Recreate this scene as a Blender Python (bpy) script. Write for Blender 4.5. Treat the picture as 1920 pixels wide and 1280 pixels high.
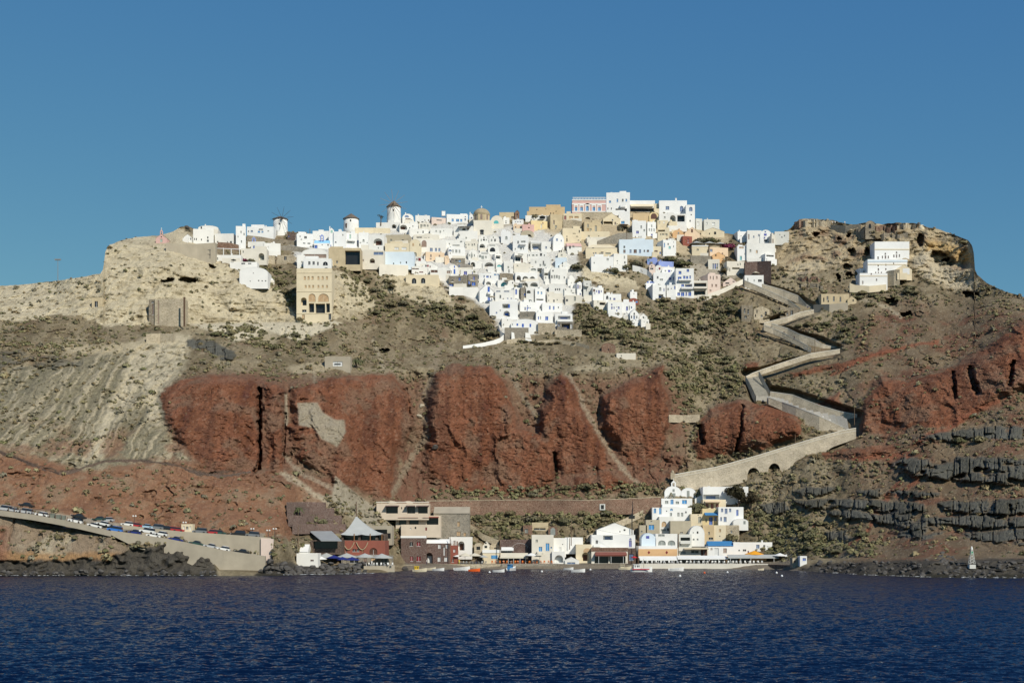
import bpy, bmesh, math, random
import numpy as np
from math import radians, sin, cos, pi
from mathutils import Vector, Matrix

# ------------------------------------------------------------------ scene, camera, sky, sun
for o in list(bpy.data.objects):
    bpy.data.objects.remove(o)
SC = bpy.context.scene
COL = SC.collection
F = 2600.0            # focal length in photo pixels (1920 wide)
HZ = 1000.0           # photo row of the horizon
CH = 12.0             # camera height above the water (ferry deck), metres

cam_data = bpy.data.cameras.new('camera')
cam = bpy.data.objects.new('camera', cam_data)
COL.objects.link(cam)
cam.location = (0, 0, CH)
cam.rotation_euler = (radians(90), 0, 0)
cam_data.sensor_width = 36.0
cam_data.lens = 36.0 * F / 1920.0
cam_data.shift_y = (HZ - 640.0) / 1920.0
cam_data.clip_start = 1.0
cam_data.clip_end = 20000.0
SC.camera = cam

SUN_DIR = Vector((0.44, -0.66, 0.60)).normalized()
SUN_EL = math.asin(SUN_DIR.z)
SUN_ROT = math.atan2(SUN_DIR.x, SUN_DIR.y)
world = bpy.data.worlds.new('World')
SC.world = world
world.use_nodes = True
wn, wl = world.node_tree.nodes, world.node_tree.links
wn.clear()
w_out = wn.new('ShaderNodeOutputWorld')
w_bg = wn.new('ShaderNodeBackground')
w_sky = wn.new('ShaderNodeTexSky')
w_sky.sky_type = 'NISHITA'
w_sky.sun_disc = False
w_sky.sun_elevation = SUN_EL
w_sky.sun_rotation = SUN_ROT
w_sky.altitude = 2500.0
w_sky.air_density = 1.0
w_sky.dust_density = 0.0
w_sky.ozone_density = 3.0
w_bg.inputs['Strength'].default_value = 0.10
# deep polarised blue of the photograph: one colour response for the whole sky
w_sep = wn.new('ShaderNodeSeparateColor'); w_cmb = wn.new('ShaderNodeCombineColor')
wl.new(w_sky.outputs[0], w_sep.inputs[0])
for i_, (g_, k_) in enumerate(((1.0, 0.56), (0.70, 1.21), (0.28, 2.70))):
    pw_ = wn.new('ShaderNodeMath'); pw_.operation = 'POWER'; pw_.inputs[1].default_value = g_
    ml_ = wn.new('ShaderNodeMath'); ml_.operation = 'MULTIPLY'; ml_.inputs[1].default_value = k_
    wl.new(w_sep.outputs[i_], pw_.inputs[0]); wl.new(pw_.outputs[0], ml_.inputs[0]); wl.new(ml_.outputs[0], w_cmb.inputs[i_])
wl.new(w_cmb.outputs[0], w_bg.inputs['Color'])
wl.new(w_bg.outputs[0], w_out.inputs['Surface'])

sun_data = bpy.data.lights.new('sun', 'SUN')
sun_data.energy = 4.5
sun_data.angle = radians(0.53)
sun_data.color = (1.0, 0.935, 0.81)
sun = bpy.data.objects.new('sun', sun_data)
COL.objects.link(sun)
sun.rotation_euler = SUN_DIR.to_track_quat('Z', 'Y').to_euler()
sun.location = (200, -200, 400)

SC.view_settings.view_transform = 'Standard'
SC.view_settings.look = 'None'
SC.view_settings.exposure = 0.0
SC.view_settings.gamma = 1.0
SC.view_settings.use_curve_mapping = False
SC.render.engine = 'CYCLES'
SC.cycles.max_bounces = 5
SC.cycles.diffuse_bounces = 3
SC.cycles.glossy_bounces = 3
SC.cycles.transmission_bounces = 2
SC.cycles.transparent_max_bounces = 4
SC.cycles.caustics_reflective = False
SC.cycles.caustics_refractive = False

RNG = np.random.default_rng(11)
random.seed(5)

# ------------------------------------------------------------------ small tools
def at(px, py, Y):
    """photo pixel + distance in metres -> world point"""
    return Vector(((px - 960.0) / F * Y, Y, CH + (HZ - py) / F * Y))

def zof(py, Y):
    return CH + (HZ - py) / F * Y

_P = RNG.permutation(512)
_P = _P.astype(np.int32)
_G = RNG.normal(size=(512, 3)); _G /= np.linalg.norm(_G, axis=1)[:, None]
_GX, _GYY, _GZ = (np.ascontiguousarray(_G[:, i]).astype(np.float32) for i in range(3))

def perlin(x, y, z):
    x, y, z = np.broadcast_arrays(np.asarray(x, np.float32), np.asarray(y, np.float32), np.asarray(z, np.float32))
    xi, yi, zi = np.floor(x), np.floor(y), np.floor(z)
    xf, yf, zf = x - xi, y - yi, z - zi
    xi, yi, zi = xi.astype(np.int32), yi.astype(np.int32), zi.astype(np.int32)
    u, v, w = (t * t * t * (t * (t * 6 - 15) + 10) for t in (xf, yf, zf))
    out = np.zeros(x.shape, np.float32)
    for dx in (0, 1):
        wx = u if dx else 1 - u
        hx = _P[(xi + dx) & 511]
        for dy in (0, 1):
            wxy = wx * (v if dy else 1 - v)
            hy = _P[(hx + yi + dy) & 511]
            for dz in (0, 1):
                h = _P[(hy + zi + dz) & 511]
                out += wxy * (w if dz else 1 - w) * (_GX[h] * (xf - dx) + _GYY[h] * (yf - dy) + _GZ[h] * (zf - dz))
    return out * np.float32(1.6)

def fbm(x, y, z, octv=4, lac=2.0, gain=0.5):
    a, s, o = 1.0, 0.0, 0.0
    for i in range(octv):
        s = s + a * perlin(x + 17.3 * i, y - 9.1 * i, z + 4.7 * i)
        o += a; a *= gain
        x, y, z = x * lac, y * lac, z * lac
    return s / o

def sstep(e0, e1, x):
    t = np.clip((x - e0) / (e1 - e0), 0, 1)
    return t * t * (3 - 2 * t)

def poly_sd(px, py, poly, margin=40):
    """signed distance in photo pixels, negative inside; far points get +margin"""
    P = np.array(poly, float)
    out = np.full(px.shape, float(margin))
    m = (px > P[:, 0].min() - margin) & (px < P[:, 0].max() + margin) & (py > P[:, 1].min() - margin) & (py < P[:, 1].max() + margin)
    x, y = px[m], py[m]
    if x.size == 0:
        return out
    d = np.full(x.shape, 1e9)
    inside = np.zeros(x.shape, bool)
    n = len(P)
    for i in range(n):
        a, b = P[i], P[(i + 1) % n]
        e = b - a
        L = max(e @ e, 1e-9)
        t = np.clip(((x - a[0]) * e[0] + (y - a[1]) * e[1]) / L, 0, 1)
        d = np.minimum(d, (x - a[0] - t * e[0]) ** 2 + (y - a[1] - t * e[1]) ** 2)
        if a[1] != b[1]:
            c = ((a[1] > y) != (b[1] > y)) & (x < e[0] * (y - a[1]) / (b[1] - a[1]) + a[0])
            inside ^= c
    d = np.sqrt(d)
    out[m] = np.minimum(np.where(inside, -d, d), margin)
    return out

def line_d(px, py, pts, margin=30):
    """distance in photo pixels to an open polyline"""
    P = np.array(pts, float)
    out = np.full(px.shape, float(margin))
    m = (px > P[:, 0].min() - margin) & (px < P[:, 0].max() + margin) & (py > P[:, 1].min() - margin) & (py < P[:, 1].max() + margin)
    x, y = px[m], py[m]
    d = np.full(x.shape, 1e9)
    for i in range(len(P) - 1):
        a, b = P[i], P[i + 1]
        e = b - a
        L = max(e @ e, 1e-9)
        t = np.clip(((x - a[0]) * e[0] + (y - a[1]) * e[1]) / L, 0, 1)
        d = np.minimum(d, (x - a[0] - t * e[0]) ** 2 + (y - a[1] - t * e[1]) ** 2)
    out[m] = np.minimum(np.sqrt(d), margin)
    return out

# ------------------------------------------------------------------ materials
MATS = {}
def new_mat(name):
    m = bpy.data.materials.new(name)
    m.use_nodes = True
    nt = m.node_tree
    return m, nt, nt.nodes['Principled BSDF']

def mat(name, col, rough=0.85, var=0.10, scale=0.6, bump=0.0, bscale=3.0, metal=0.0, spec=0.3, dirt=0.0, dcol=(0.3, 0.26, 0.2)):
    """plain procedural material: base colour broken up by object-space noise, optional fine relief and stains"""
    if name in MATS:
        return MATS[name]
    m, nt, b = new_mat(name)
    N, L = nt.nodes, nt.links
    b.inputs['Roughness'].default_value = rough
    b.inputs['Metallic'].default_value = metal
    b.inputs['Specular IOR Level'].default_value = spec
    geo = N.new('ShaderNodeNewGeometry')
    n1 = N.new('ShaderNodeTexNoise'); n1.inputs['Scale'].default_value = scale; n1.inputs['Detail'].default_value = 5
    L.new(geo.outputs['Position'], n1.inputs['Vector'])
    r = N.new('ShaderNodeMapRange')
    r.inputs[1].default_value = 0.3; r.inputs[2].default_value = 0.7
    r.inputs[3].default_value = 1 - var; r.inputs[4].default_value = 1 + var * 0.6
    L.new(n1.outputs['Fac'], r.inputs[0])
    mx = N.new('ShaderNodeMix'); mx.data_type = 'RGBA'; mx.blend_type = 'MULTIPLY'; mx.inputs[0].default_value = 1
    mx.inputs[6].default_value = (*col, 1)
    cb = N.new('ShaderNodeCombineColor')
    for i in range(3):
        L.new(r.outputs[0], cb.inputs[i])
    L.new(cb.outputs[0], mx.inputs[7])
    out = mx.outputs[2]
    if dirt > 0:
        n2 = N.new('ShaderNodeTexNoise'); n2.inputs['Scale'].default_value = scale * 0.35; n2.inputs['Detail'].default_value = 7
        n2.inputs['Roughness'].default_value = 0.7
        mp = N.new('ShaderNodeMapping'); mp.inputs['Scale'].default_value = (1, 1, 0.35); mp.inputs['Location'].default_value = (31, 7, 3)
        L.new(geo.outputs['Position'], mp.inputs['Vector']); L.new(mp.outputs[0], n2.inputs['Vector'])
        r2 = N.new('ShaderNodeMapRange'); r2.inputs[1].default_value = 0.5; r2.inputs[2].default_value = 0.72; r2.inputs[4].default_value = dirt
        L.new(n2.outputs['Fac'], r2.inputs[0])
        m2 = N.new('ShaderNodeMix'); m2.data_type = 'RGBA'
        L.new(r2.outputs[0], m2.inputs[0]); L.new(out, m2.inputs[6]); m2.inputs[7].default_value = (*dcol, 1)
        out = m2.outputs[2]
    L.new(out, b.inputs['Base Color'])
    if bump > 0:
        n3 = N.new('ShaderNodeTexNoise'); n3.inputs['Scale'].default_value = bscale; n3.inputs['Detail'].default_value = 4
        L.new(geo.outputs['Position'], n3.inputs['Vector'])
        bp = N.new('ShaderNodeBump'); bp.inputs['Strength'].default_value = bump; bp.inputs['Distance'].default_value = 0.3
        L.new(n3.outputs['Fac'], bp.inputs['Height']); L.new(bp.outputs[0], b.inputs['Normal'])
    MATS[name] = m
    return m

def mat_masonry(name, c1, c2, joint, size=0.5, bump=0.6):
    """rubble stonework too small to pick apart: cells of two colours with paler joints"""
    if name in MATS:
        return MATS[name]
    m, nt, b = new_mat(name)
    N, L = nt.nodes, nt.links
    b.inputs['Roughness'].default_value = 0.92
    b.inputs['Specular IOR Level'].default_value = 0.15
    geo = N.new('ShaderNodeNewGeometry')
    mp = N.new('ShaderNodeMapping'); mp.inputs['Scale'].default_value = (1, 1, 1.5)
    L.new(geo.outputs['Position'], mp.inputs['Vector'])
    v = N.new('ShaderNodeTexVoronoi'); v.inputs['Scale'].default_value = 1 / size
    L.new(mp.outputs[0], v.inputs['Vector'])
    v2 = N.new('ShaderNodeTexVoronoi'); v2.feature = 'DISTANCE_TO_EDGE'; v2.inputs['Scale'].default_value = 1 / size
    L.new(mp.outputs[0], v2.inputs['Vector'])
    sep = N.new('ShaderNodeSeparateColor'); L.new(v.outputs['Color'], sep.inputs[0])
    cr = N.new('ShaderNodeMix'); cr.data_type = 'RGBA'
    L.new(sep.outputs[0], cr.inputs[0]); cr.inputs[6].default_value = (*c1, 1); cr.inputs[7].default_value = (*c2, 1)
    nz = N.new('ShaderNodeTexNoise'); nz.inputs['Scale'].default_value = 0.25; nz.inputs['Detail'].default_value = 5
    L.new(geo.outputs['Position'], nz.inputs['Vector'])
    r0 = N.new('ShaderNodeMapRange'); r0.inputs[1].default_value = 0.3; r0.inputs[2].default_value = 0.7; r0.inputs[3].default_value = 0.7; r0.inputs[4].default_value = 1.2
    L.new(nz.outputs['Fac'], r0.inputs[0])
    mm = N.new('ShaderNodeVectorMath'); mm.operation = 'SCALE'
    L.new(cr.outputs[2], mm.inputs[0]); L.new(r0.outputs[0], mm.inputs['Scale'])
    r = N.new('ShaderNodeMapRange'); r.inputs[1].default_value = 0.03; r.inputs[2].default_value = 0.10
    L.new(v2.outputs['Distance'], r.inputs[0])
    jm = N.new('ShaderNodeMix'); jm.data_type = 'RGBA'
    L.new(r.outputs[0], jm.inputs[0]); jm.inputs[6].default_value = (*joint, 1); L.new(mm.outputs[0], jm.inputs[7])
    L.new(jm.outputs[2], b.inputs['Base Color'])
    bp = N.new('ShaderNodeBump'); bp.inputs['Strength'].default_value = bump; bp.inputs['Distance'].default_value = 0.2
    L.new(r.outputs[0], bp.inputs['Height']); L.new(bp.outputs[0], b.inputs['Normal'])
    MATS[name] = m
    return m

def mat_vcol(name, rough=0.95, bump=0.8, bscale=1.2, var=0.25, spec=0.1, fine=6.0):
    """material for terrain and foliage: colour from the mesh's own 'Col' attribute, broken up by noise"""
    if name in MATS:
        return MATS[name]
    m, nt, b = new_mat(name)
    N, L = nt.nodes, nt.links
    b.inputs['Roughness'].default_value = rough
    b.inputs['Specular IOR Level'].default_value = spec
    a = N.new('ShaderNodeAttribute'); a.attribute_name = 'Col'
    geo = N.new('ShaderNodeNewGeometry')
    n1 = N.new('ShaderNodeTexNoise'); n1.inputs['Scale'].default_value = bscale; n1.inputs['Detail'].default_value = 8; n1.inputs['Roughness'].default_value = 0.65
    L.new(geo.outputs['Position'], n1.inputs['Vector'])
    n2 = N.new('ShaderNodeTexNoise'); n2.inputs['Scale'].default_value = fine; n2.inputs['Detail'].default_value = 3
    L.new(geo.outputs['Position'], n2.inputs['Vector'])
    ad = N.new('ShaderNodeMath'); ad.operation = 'ADD'; L.new(n1.outputs['Fac'], ad.inputs[0]); L.new(n2.outputs['Fac'], ad.inputs[1])
    r = N.new('ShaderNodeMapRange'); r.inputs[1].default_value = 0.7; r.inputs[2].default_value = 1.3
    r.inputs[3].default_value = 1 - var; r.inputs[4].default_value = 1 + var
    L.new(ad.outputs[0], r.inputs[0])
    mm = N.new('ShaderNodeVectorMath'); mm.operation = 'SCALE'
    L.new(a.outputs['Color'], mm.inputs[0]); L.new(r.outputs[0], mm.inputs['Scale'])
    L.new(mm.outputs[0], b.inputs['Base Color'])
    if bump > 0:
        bp = N.new('ShaderNodeBump'); bp.inputs['Strength'].default_value = bump; bp.inputs['Distance'].default_value = 0.5
        L.new(ad.outputs[0], bp.inputs['Height']); L.new(bp.outputs[0], b.inputs['Normal'])
    MATS[name] = m
    return m

# ------------------------------------------------------------------ objects
def link(o, parent=None):
    COL.objects.link(o)
    if parent is not None:
        o.parent = parent
    return o

def tag(o, label=None, cat=None, group=None, kind=None):
    if label: o['label'] = label
    if cat: o['category'] = cat
    if group: o['group'] = group
    if kind: o['kind'] = kind
    return o

def mesh_obj(name, verts, faces, material=None, parent=None, mats=None, fmat=None, smooth=False):
    me = bpy.data.meshes.new(name)
    me.from_pydata([tuple(v) for v in verts], [], faces)
    for m_ in (mats or ([material] if material else [])):
        me.materials.append(m_)
    if fmat is not None:
        me.polygons.foreach_set('material_index', fmat)
    if smooth:
        me.polygons.foreach_set('use_smooth', [True] * len(me.polygons))
    me.update()
    return link(bpy.data.objects.new(name, me), parent)

def grid_mesh(name, co, nr, nc, material, colr=None, smooth=True):
    """big regular grid from numpy arrays"""
    me = bpy.data.meshes.new(name)
    n = nr * nc
    idx = np.arange(n).reshape(nr, nc)
    q = np.stack([idx[:-1, :-1], idx[:-1, 1:], idx[1:, 1:], idx[1:, :-1]], -1).reshape(-1, 4)
    me.vertices.add(n); me.vertices.foreach_set('co', co.reshape(-1).astype(np.float32))
    me.loops.add(q.size); me.loops.foreach_set('vertex_index', q.reshape(-1).astype(np.int32))
    me.polygons.add(len(q))
    me.polygons.foreach_set('loop_start', (np.arange(len(q)) * 4).astype(np.int32))
    me.polygons.foreach_set('use_smooth', np.full(len(q), smooth))
    me.update(calc_edges=True)
    if colr is not None:
        ca = me.color_attributes.new('Col', 'FLOAT_COLOR', 'POINT')
        c4 = np.ones((n, 4), np.float32); c4[:, :3] = colr.reshape(-1, 3)
        ca.data.foreach_set('color', c4.reshape(-1))
    me.materials.append(material)
    return link(bpy.data.objects.new(name, me))

def empty(name, loc, rz=0.0):
    o = bpy.data.objects.new(name, None)
    o.empty_display_size = 0.5
    o.location = loc
    o.rotation_euler = (0, 0, rz)
    return link(o)

class MB:
    """collects simple solids into one mesh"""
    def __init__(self):
        self.v, self.f = [], []
    def add(self, vs, fs):
        n = len(self.v)
        self.v += [tuple(p) for p in vs]
        self.f += [tuple(n + i for i in f) for f in fs]
        return self
    def box(self, x0, x1, y0, y1, z0, z1):
        vs = [(x0, y0, z0), (x1, y0, z0), (x1, y1, z0), (x0, y1, z0), (x0, y0, z1), (x1, y0, z1), (x1, y1, z1), (x0, y1, z1)]
        return self.add(vs, [(0, 3, 2, 1), (4, 5, 6, 7), (0, 1, 5, 4), (1, 2, 6, 5), (2, 3, 7, 6), (3, 0, 4, 7)])
    def hexa(self, bot, top):
        return self.add(list(bot) + list(top), [(0, 3, 2, 1), (4, 5, 6, 7), (0, 1, 5, 4), (1, 2, 6, 5), (2, 3, 7, 6), (3, 0, 4, 7)])
    def prism(self, prof, axis, a, b):
        """prof: list of 2-D points counter-clockwise; axis 'y': (x,z) extruded in y; 'x': (y,z) extruded in x; 'z': (x,y)"""
        def P(p, t):
            return {'y': (p[0], t, p[1]), 'x': (t, p[0], p[1]), 'z': (p[0], p[1], t)}[axis]
        n = len(prof)
        vs = [P(p, a) for p in prof] + [P(p, b) for p in prof]
        fs = [tuple(range(n)), tuple(range(2 * n - 1, n - 1, -1))]
        fs += [((i + 1) % n, i, n + i, n + (i + 1) % n) for i in range(n)]
        return self.add(vs, fs)
    def bar(self, p, q, r, n=5, r2=None):
        p, q = Vector(p), Vector(q)
        d = (q - p)
        if d.length < 1e-6: return self
        d.normalize()
        u = d.cross(Vector((0, 0, 1)))
        if u.length < 1e-3: u = Vector((1, 0, 0))
        u.normalize(); w = d.cross(u)
        r2 = r if r2 is None else r2
        vs = [p + (u * cos(2 * pi * i / n) + w * sin(2 * pi * i / n)) * r for i in range(n)]
        vs += [q + (u * cos(2 * pi * i / n) + w * sin(2 * pi * i / n)) * r2 for i in range(n)]
        fs = [tuple(range(n - 1, -1, -1)), tuple(range(n, 2 * n))] + [(i, (i + 1) % n, n + (i + 1) % n, n + i) for i in range(n)]
        return self.add(vs, fs)
    def lathe(self, prof, n=20, cx=0, cy=0, cap=True):
        """prof: (radius, z) from bottom to top"""
        vs, fs = [], []
        for r, z in prof:
            for i in range(n):
                vs.append((cx + r * cos(2 * pi * i / n), cy + r * sin(2 * pi * i / n), z))
        for k in range(len(prof) - 1):
            for i in range(n):
                j = (i + 1) % n
                fs.append((k * n + i, k * n + j, (k + 1) * n + j, (k + 1) * n + i))
        if cap:
            fs.append(tuple(range(n - 1, -1, -1)))
            fs.append(tuple(range((len(prof) - 1) * n, len(prof) * n)))
        return self.add(vs, fs)
    def build(self, name, material, parent=None, smooth=False):
        return mesh_obj(name, self.v, self.f, material, parent, smooth=smooth)
# ------------------------------------------------------------------ terrain: profiles of distance against photo row
PROFILES = {
    -320: [(1090, 385), (1078, 396), (1060, 398), (950, 404), (940, 408), (936, 416), (925, 420), (880, 432), (800, 455), (700, 490), (640, 515), (610, 530), (590, 545), (520, 580)],
    0:    [(1090, 385), (1079, 395), (1060, 398), (962, 404), (956, 406), (953.5, 414), (940, 418), (880, 432), (800, 455), (700, 490), (640, 515), (605, 535), (590, 545), (530, 580)],
    200:  [(1090, 385), (1079, 395), (1060, 398), (1000, 402), (993, 405), (989, 412), (970, 418), (900, 432), (800, 460), (700, 492), (640, 518), (608, 535), (560, 548), (500, 560), (455, 575), (440, 600)],
    300:  [(1090, 385), (1079, 395), (1060, 398), (1010, 402), (1007, 404), (1006, 410), (991, 411.5), (990, 419), (975, 421), (880, 440), (800, 462), (700, 494), (640, 520), (608, 540), (560, 550), (500, 560), (460, 580), (430, 620)],
    420:  [(1090, 385), (1079, 396), (1060, 400), (1034, 403), (1031, 405), (1028, 410), (1004, 411.5), (1001, 419), (985, 421), (880, 448), (800, 464), (720, 480), (690, 500), (640, 530), (612, 545), (606, 560), (560, 565), (500, 580), (450, 610), (430, 640)],
    520:  [(1090, 385), (1078, 398), (1062, 404), (1045, 408), (1008, 414), (1004, 424), (985, 427), (880, 460), (800, 476), (720, 492), (690, 510), (640, 540), (612, 552), (604, 562), (560, 570), (500, 592), (440, 635)],
    570:  [(1090, 390), (1077, 403), (1066, 407), (1060, 426), (1050, 431), (1018, 434), (1000, 446), (950, 456), (880, 466), (800, 482), (715, 500), (690, 515), (640, 542), (612, 553), (604, 562), (560, 572), (500, 592), (440, 638)],
    620:  [(1090, 392), (1077, 405), (1066, 409), (1062, 438), (1040, 446), (1000, 453), (950, 460), (880, 472), (800, 488), (710, 508), (680, 525), (620, 550), (600, 560), (540, 575), (500, 592), (440, 640)],
    700:  [(1090, 400), (1073, 427), (1067, 432), (1063, 452), (1040, 458), (1000, 466), (940, 480), (880, 492), (800, 505), (700, 525), (680, 540), (620, 570), (560, 590), (500, 606), (430, 650)],
    780:  [(1090, 420), (1068, 459), (1060, 462), (1055, 474), (1000, 484), (955, 492), (930, 500), (800, 520), (690, 540), (640, 570), (560, 596), (500, 614), (415, 658)],
    900:  [(1090, 430), (1066, 472), (1058, 474), (1052, 486), (1000, 494), (958, 502), (935, 504), (930, 508), (690, 545), (640, 578), (560, 600), (500, 618), (408, 662)],
    1080: [(1090, 430), (1066, 473), (1058, 475), (1052, 487), (1000, 496), (958, 504), (935, 506), (930, 510), (700, 546), (640, 580), (560, 604), (500, 622), (400, 664)],
    1240: [(1090, 430), (1066, 473), (1058, 475), (1052, 486), (1000, 500), (940, 514), (890, 522), (700, 552), (640, 582), (560, 608), (500, 628), (392, 668)],
    1340: [(1090, 430), (1066, 473), (1058, 475), (1052, 485), (1000, 500), (940, 514), (880, 526), (770, 548), (700, 566), (640, 588), (560, 612), (500, 632), (425, 668)],
    1440: [(1090, 430), (1067, 468), (1058, 471), (1050, 478), (1000, 490), (900, 512), (800, 536), (700, 562), (640, 582), (560, 608), (500, 630), (425, 660)],
    1540: [(1090, 405), (1072, 432), (1058, 445), (1046, 458), (1000, 474), (900, 500), (800, 526), (700, 552), (640, 572), (560, 602), (500, 625), (410, 652)],
    1640: [(1090, 370), (1078, 398), (1055, 412), (1045, 432), (1000, 456), (900, 486), (810, 512), (700, 540), (640, 562), (560, 596), (520, 612), (420, 632)],
    1760: [(1090, 365), (1082, 379), (1052, 392), (1042, 412), (1000, 438), (900, 470), (800, 498), (700, 528), (640, 552), (560, 590), (520, 604), (430, 622)],
    1920: [(1090, 365), (1083, 376), (1050, 386), (1042, 402), (1000, 424), (900, 454), (800, 484), (720, 506), (600, 540), (555, 570)],
    2240: [(1090, 360), (1083, 372), (1050, 380), (1042, 392), (1000, 408), (900, 436), (800, 466), (720, 488), (640, 520)],
}
SILH = [(-320, 560), (-100, 545), (0, 536), (45, 533), (110, 526), (150, 520), (188, 513), (194, 503), (197, 472), (205, 459), (225, 452), (240, 447), (262, 444),
        (300, 441), (325, 434), (338, 426), (352, 424), (375, 432), (400, 440), (440, 445), (500, 440), (540, 434), (600, 440), (650, 434), (700, 427), (740, 420), (800, 417),
        (860, 415), (900, 417), (950, 412), (1000, 409), (1060, 405), (1100, 398), (1150, 396), (1250, 398), (1300, 418), (1350, 436), (1380, 440),
        (1400, 446), (1430, 440), (1470, 436), (1482, 428), (1492, 416), (1502, 411), (1525, 410), (1560, 413), (1580, 418), (1600, 421), (1622, 417), (1632, 414), (1642, 419), (1655, 421),
        (1680, 417), (1720, 419), (1738, 426), (1760, 430), (1790, 440), (1815, 450), (1823, 460), (1827, 480), (1826, 500), (1832, 515), (1850, 530),
        (1880, 545), (1920, 557), (2000, 585), (2240, 650)]

PX0, PX1, DPX = -280, 2200, 2.2
NC = int((PX1 - PX0) / DPX) + 1
NR = 380
gpx = np.linspace(PX0, PX1, NC)
silh = np.interp(gpx, [p[0] for p in SILH], [p[1] for p in SILH])
_z0 = np.zeros(NC)
silh = silh + 2.0 * fbm(gpx / 14.0, _z0 + 3.3, _z0, 4) * np.where((gpx > 400) & (gpx < 1480), 0.3, 1.0)
vv = np.linspace(0, 1, NR)
GPX = np.repeat(gpx[None, :], NR, 0)
N1 = 250                     # rows below the fixed level, the rest squeeze in under the skyline
PYF = 665.0
vrow = np.where(np.arange(NR) < N1, np.arange(NR) / (N1 - 1.0), 1 + (np.arange(NR) - N1 + 1.0) / (NR - N1))
GPY = np.where(vrow[:, None] <= 1, 1087.0 + (PYF - 1087.0) * vrow[:, None], PYF + (np.minimum(silh, PYF - 5)[None, :] - PYF) * (vrow[:, None] - 1))

def profile_depth(px, py):
    keys = sorted(PROFILES)
    K = len(keys)
    ys = []
    for k in keys:
        pr = sorted(PROFILES[k])
        ys.append(np.interp(py, [p[0] for p in pr], [p[1] for p in pr]))
    ys = np.array(ys)
    t = np.interp(px, keys, np.arange(K))
    i = np.clip(np.floor(t).astype(int), 0, K - 2)
    f = t - i
    f = f * f * (3 - 2 * f)
    a = np.take_along_axis(ys, i[None], 0)[0]
    b = np.take_along_axis(ys, (i + 1)[None], 0)[0]
    return a * (1 - f) + b * f

GY = profile_depth(GPX, GPY)
WX = (GPX - 960) / F * GY
WZ = CH + (HZ - GPY) / F * GY
# noise-warped photo coordinates give natural edges to every zone
_w1 = fbm(WX / 9, GY / 9, WZ / 9, 4); _w2 = fbm(WX / 9 + 40, GY / 9, WZ / 9 + 11, 4)
JX, JY = GPX + 13 * _w1, GPY + 10 * _w2
_f1 = fbm(WX / 2.6 + 5, GY / 2.6, WZ / 2.6, 3); _f2 = fbm(WX / 2.6 + 70, GY / 2.6, WZ / 2.6 + 3, 3)
FX, FY = GPX + 5 * _f1 + 5 * _w1, GPY + 5 * _f2 + 4 * _w2

# red tuff spurs of the cliff: polygon, how far they stand out (m)
SPURS = [
    ([(300, 735), (330, 715), (400, 703), (478, 712), (487, 735), (489, 860), (484, 884), (400, 884), (360, 850), (310, 790)], 5),
    ([(497, 716), (530, 722), (533, 800), (533, 884), (502, 890), (496, 800)], 6),
    ([(545, 730), (600, 712), (655, 705), (735, 702), (768, 740), (776, 800), (745, 850), (735, 900), (735, 935), (700, 925), (640, 905), (560, 860), (540, 800)], 6),
    ([(812, 705), (850, 686), (915, 688), (945, 710), (962, 752), (972, 800), (1010, 815), (1040, 870), (1045, 905), (960, 925), (850, 920), (800, 880), (805, 780)], 9),
    ([(1030, 725), (1052, 700), (1072, 712), (1092, 765), (1128, 830), (1140, 880), (1060, 892), (1010, 840), (1010, 770)], 8),
    ([(1128, 745), (1165, 722), (1215, 702), (1243, 684), (1253, 760), (1258, 800), (1240, 850), (1195, 886), (1155, 835), (1130, 800)], 9),
    ([(1080, 895), (1140, 885), (1180, 905), (1120, 922), (1075, 915)], 3),
    ([(1312, 790), (1330, 766), (1390, 750), (1410, 752), (1475, 765), (1502, 785), (1506, 815), (1440, 838), (1376, 850), (1308, 862), (1300, 835)], 9),
    ([(1612, 800), (1622, 750), (1650, 708), (1700, 716), (1780, 690), (1850, 652), (1900, 610), (1960, 585), (2060, 600), (2060, 720), (1960, 722), (1880, 742), (1800, 800), (1720, 800), (1660, 815), (1616, 808)], 10),
    ([(1390, 690), (1400, 680), (1425, 676), (1422, 692), (1400, 698)], 2.5),
    ([(1476, 700), (1540, 684), (1600, 675), (1660, 650), (1690, 655), (1640, 672), (1580, 690), (1490, 708)], 3),
    ([(1550, 745), (1572, 735), (1580, 760), (1615, 775), (1608, 785), (1565, 775)], 3),
    ([(1540, 850), (1600, 838), (1690, 832), (1660, 856), (1590, 862), (1545, 862)], 3),
]
FISSURES = [([(486, 728), (488, 800), (485, 878), (478, 884)], 3.2, 9), ([(534, 775), (533, 820), (531, 868)], 2.0, 3), ([(760, 730), (772, 790)], 3, 3),
            ([(1786, 700), (1790, 745)], 4, 5), ([(1818, 690), (1832, 735)], 5, 6), ([(1900, 680), (1893, 720)], 4, 5), ([(1392, 760), (1390, 800), (1380, 845)], 3, 4),
            ([(1312, 800), (1318, 830)], 4, 5), ([(1040, 850), (1042, 890)], 3, 4)]
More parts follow.
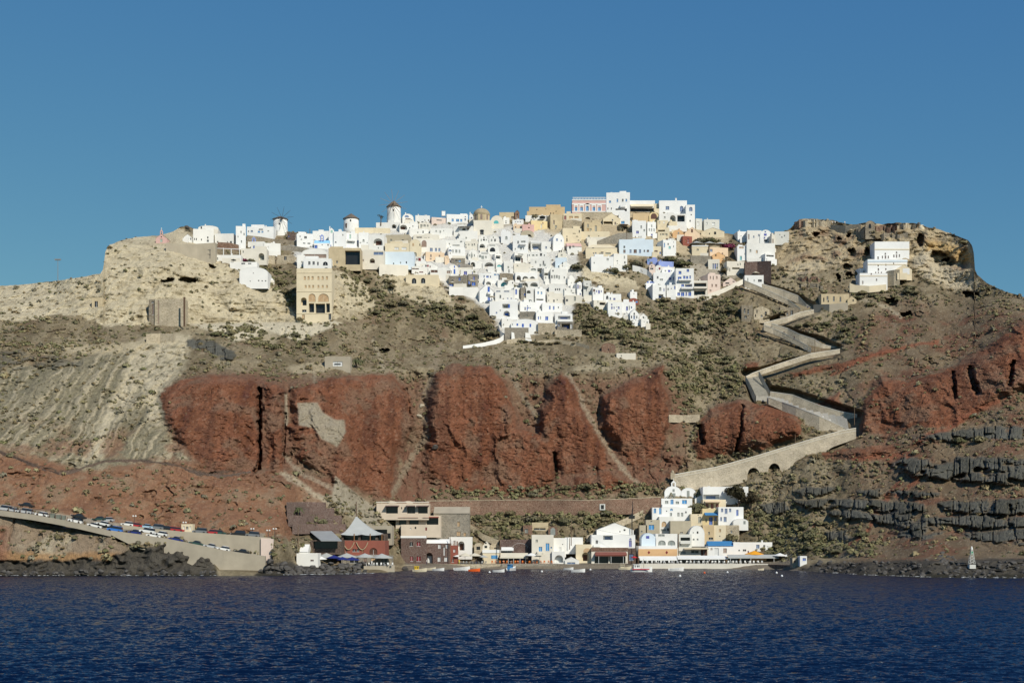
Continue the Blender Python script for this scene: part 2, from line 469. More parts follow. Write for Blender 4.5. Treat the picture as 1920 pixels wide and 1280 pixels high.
# dark basalt ledges low on the right, and small ones at the far left
LEDGES = [
    ([(1672, 872), (1690, 858), (1735, 860), (1790, 866), (1800, 856), (1930, 860), (2240, 850), (2240, 895), (1930, 905), (1850, 908), (1790, 902), (1735, 895), (1700, 886)], 7),
    ([(1488, 922), (1510, 914), (1568, 914), (1545, 928), (1500, 931)], 3.5),
    ([(1606, 918), (1700, 918), (1762, 924), (1740, 932), (1690, 930), (1620, 928)], 3.5),
    ([(1490, 938), (1560, 934), (1620, 936), (1733, 944), (1737, 962), (1680, 964), (1600, 952), (1545, 953), (1505, 952)], 5),
    ([(1540, 957), (1600, 955), (1650, 965), (1735, 962), (1737, 988), (1680, 988), (1640, 975), (1560, 970)], 5),
    ([(1760, 942), (1920, 934), (2240, 930), (2240, 958), (1930, 962), (1850, 964), (1770, 957)], 5),
    ([(1735, 970), (1830, 966), (1930, 970), (2240, 965), (2240, 985), (1930, 990), (1850, 992), (1740, 984)], 5),
    ([(1680, 990), (1740, 988), (1772, 998), (1732, 1010), (1690, 1006)], 4),
    ([(1800, 1000), (1930, 990), (2240, 990), (2240, 1018), (1930, 1022), (1850, 1017)], 4),
    ([(1700, 820), (1760, 812), (1860, 800), (1920, 800), (1920, 822), (1840, 824), (1760, 826)], 3),
    ([(1420, 945), (1470, 940), (1480, 955), (1440, 962)], 3), ([(1550, 998), (1585, 992), (1590, 1010), (1555, 1012)], 2.5),
    ([(-300, 672), (0, 660), (70, 655), (165, 672), (150, 688), (105, 692), (60, 690), (0, 705), (-300, 715)], 4),
    ([(350, 636), (400, 640), (440, 660), (435, 676), (412, 672), (380, 655), (352, 650)], 3),
]
CAVES = [(316, 526, 11, 3.6), (352, 525, 15, 5), (180, 569, 4, 6), (1762, 482, 17, 12), (1780, 490, 12, 8), (1670, 566, 13, 9), (1696, 590, 8, 4), (1705, 588, 6, 4),
         (1085, 513, 6, 7), (1118, 527, 11, 6), (1134, 520, 5, 4), (1148, 522, 8, 5), (1529, 440, 6, 5), (1573, 447, 5, 3), (1625, 473, 6, 7), (1596, 473, 6, 7),
         (1572, 521, 3, 8), (1593, 516, 7, 4), (1590, 500, 9, 4), (1645, 455, 6, 7), (720, 657, 8, 4), (1726, 450, 6, 12), (1820, 551, 14, 5), (398, 500, 6, 4), (1467, 598, 5, 3), (1590, 440, 4, 6)]

off = np.zeros(GY.shape)
rock = np.zeros(GY.shape)     # 1 on bare rock: rougher relief
for poly, h in SPURS:
    sd = poly_sd(0.5 * (FX + JX), 0.5 * (FY + JY), poly, 60)
    y0_, y1_ = min(p[1] for p in poly), max(p[1] for p in poly)
    foot = 1.0 - 0.9 * sstep(y0_ + 0.35 * (y1_ - y0_), y1_ + 6, GPY)
    off -= 1.25 * h * sstep(10, -16, sd) * foot
    rock = np.maximum(rock, sstep(7, -9, sd))
red = rock.copy()
for pts, w, dep in FISSURES:
    off += dep * sstep(w * 1.6, w * 0.4, line_d(FX, GPY, pts))
lava = np.zeros(GY.shape)
for poly, h in LEDGES:
    sd = poly_sd(FX, FY, poly, 40)
    brk = sstep(-0.42, -0.08, fbm(WX / 7 + 90, GY / 7, WZ / 5, 3)) if poly[0][0] > 0 else 0.6 * sstep(-0.1, 0.2, fbm(WX / 5 + 20, GY / 5, WZ / 4, 3))
    off -= 0.72 * h * sstep(4, -5, sd + 5 * _w2) * brk
    lava = np.maximum(lava, sstep(3, -2, sd + 5 * _w2) * brk)
# vertical joints and stepped blocks in the basalt
_jx = GPX + 26 * perlin(GPX / 55, GPY / 300, _z0[None, :] + 2.2) + 9 * perlin(GPX / 16 + 4, GPY / 60, _z0[None, :] + 5.1)
_bu = _jx / 24.0 + 0.35 * _w1
_blk = np.floor(_bu)
_bn = perlin(_blk * 7.31 + 0.37, np.floor(WZ / 5.5 + 0.5 * _w2 + 0.37 * _blk) * 3.17 + 0.41, _blk * 0.73 + 0.53)
_fr = np.abs(_bu % 1.0 - 0.5)
_bu2 = _jx / 9.5 + 0.3 * _w2 + 0.3 * _w1
_fr2 = np.abs(_bu2 % 1.0 - 0.5)
off += lava * (2.6 * _bn + 2.4 * sstep(0.40, 0.5, _fr) + 0.7 * sstep(0.38, 0.5, _fr2) + 0.5 * _f1)
# the shore's own dark rock, below the road on the left
SHORE = [[(-300, 1058), (0, 1055), (60, 1050), (110, 1052), (160, 1046), (200, 1052), (240, 1030), (290, 1024), (318, 1018), (350, 1020), (374, 1026), (378, 1038), (398, 1050), (410, 1095), (-300, 1095)],
         [(480, 1075), (500, 1058), (540, 1050), (560, 1056), (600, 1062), (700, 1076), (700, 1095), (480, 1095)],
         [(1490, 1070), (1530, 1056), (1600, 1054), (1700, 1050), (1920, 1046), (2240, 1046), (2240, 1095), (1470, 1095)]]
shore = np.zeros(GY.shape)
for poly in SHORE:
    shore = np.maximum(shore, sstep(4, -3, poly_sd(FX, FY, poly, 40)))
_rs = fbm(WX / 5, GY / 5, WZ / 5, 3)
off += shore * (3.2 * _rs + 2.0 * np.abs(perlin(WX / 2.2, GY / 2.2, WZ / 2.2)) + 0.8 * _f2)
# caves and holes
for cx, cy, rx, ry in CAVES:
    e = ((FX - cx) / rx) ** 2 + ((FY - cy) / ry) ** 2
    off += 7.0 * sstep(1.25, 0.75, e)
# tan pumice cliffs: strata and hollows
TAN = [
    [(-320, 540), (0, 530), (110, 522), (190, 508), (200, 455), (260, 440), (335, 425), (395, 460), (412, 488), (440, 505), (470, 520), (505, 532), (525, 540), (545, 575), (556, 602), (470, 604), (430, 606), (350, 606), (280, 606), (200, 612), (150, 592), (100, 590), (40, 600), (-320, 606)],
    [(622, 505), (660, 520), (690, 540), (705, 575), (660, 590), (625, 600)],
    [(722, 520), (760, 512), (830, 540), (850, 565), (800, 570), (740, 552), (715, 540)],
    [(1484, 430), (1500, 410), (1560, 413), (1640, 418), (1720, 418), (1760, 430), (1815, 450), (1830, 490), (1826, 515), (1840, 540), (1790, 545), (1740, 525), (1700, 498), (1640, 500), (1560, 505), (1480, 520), (1455, 500), (1465, 460)],
    [(1085, 500), (1130, 505), (1190, 525), (1200, 545), (1140, 535), (1090, 520)],
]
tan = np.zeros(GY.shape)
for poly in TAN:
    tan = np.maximum(tan, sstep(7, -6, poly_sd(FX, FY, poly, 40)))
_str = perlin(WX / 22, GY / 22, WZ / 1.7 + 1.2 * _w1)
_str2 = perlin(WX / 9 + 7, GY / 9, WZ / 0.75 + 0.8 * _w1)
_pit = np.maximum(fbm(WX / 2.4 + 31, GY / 2.4, WZ / 1.6, 3) - 0.12, 0)
off += tan * (0.9 * _str + 3.8 * _w1 + 0.5 * _f1 + 0.3 * _str2 + 2.0 * _pit)
_hd = sstep(1440, 1500, GPX) * tan
off += _hd * (4.0 * fbm(WX / 6, GY / 6, WZ / 4, 4))
rock = np.maximum(np.maximum(rock, lava), np.maximum(0.7 * tan, shore))
# overall relief
off += 4.5 * fbm(WX / 26, GY / 26, WZ / 26, 3) * sstep(1060, 1000, GPY) * (1 - 0.5 * rock)
_band = sstep(930, 900, JY) * sstep(680, 720, JY) * sstep(280, 330, JX) * sstep(1280, 1240, JX)
_flute = perlin(WX / 8.5 + 1.1 * _w1, WZ / 46, GY / 90 + 2.7)
_flute2 = perlin(WX / 3.6 + 0.9 * _w1 + 5, WZ / 30, GY / 90 + 6.1)
off += _band * (4.2 * np.sqrt(_flute ** 2 + 0.01) - 1.0 + 0.9 * np.abs(_flute2))
_rband = sstep(1600, 1640, JX) * red
off += _rband * (3.2 * np.sqrt(_flute ** 2 + 0.01) - 0.8 + 0.9 * np.abs(_flute2))
off += 0.5 * fbm(WX / 4.2, GY / 4.2, WZ / 4.2, 3) * sstep(1062, 1045, GPY)
_pk = fbm(WX / 1.5, GY / 1.5, WZ / 1.2, 2)
_ridge = np.abs(perlin(WX / 3.1 + 2, GY / 3.1, WZ / 2.2))
rb = np.maximum(red, 0.75 * _band)
off += rb * (0.9 * np.maximum(_pk, 0) + 0.35 * sstep(0.16, 0.0, _ridge) + 0.55 * _f2) + 0.28 * _pk * (1 - rb)
# broken ledges across the scrub slopes
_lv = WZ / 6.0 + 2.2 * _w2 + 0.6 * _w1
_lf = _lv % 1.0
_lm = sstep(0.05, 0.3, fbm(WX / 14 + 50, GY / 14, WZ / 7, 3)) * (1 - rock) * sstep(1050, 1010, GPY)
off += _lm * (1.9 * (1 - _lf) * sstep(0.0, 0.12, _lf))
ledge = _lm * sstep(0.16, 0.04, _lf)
# shallow erosion channels down every soft slope
_ch = np.abs(perlin(WX / 6.5 + 0.9 * _w2, WZ / 38 + 3, GY / 200 + 1.5))
off += (1 - rock) * 0.8 * sstep(0.2, 0.0, _ch) * sstep(1050, 1010, GPY)
# gullies running down the left scree
_u = (GPX * 0.80 + GPY * 0.60) + 7 * _w1 + 3 * _w2 + 24 * perlin(GPX / 85, GPY / 140, _z0[None, :] + 9.4)
SCREE = [(20, 690), (120, 680), (230, 655), (260, 632), (352, 628), (348, 690), (322, 730), (305, 790), (330, 830), (360, 860), (250, 868), (160, 880), (60, 850), (-20, 830), (-20, 720)]
scree = sstep(14, -14, poly_sd(JX, JY, SCREE, 50))
_gul = perlin(_u / 13 + 0.8 * _w1, GPY / 120 + 5, _z0[None, :] + 1.5)
_gul2 = perlin(_u / 5.0 + 0.6 * _w1, GPY / 60 + 9, _z0[None, :] + 7.5)
off += scree * (1.5 * _gul + 0.5 * _gul2 + 0.6 * _f1)
# room for streets and the stairway: keep the ground behind them
FLATS = []
_edge = sstep(0, 0.05, vrow)[:, None]
off *= 1 - (1 - sstep(4, 16, np.abs(GPX - 1828))) * sstep(548, 520, GPY)
off *= 1 - (1 - sstep(3, 12, np.abs(GPX - 195))) * sstep(535, 510, GPY)
GY = GY + off * _edge
# stairway corridor in the photo: the ground is held a little behind it
PATHZONE = [
    [(1378, 522), (1396, 520), (1440, 540), (1480, 552), (1500, 560), (1524, 574), (1520, 588), (1494, 584), (1470, 568), (1400, 536)],
    [(1524, 574), (1530, 582), (1440, 618), (1430, 608)],
    [(1430, 606), (1460, 612), (1500, 628), (1540, 638), (1572, 654), (1560, 668), (1520, 662), (1470, 638), (1430, 620)],
    [(1572, 652), (1520, 672), (1470, 682), (1400, 704), (1398, 716), (1440, 704), (1560, 666)],
    [(1396, 700), (1426, 696), (1442, 730), (1444, 752), (1414, 750)],
    [(1436, 728), (1490, 738), (1560, 760), (1612, 776), (1608, 812), (1580, 804), (1520, 782), (1440, 752)],
]
pz = np.zeros(GY.shape)
for poly in PATHZONE:
    pz = np.maximum(pz, sstep(10, 2, poly_sd(GPX, GPY, poly, 30)))
_base = profile_depth(GPX, GPY)
GY = GY * (1 - pz) + (_base + 6.8) * pz

_wz = sstep(3, -3, poly_sd(GPX, GPY, [(212, 998), (300, 994), (505, 1006), (512, 1068), (412, 1068), (398, 1046), (378, 1034), (374, 1022), (318, 1014), (260, 1012), (222, 1014)], 20))
GY = GY + 5.0 * _wz * (1 - shore)
VZONE = [(345, 440), (440, 440), (540, 430), (640, 432), (740, 416), (900, 415), (1050, 402), (1180, 392), (1300, 410), (1360, 440), (1470, 438), (1450, 490), (1400, 530), (1300, 555), (1215, 560), (1225, 600), (1190, 605), (1120, 575), (1075, 560), (1070, 620), (1000, 630), (940, 630), (920, 580), (870, 550), (840, 545), (730, 505), (640, 500), (560, 520), (440, 490), (400, 470)]
vz = sstep(10, -4, poly_sd(GPX, GPY, VZONE, 30))
_vb = profile_depth(GPX, GPY) + 2.0
GY = GY * (1 - vz * 0.85) + _vb * vz * 0.85
WX = (GPX - 960) / F * GY
WZ = CH + (HZ - GPY) / F * GY

# ---- colours: what the ground is made of
def c3(*c): return np.array(c, float)
C = np.empty(GY.shape + (3,))
def lay(mask, col):
    global C
    C = C * (1 - mask[..., None]) + (col if getattr(col, 'ndim', 1) > 1 else col[None, None, :]) * mask[..., None]
n1 = fbm(WX / 12 + 3, GY / 12, WZ / 12, 4); n2 = fbm(WX / 3.5 + 8, GY / 3.5, WZ / 3.5, 4); n3 = fbm(WX / 0.95, GY / 0.95, WZ / 0.95, 2)
n4 = fbm(WX / 30 + 13, GY / 30, WZ / 20, 3)
def crisp(m_):
    """broken natural edge for a soft zone mask"""
    q_ = sstep(0.36, 0.64, m_ + 0.55 * n2 + 0.35 * n3 + 0.25 * n1)
    return np.where(m_ < 0.03, 0.0, np.where(m_ > 0.97, 1.0, q_))
red0 = red.copy()
red, tan_c, scree = crisp(red), crisp(tan), 0.55 * scree + 0.45 * crisp(scree)
_vs = perlin(WX / 2.6 + 0.5 * _w1, WZ / 26, GY / 120 + 3.3); _vs2 = perlin(WX / 6.5 + 0.6 * _w2 + 7, WZ / 40, GY / 120 + 8.3)
C[...] = c3(0.185, 0.146, 0.090)
lay(sstep(-0.1, 0.35, n2), c3(0.265, 0.217, 0.138))
lay(0.7 * sstep(0.05, 0.4, n1), c3(0.185, 0.122, 0.080))
lay(0.8 * sstep(0.05, 0.3, n4 + 0.3 * n2), c3(0.31, 0.26, 0.17))
lay(0.5 * sstep(0.30, 0.44, n3 + 0.25 * n1), c3(0.40, 0.34, 0.245))
lay(0.45 * sstep(0.0, 0.4, _vs2), c3(0.30, 0.25, 0.165))
lay(0.45 * sstep(0.05, 0.4, -_vs2 + 0.3 * _vs), c3(0.135, 0.112, 0.068))
lay(0.4 * sstep(0.25, 0.42, -n3 + 0.2 * n2), c3(0.105, 0.088, 0.056))
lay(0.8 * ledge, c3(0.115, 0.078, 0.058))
# right-hand hill: browner and redder
rh = sstep(1540, 1680, JX) * sstep(540, 600, JY)
lay(0.55 * rh, c3(0.150, 0.098, 0.064))
lay(0.75 * rh * sstep(-0.1, 0.25, n1 + 0.5 * n2), c3(0.165, 0.078, 0.050))
lay(0.6 * rh * sstep(0.1, 0.3, n4 - 0.4 * n2), c3(0.20, 0.155, 0.10))
lay(0.6 * rh * sstep(0.3, 0.45, n3), c3(0.30, 0.25, 0.18))
# left flank: reddish slope
LRED = [(-320, 800), (0, 800), (60, 840), (160, 880), (250, 820), (300, 760), (420, 700), (540, 720), (560, 860), (620, 920), (560, 1010), (200, 985), (0, 950), (-320, 940)]
lr = crisp(sstep(24, -24, poly_sd(JX, JY, LRED, 60)))
lay(lr, c3(0.235, 0.125, 0.074))
lay(lr * 0.8 * sstep(-0.1, 0.3, n2), c3(0.275, 0.165, 0.100))
lay(lr * 0.6 * sstep(0.1, 0.35, n1 + 0.3 * n2), c3(0.245, 0.18, 0.12))
lay(lr * 0.6 * sstep(0.1, 0.3, -n1 + 0.5 * n2), c3(0.185, 0.088, 0.054))
lay(lr * 0.4 * sstep(0.28, 0.42, n3), c3(0.32, 0.24, 0.17))
# centre gullies between spurs: grey scree and scrub
CRED = [(300, 722), (400, 703), (480, 708), (535, 732), (560, 740), (600, 712), (655, 704), (735, 701), (768, 738), (782, 800), (778, 850), (800, 845), (803, 775), (812, 706), (850, 685), (915, 687), (947, 712), (966, 756), (985, 792), (1006, 805), (1012, 768), (1030, 722), (1053, 699), (1073, 712), (1095, 765), (1120, 812), (1126, 800), (1126, 748), (1165, 721), (1215, 701), (1243, 683), (1255, 760), (1285, 810), (1275, 880), (1225, 905), (1180, 915), (1040, 932), (850, 936), (760, 945), (640, 912), (540, 880), (400, 890), (320, 800)]
cr = crisp(sstep(9, -8, poly_sd(0.5 * (JX + FX), 0.5 * (JY + FY), CRED, 50)))
_bd = sstep(18, -14, poly_sd(JX, JY, [(285, 735), (400, 700), (600, 705), (800, 712), (960, 705), (1100, 715), (1245, 695), (1290, 780), (1290, 870), (1210, 922), (1040, 938), (760, 948), (620, 930), (520, 900), (330, 860)], 50))
lay(0.78 * _bd * sstep(-0.45, 0.05, n2 + 0.5 * n1 + 0.15), c3(0.190, 0.108, 0.070))
lay(0.5 * _bd * sstep(0.0, 0.3, -n2 + 0.4 * n1), c3(0.180, 0.088, 0.056))
lay(cr * 0.95 * sstep(-0.5, -0.2, n1 + 0.4 * n2), c3(0.178, 0.092, 0.060))
lay(cr * 0.75 * sstep(0.0, 0.3, n2 + 0.3 * n3), c3(0.185, 0.118, 0.078))
lay(cr * 0.7 * sstep(0.08, 0.3, n4 + 0.3 * n1), c3(0.200, 0.150, 0.100))
lay(scree, c3(0.25, 0.22, 0.148))
_st = sstep(-0.1, 0.35, _gul + 0.5 * _gul2 + 0.45 * n2)
lay(scree * 0.6 * _st, c3(0.175, 0.158, 0.103))
lay(scree * 0.75 * sstep(0.08, 0.35, -_gul2 - 0.4 * _gul + 0.4 * n2), c3(0.45, 0.385, 0.265))
lay(scree * 0.3 * sstep(0.2, 0.4, n3 + 0.3 * n2), c3(0.44, 0.38, 0.27))
lay(scree * 0.6 * sstep(0.2, 0.4, -n3 + 0.3 * n2), c3(0.11, 0.095, 0.065))
lay(scree * 0.6 * sstep(780, 850, GPY + 30 * n1) * sstep(-0.1, .25, n1), c3(0.24, 0.12, 0.075))
FAN = [(245, 650), (275, 632), (352, 630), (350, 668), (330, 690), (312, 725), (300, 790), (302, 802), (280, 800), (276, 740), (262, 720), (240, 760), (200, 800), (185, 860), (165, 868), (195, 780), (240, 700)]
fan = sstep(12, -6, poly_sd(FX, FY, FAN, 30)) * sstep(0.45, 0.0, n2 * 0.9 + 0.25 * n3 + 0.12)
lay(fan, c3(0.50, 0.435, 0.305))
for pts, w, cc in [([(735, 930), (770, 860), (805, 810), (790, 770), (810, 700), (830, 640)], 9, (0.26, 0.21, 0.145)), ([(1065, 700), (1110, 790), (1160, 870), (1205, 915)], 6, (0.34, 0.28, 0.20)),
                   ([(1010, 790), (980, 740), (950, 690)], 8, (0.25, 0.21, 0.15)), ([(510, 872), (560, 905), (620, 945)], 8, (0.42, 0.36, 0.26)), ([(530, 850), (560, 885), (650, 930)], 6, (0.32, 0.26, 0.19)),
                   ([(1280, 655), (1330, 690), (1372, 712)], 3, (0.40, 0.34, 0.24)), ([(1610, 560), (1660, 575), (1690, 595)], 4, (0.40, 0.34, 0.24)), ([(1250, 800), (1245, 850), (1230, 875), (1260, 890)], 1.6, (0.04, 0.035, 0.03)),
                   ([(1160, 735), (1200, 735), (1235, 710)], 6, (0.24, 0.19, 0.13)), ([(1040, 760), (1085, 750)], 5, (0.24, 0.18, 0.12)), ([(0, 845), (60, 868), (110, 885), (150, 878), (190, 863), (260, 862), (320, 870), (390, 888), (470, 882)], 3.0, (0.07, 0.06, 0.045)),
                   ([(590, 700), (588, 760)], 4, (0.28, 0.23, 0.16)), ([(720, 690), (700, 640)], 5, (0.36, 0.31, 0.22))]:
    lay(sstep(w, w * 0.3, line_d(FX, FY, pts)) * (0.85 - 0.5 * sstep(0, .4, n3)), c3(*cc))
_rt = c3(0.195, 0.084, 0.047) + (n1[..., None] * c3(0.06, 0.034, 0.022)) + (n2[..., None] * c3(0.09, 0.036, 0.022))
lay(0.75 * red0, c3(0.165, 0.092, 0.060))
lay(red, np.clip(_rt + _vs[..., None] * c3(0.05, 0.022, 0.014) + _vs2[..., None] * c3(0.03, 0.018, 0.012), 0.03, 1))
lay(red * 0.45 * sstep(0.2, 0.45, 0.6 * _vs2 + 0.7 * n2 + 0.4 * n1), c3(0.210, 0.135, 0.090))
lay(red * 0.45 * sstep(0.2, 0.45, -_vs - 0.5 * n2), c3(0.105, 0.046, 0.032))
lay(red * 0.65 * sstep(0.05, 0.32, n1 - 0.3 * n2 + 0.3 * n4), c3(0.185, 0.120, 0.080))
lay(rb * 0.75 * sstep(-0.18, -0.4, n3), c3(0.070, 0.032, 0.024))
lay(rb * 0.5 * sstep(0.3, 0.45, n3), c3(0.30, 0.19, 0.13))
# dark red band of the big right cliff foot and slides
for pts, w in [([(1690, 905), (1640, 960), (1620, 1000), (1570, 1035)], 8), ([(1600, 860), (1700, 855)], 10), ([(1530, 980), (1520, 1020)], 6), ([(1720, 830), (1780, 800), (1880, 745)], 9), ([(1680, 930), (1720, 900), (1700, 870)], 7), ([(1560, 700), (1650, 660), (1760, 640)], 6), ([(1500, 770), (1560, 750)], 7)]:
    lay(0.85 * sstep(w, w * 0.2, line_d(JX, JY, pts)) * sstep(-.45, 0, n2 + .2), c3(0.235, 0.092, 0.054))
_tc = c3(0.525, 0.455, 0.315) + n1[..., None] * c3(0.12, 0.11, 0.08) + (_str + 0.3 * _str2)[..., None] * c3(0.05, 0.046, 0.035)
lay(tan_c * sstep(1480, 1420, GPX), np.clip(_tc, 0.05, 1))
lay(tan_c * 0.4 * sstep(0.05, 0.16, _pit), c3(0.24, 0.195, 0.125))
_th = c3(0.41, 0.33, 0.21) + n2[..., None] * c3(0.18, 0.16, 0.11)
lay(tan_c * sstep(1420, 1480, GPX), np.clip(_th, 0.05, 1))
lay(tan_c * 0.75 * sstep(1470, 1480, GPX) * sstep(0.06, 0.28, n1 - 0.3 * n2), c3(0.15, 0.122, 0.076))
lay(tan_c * 0.6 * sstep(1470, 1480, GPX) * sstep(0.1, 0.3, n1 * -1), c3(0.17, 0.09, 0.062))
lay(tan_c * 0.6 * sstep(0.22, 0.45, n2 - 0.4 * n1) * sstep(1450, 1400, GPX), c3(0.23, 0.19, 0.115))
lay(0.8 * sstep(8, -6, poly_sd(FX, FY, [(1735, 455), (1775, 456), (1815, 470), (1825, 490), (1800, 492), (1770, 470), (1740, 470)], 30)), c3(0.46, 0.31, 0.13))
lay(0.8 * sstep(6, -6, poly_sd(FX, FY, [(1712, 480), (1745, 470), (1765, 500), (1800, 505), (1830, 530), (1835, 545), (1790, 540), (1740, 525), (1712, 505)], 30)), c3(0.52, 0.45, 0.32))
lay(0.5 * sstep(8, -6, poly_sd(FX, FY, [(1480, 500), (1520, 485), (1560, 490), (1500, 520), (1470, 525)], 30)), c3(0.48, 0.42, 0.30))
# spray concrete on the cliff and the slabs beside the tavern
for poly in ([(558, 756), (594, 755), (604, 772), (625, 786), (646, 788), (648, 810), (632, 836), (604, 822), (588, 802), (560, 796)], [(534, 738), (538, 738), (539, 795), (535, 800)],
             [(600, 929), (624, 928), (629, 892), (673, 930), (720, 960), (737, 985), (735, 1012), (690, 985), (655, 968)]):
    lay(0.92 * sstep(2.5, -1.5, poly_sd(0.7 * GPX + 0.3 * FX, 0.7 * GPY + 0.3 * FY, poly, 20)), c3(0.33, 0.29, 0.215))
# pale flat road below the pumice cliff
lay(sstep(3, -3, poly_sd(FX, GPY, [(352, 607), (440, 604), (560, 603), (625, 600), (640, 606), (560, 640), (520, 625), (470, 635), (440, 640), (400, 622)], 20)), c3(0.56, 0.50, 0.37))
lay(0.8 * sstep(5, -4, poly_sd(FX, FY, [(100, 645), (190, 648), (275, 640), (280, 656), (200, 664), (130, 660)], 20)), c3(0.46, 0.39, 0.26))
for (cx, cy, rx, ry) in [(500, 632, 26, 14), (860, 575, 40, 8), (660, 590, 30, 12), (470, 520, 40, 16), (580, 690, 45, 10), (1160, 540, 40, 8), (1110, 690, 40, 6)]:
    lay(0.75 * sstep(1.2, 0.5, ((FX - cx) / rx) ** 2 + ((FY - cy) / ry) ** 2), c3(0.40, 0.34, 0.23))
_lc = c3(0.105, 0.102, 0.084) + n2[..., None] * c3(0.03, 0.03, 0.028) + _bn[..., None] * c3(0.03, 0.03, 0.028)
lay(lava, np.clip(_lc, 0.015, 1))
# left bank below the road: ochre, grey and pale
LB = [(-320, 945), (0, 958), (150, 984), (205, 1000), (240, 1030), (200, 1060), (-320, 1062)]
bankm = sstep(4, -3, poly_sd(FX, FY, LB, 30))
lay(bankm, c3(0.26, 0.20, 0.14))
lay(bankm * sstep(0, 0.3, n1), c3(0.42, 0.37, 0.27))
lay(bankm * 0.8 * sstep(1030, 1042, FY + 6 * n2), c3(0.33, 0.19, 0.085))
lay(bankm * 0.8 * sstep(30, 0, GPX) * sstep(980, 990, FY), c3(0.25, 0.12, 0.075))
_sc = c3(0.078, 0.070, 0.058) + n2[..., None] * c3(0.04, 0.036, 0.028)
lay(shore, np.clip(_sc, 0.012, 1))
lay(shore * 0.8 * sstep(1072, 1079, GPY + 2 * n2), c3(0.030, 0.028, 0.018))
# road surfaces and quay ground
lay(sstep(3, -1, poly_sd(GPX, GPY, [(-320, 936), (0, 954), (150, 980), (208, 993), (311, 1008), (420, 1030), (496, 1042), (496, 1000), (380, 1000), (228, 982), (100, 962), (0, 946), (-320, 930)], 20)), c3(0.30, 0.26, 0.205))
lay(sstep(3, -2, poly_sd(GPX, GPY, [(760, 1053), (1480, 1048), (1500, 1072), (760, 1072)], 20)), c3(0.20, 0.17, 0.13))
# the village: whitewashed terraces among the houses
VW = [(540, 440), (640, 436), (740, 420), (900, 418), (1010, 430), (1060, 440), (1080, 470), (1090, 520), (1140, 560), (1215, 600), (1190, 605), (1120, 575), (1075, 560), (1070, 610), (1000, 625), (940, 628), (925, 590), (870, 550), (840, 540), (800, 500), (730, 500), (640, 495), (560, 500)]
lay(0.85 * sstep(6, -4, poly_sd(FX, FY, VW, 20)), c3(0.66, 0.65, 0.61))
VC = [(1010, 405), (1180, 398), (1300, 415), (1370, 445), (1350, 470), (1240, 480), (1150, 485), (1070, 470), (1020, 430)]
lay(0.75 * sstep(6, -4, poly_sd(FX, FY, VC, 20)), c3(0.52, 0.43, 0.29))
lay(0.7 * sstep(6, -4, poly_sd(FX, FY, [(1210, 470), (1290, 490), (1400, 510), (1300, 555), (1230, 560)], 20)), c3(0.42, 0.38, 0.31))
C = np.clip(C, 0.01, 0.9)

# ---- mesh: visible sheet, then the plateau behind the skyline, then a skirt under water
co = np.stack([WX, GY, WZ], -1)
back = []
top = co[-1]
for dy, dz in ((4, 0.4), (14, 0.3), (40, -1), (90, -6), (160, -25), (260, -90), (270, -200)):
    t = top.copy()
    k = (t[:, 1] + dy) / t[:, 1]
    t[:, 0] = t[:, 0] * k; t[:, 1] += dy
    t[:, 2] = np.maximum(t[:, 2] + dz, -6)
    back.append(t)
front = co[0].copy(); front[:, 1] -= 3; front[:, 2] = -6
allco = np.concatenate([front[None], co, np.array(back)], 0)
allC = np.concatenate([C[:1], C, np.repeat(C[-1:], len(back), 0)], 0)
ground = grid_mesh('hillside', allco, allco.shape[0], NC, mat_vcol('hillside_rock', bump=1.0, bscale=0.9, var=0.28, fine=3.5), allC, smooth=False)
tag(ground, 'steep red and tan volcanic cliff with scrub rising from the bay', None, None, 'structure')

def depth(px, py):
    """distance of the finished ground under a photo pixel"""
    c = (px - PX0) / DPX
    i = int(min(max(c, 0), NC - 2)); f = c - i
    r = []
    for j in (i, i + 1):
        if py > PYF:
            v = (py - 1087.0) / (PYF - 1087.0) * (N1 - 1)
        else:
            v = N1 - 1 + (py - PYF) / (min(silh[j], PYF - 5) - PYF) * (NR - N1)
        v = min(max(v, 0), NR - 1.001)
        k = int(v); g = v - k
        r.append(GY[k, j] * (1 - g) + GY[k + 1, j] * g)
    return r[0] * (1 - f) + r[1] * f

# ------------------------------------------------------------------ sea
SR, SCn = 420, 760
ypx = 1000 + 31200 / 500.0 + (1330 - 1000 - 31200 / 500.0) * np.linspace(0, 1, SR) ** 1.0
sy = 31200 / (ypx - 1000)
spx = np.linspace(-120, 2040, SCn)
SX = (spx[None, :] - 960) / F * sy[:, None]
SY = np.repeat(sy[:, None], SCn, 1)
_o = np.zeros(SX.shape)
wav = np.zeros(SX.shape)
wr = np.random.default_rng(4)
_wp = [perlin(SX / q, SY / q, _o + q) for q in (3.5, 6.0, 10.0, 19.0)]
for i in range(46):
    lam = 0.75 * (1.05 ** i) * wr.uniform(0.85, 1.15)
    th = radians(-80 + wr.normal() * 30)
    k = 2 * pi / lam
    ph = wr.uniform(0, 6.28)
    amp = 0.0088 * lam ** 0.8
    s = np.sin(k * (SX * cos(th) + SY * sin(th)) + ph + (1.6 if i % 2 else -1.6) * _wp[i % 4])
    wav += amp * (1.0 - np.abs(s)) * 1.3 - amp * 0.5
wav *= 1.0 + 0.7 * fbm(SX / 30, SY / 30, _o, 3)
wav += 0.10 * fbm(SX / 1.7, SY / 1.1, _o + 3, 3) + 0.05 * fbm(SX / 6, SY / 3.5, _o + 9, 3)
wav *= 0.6 + 0.4 * sstep(470, 330, SY)
sco = np.stack([SX, SY, wav], -1)
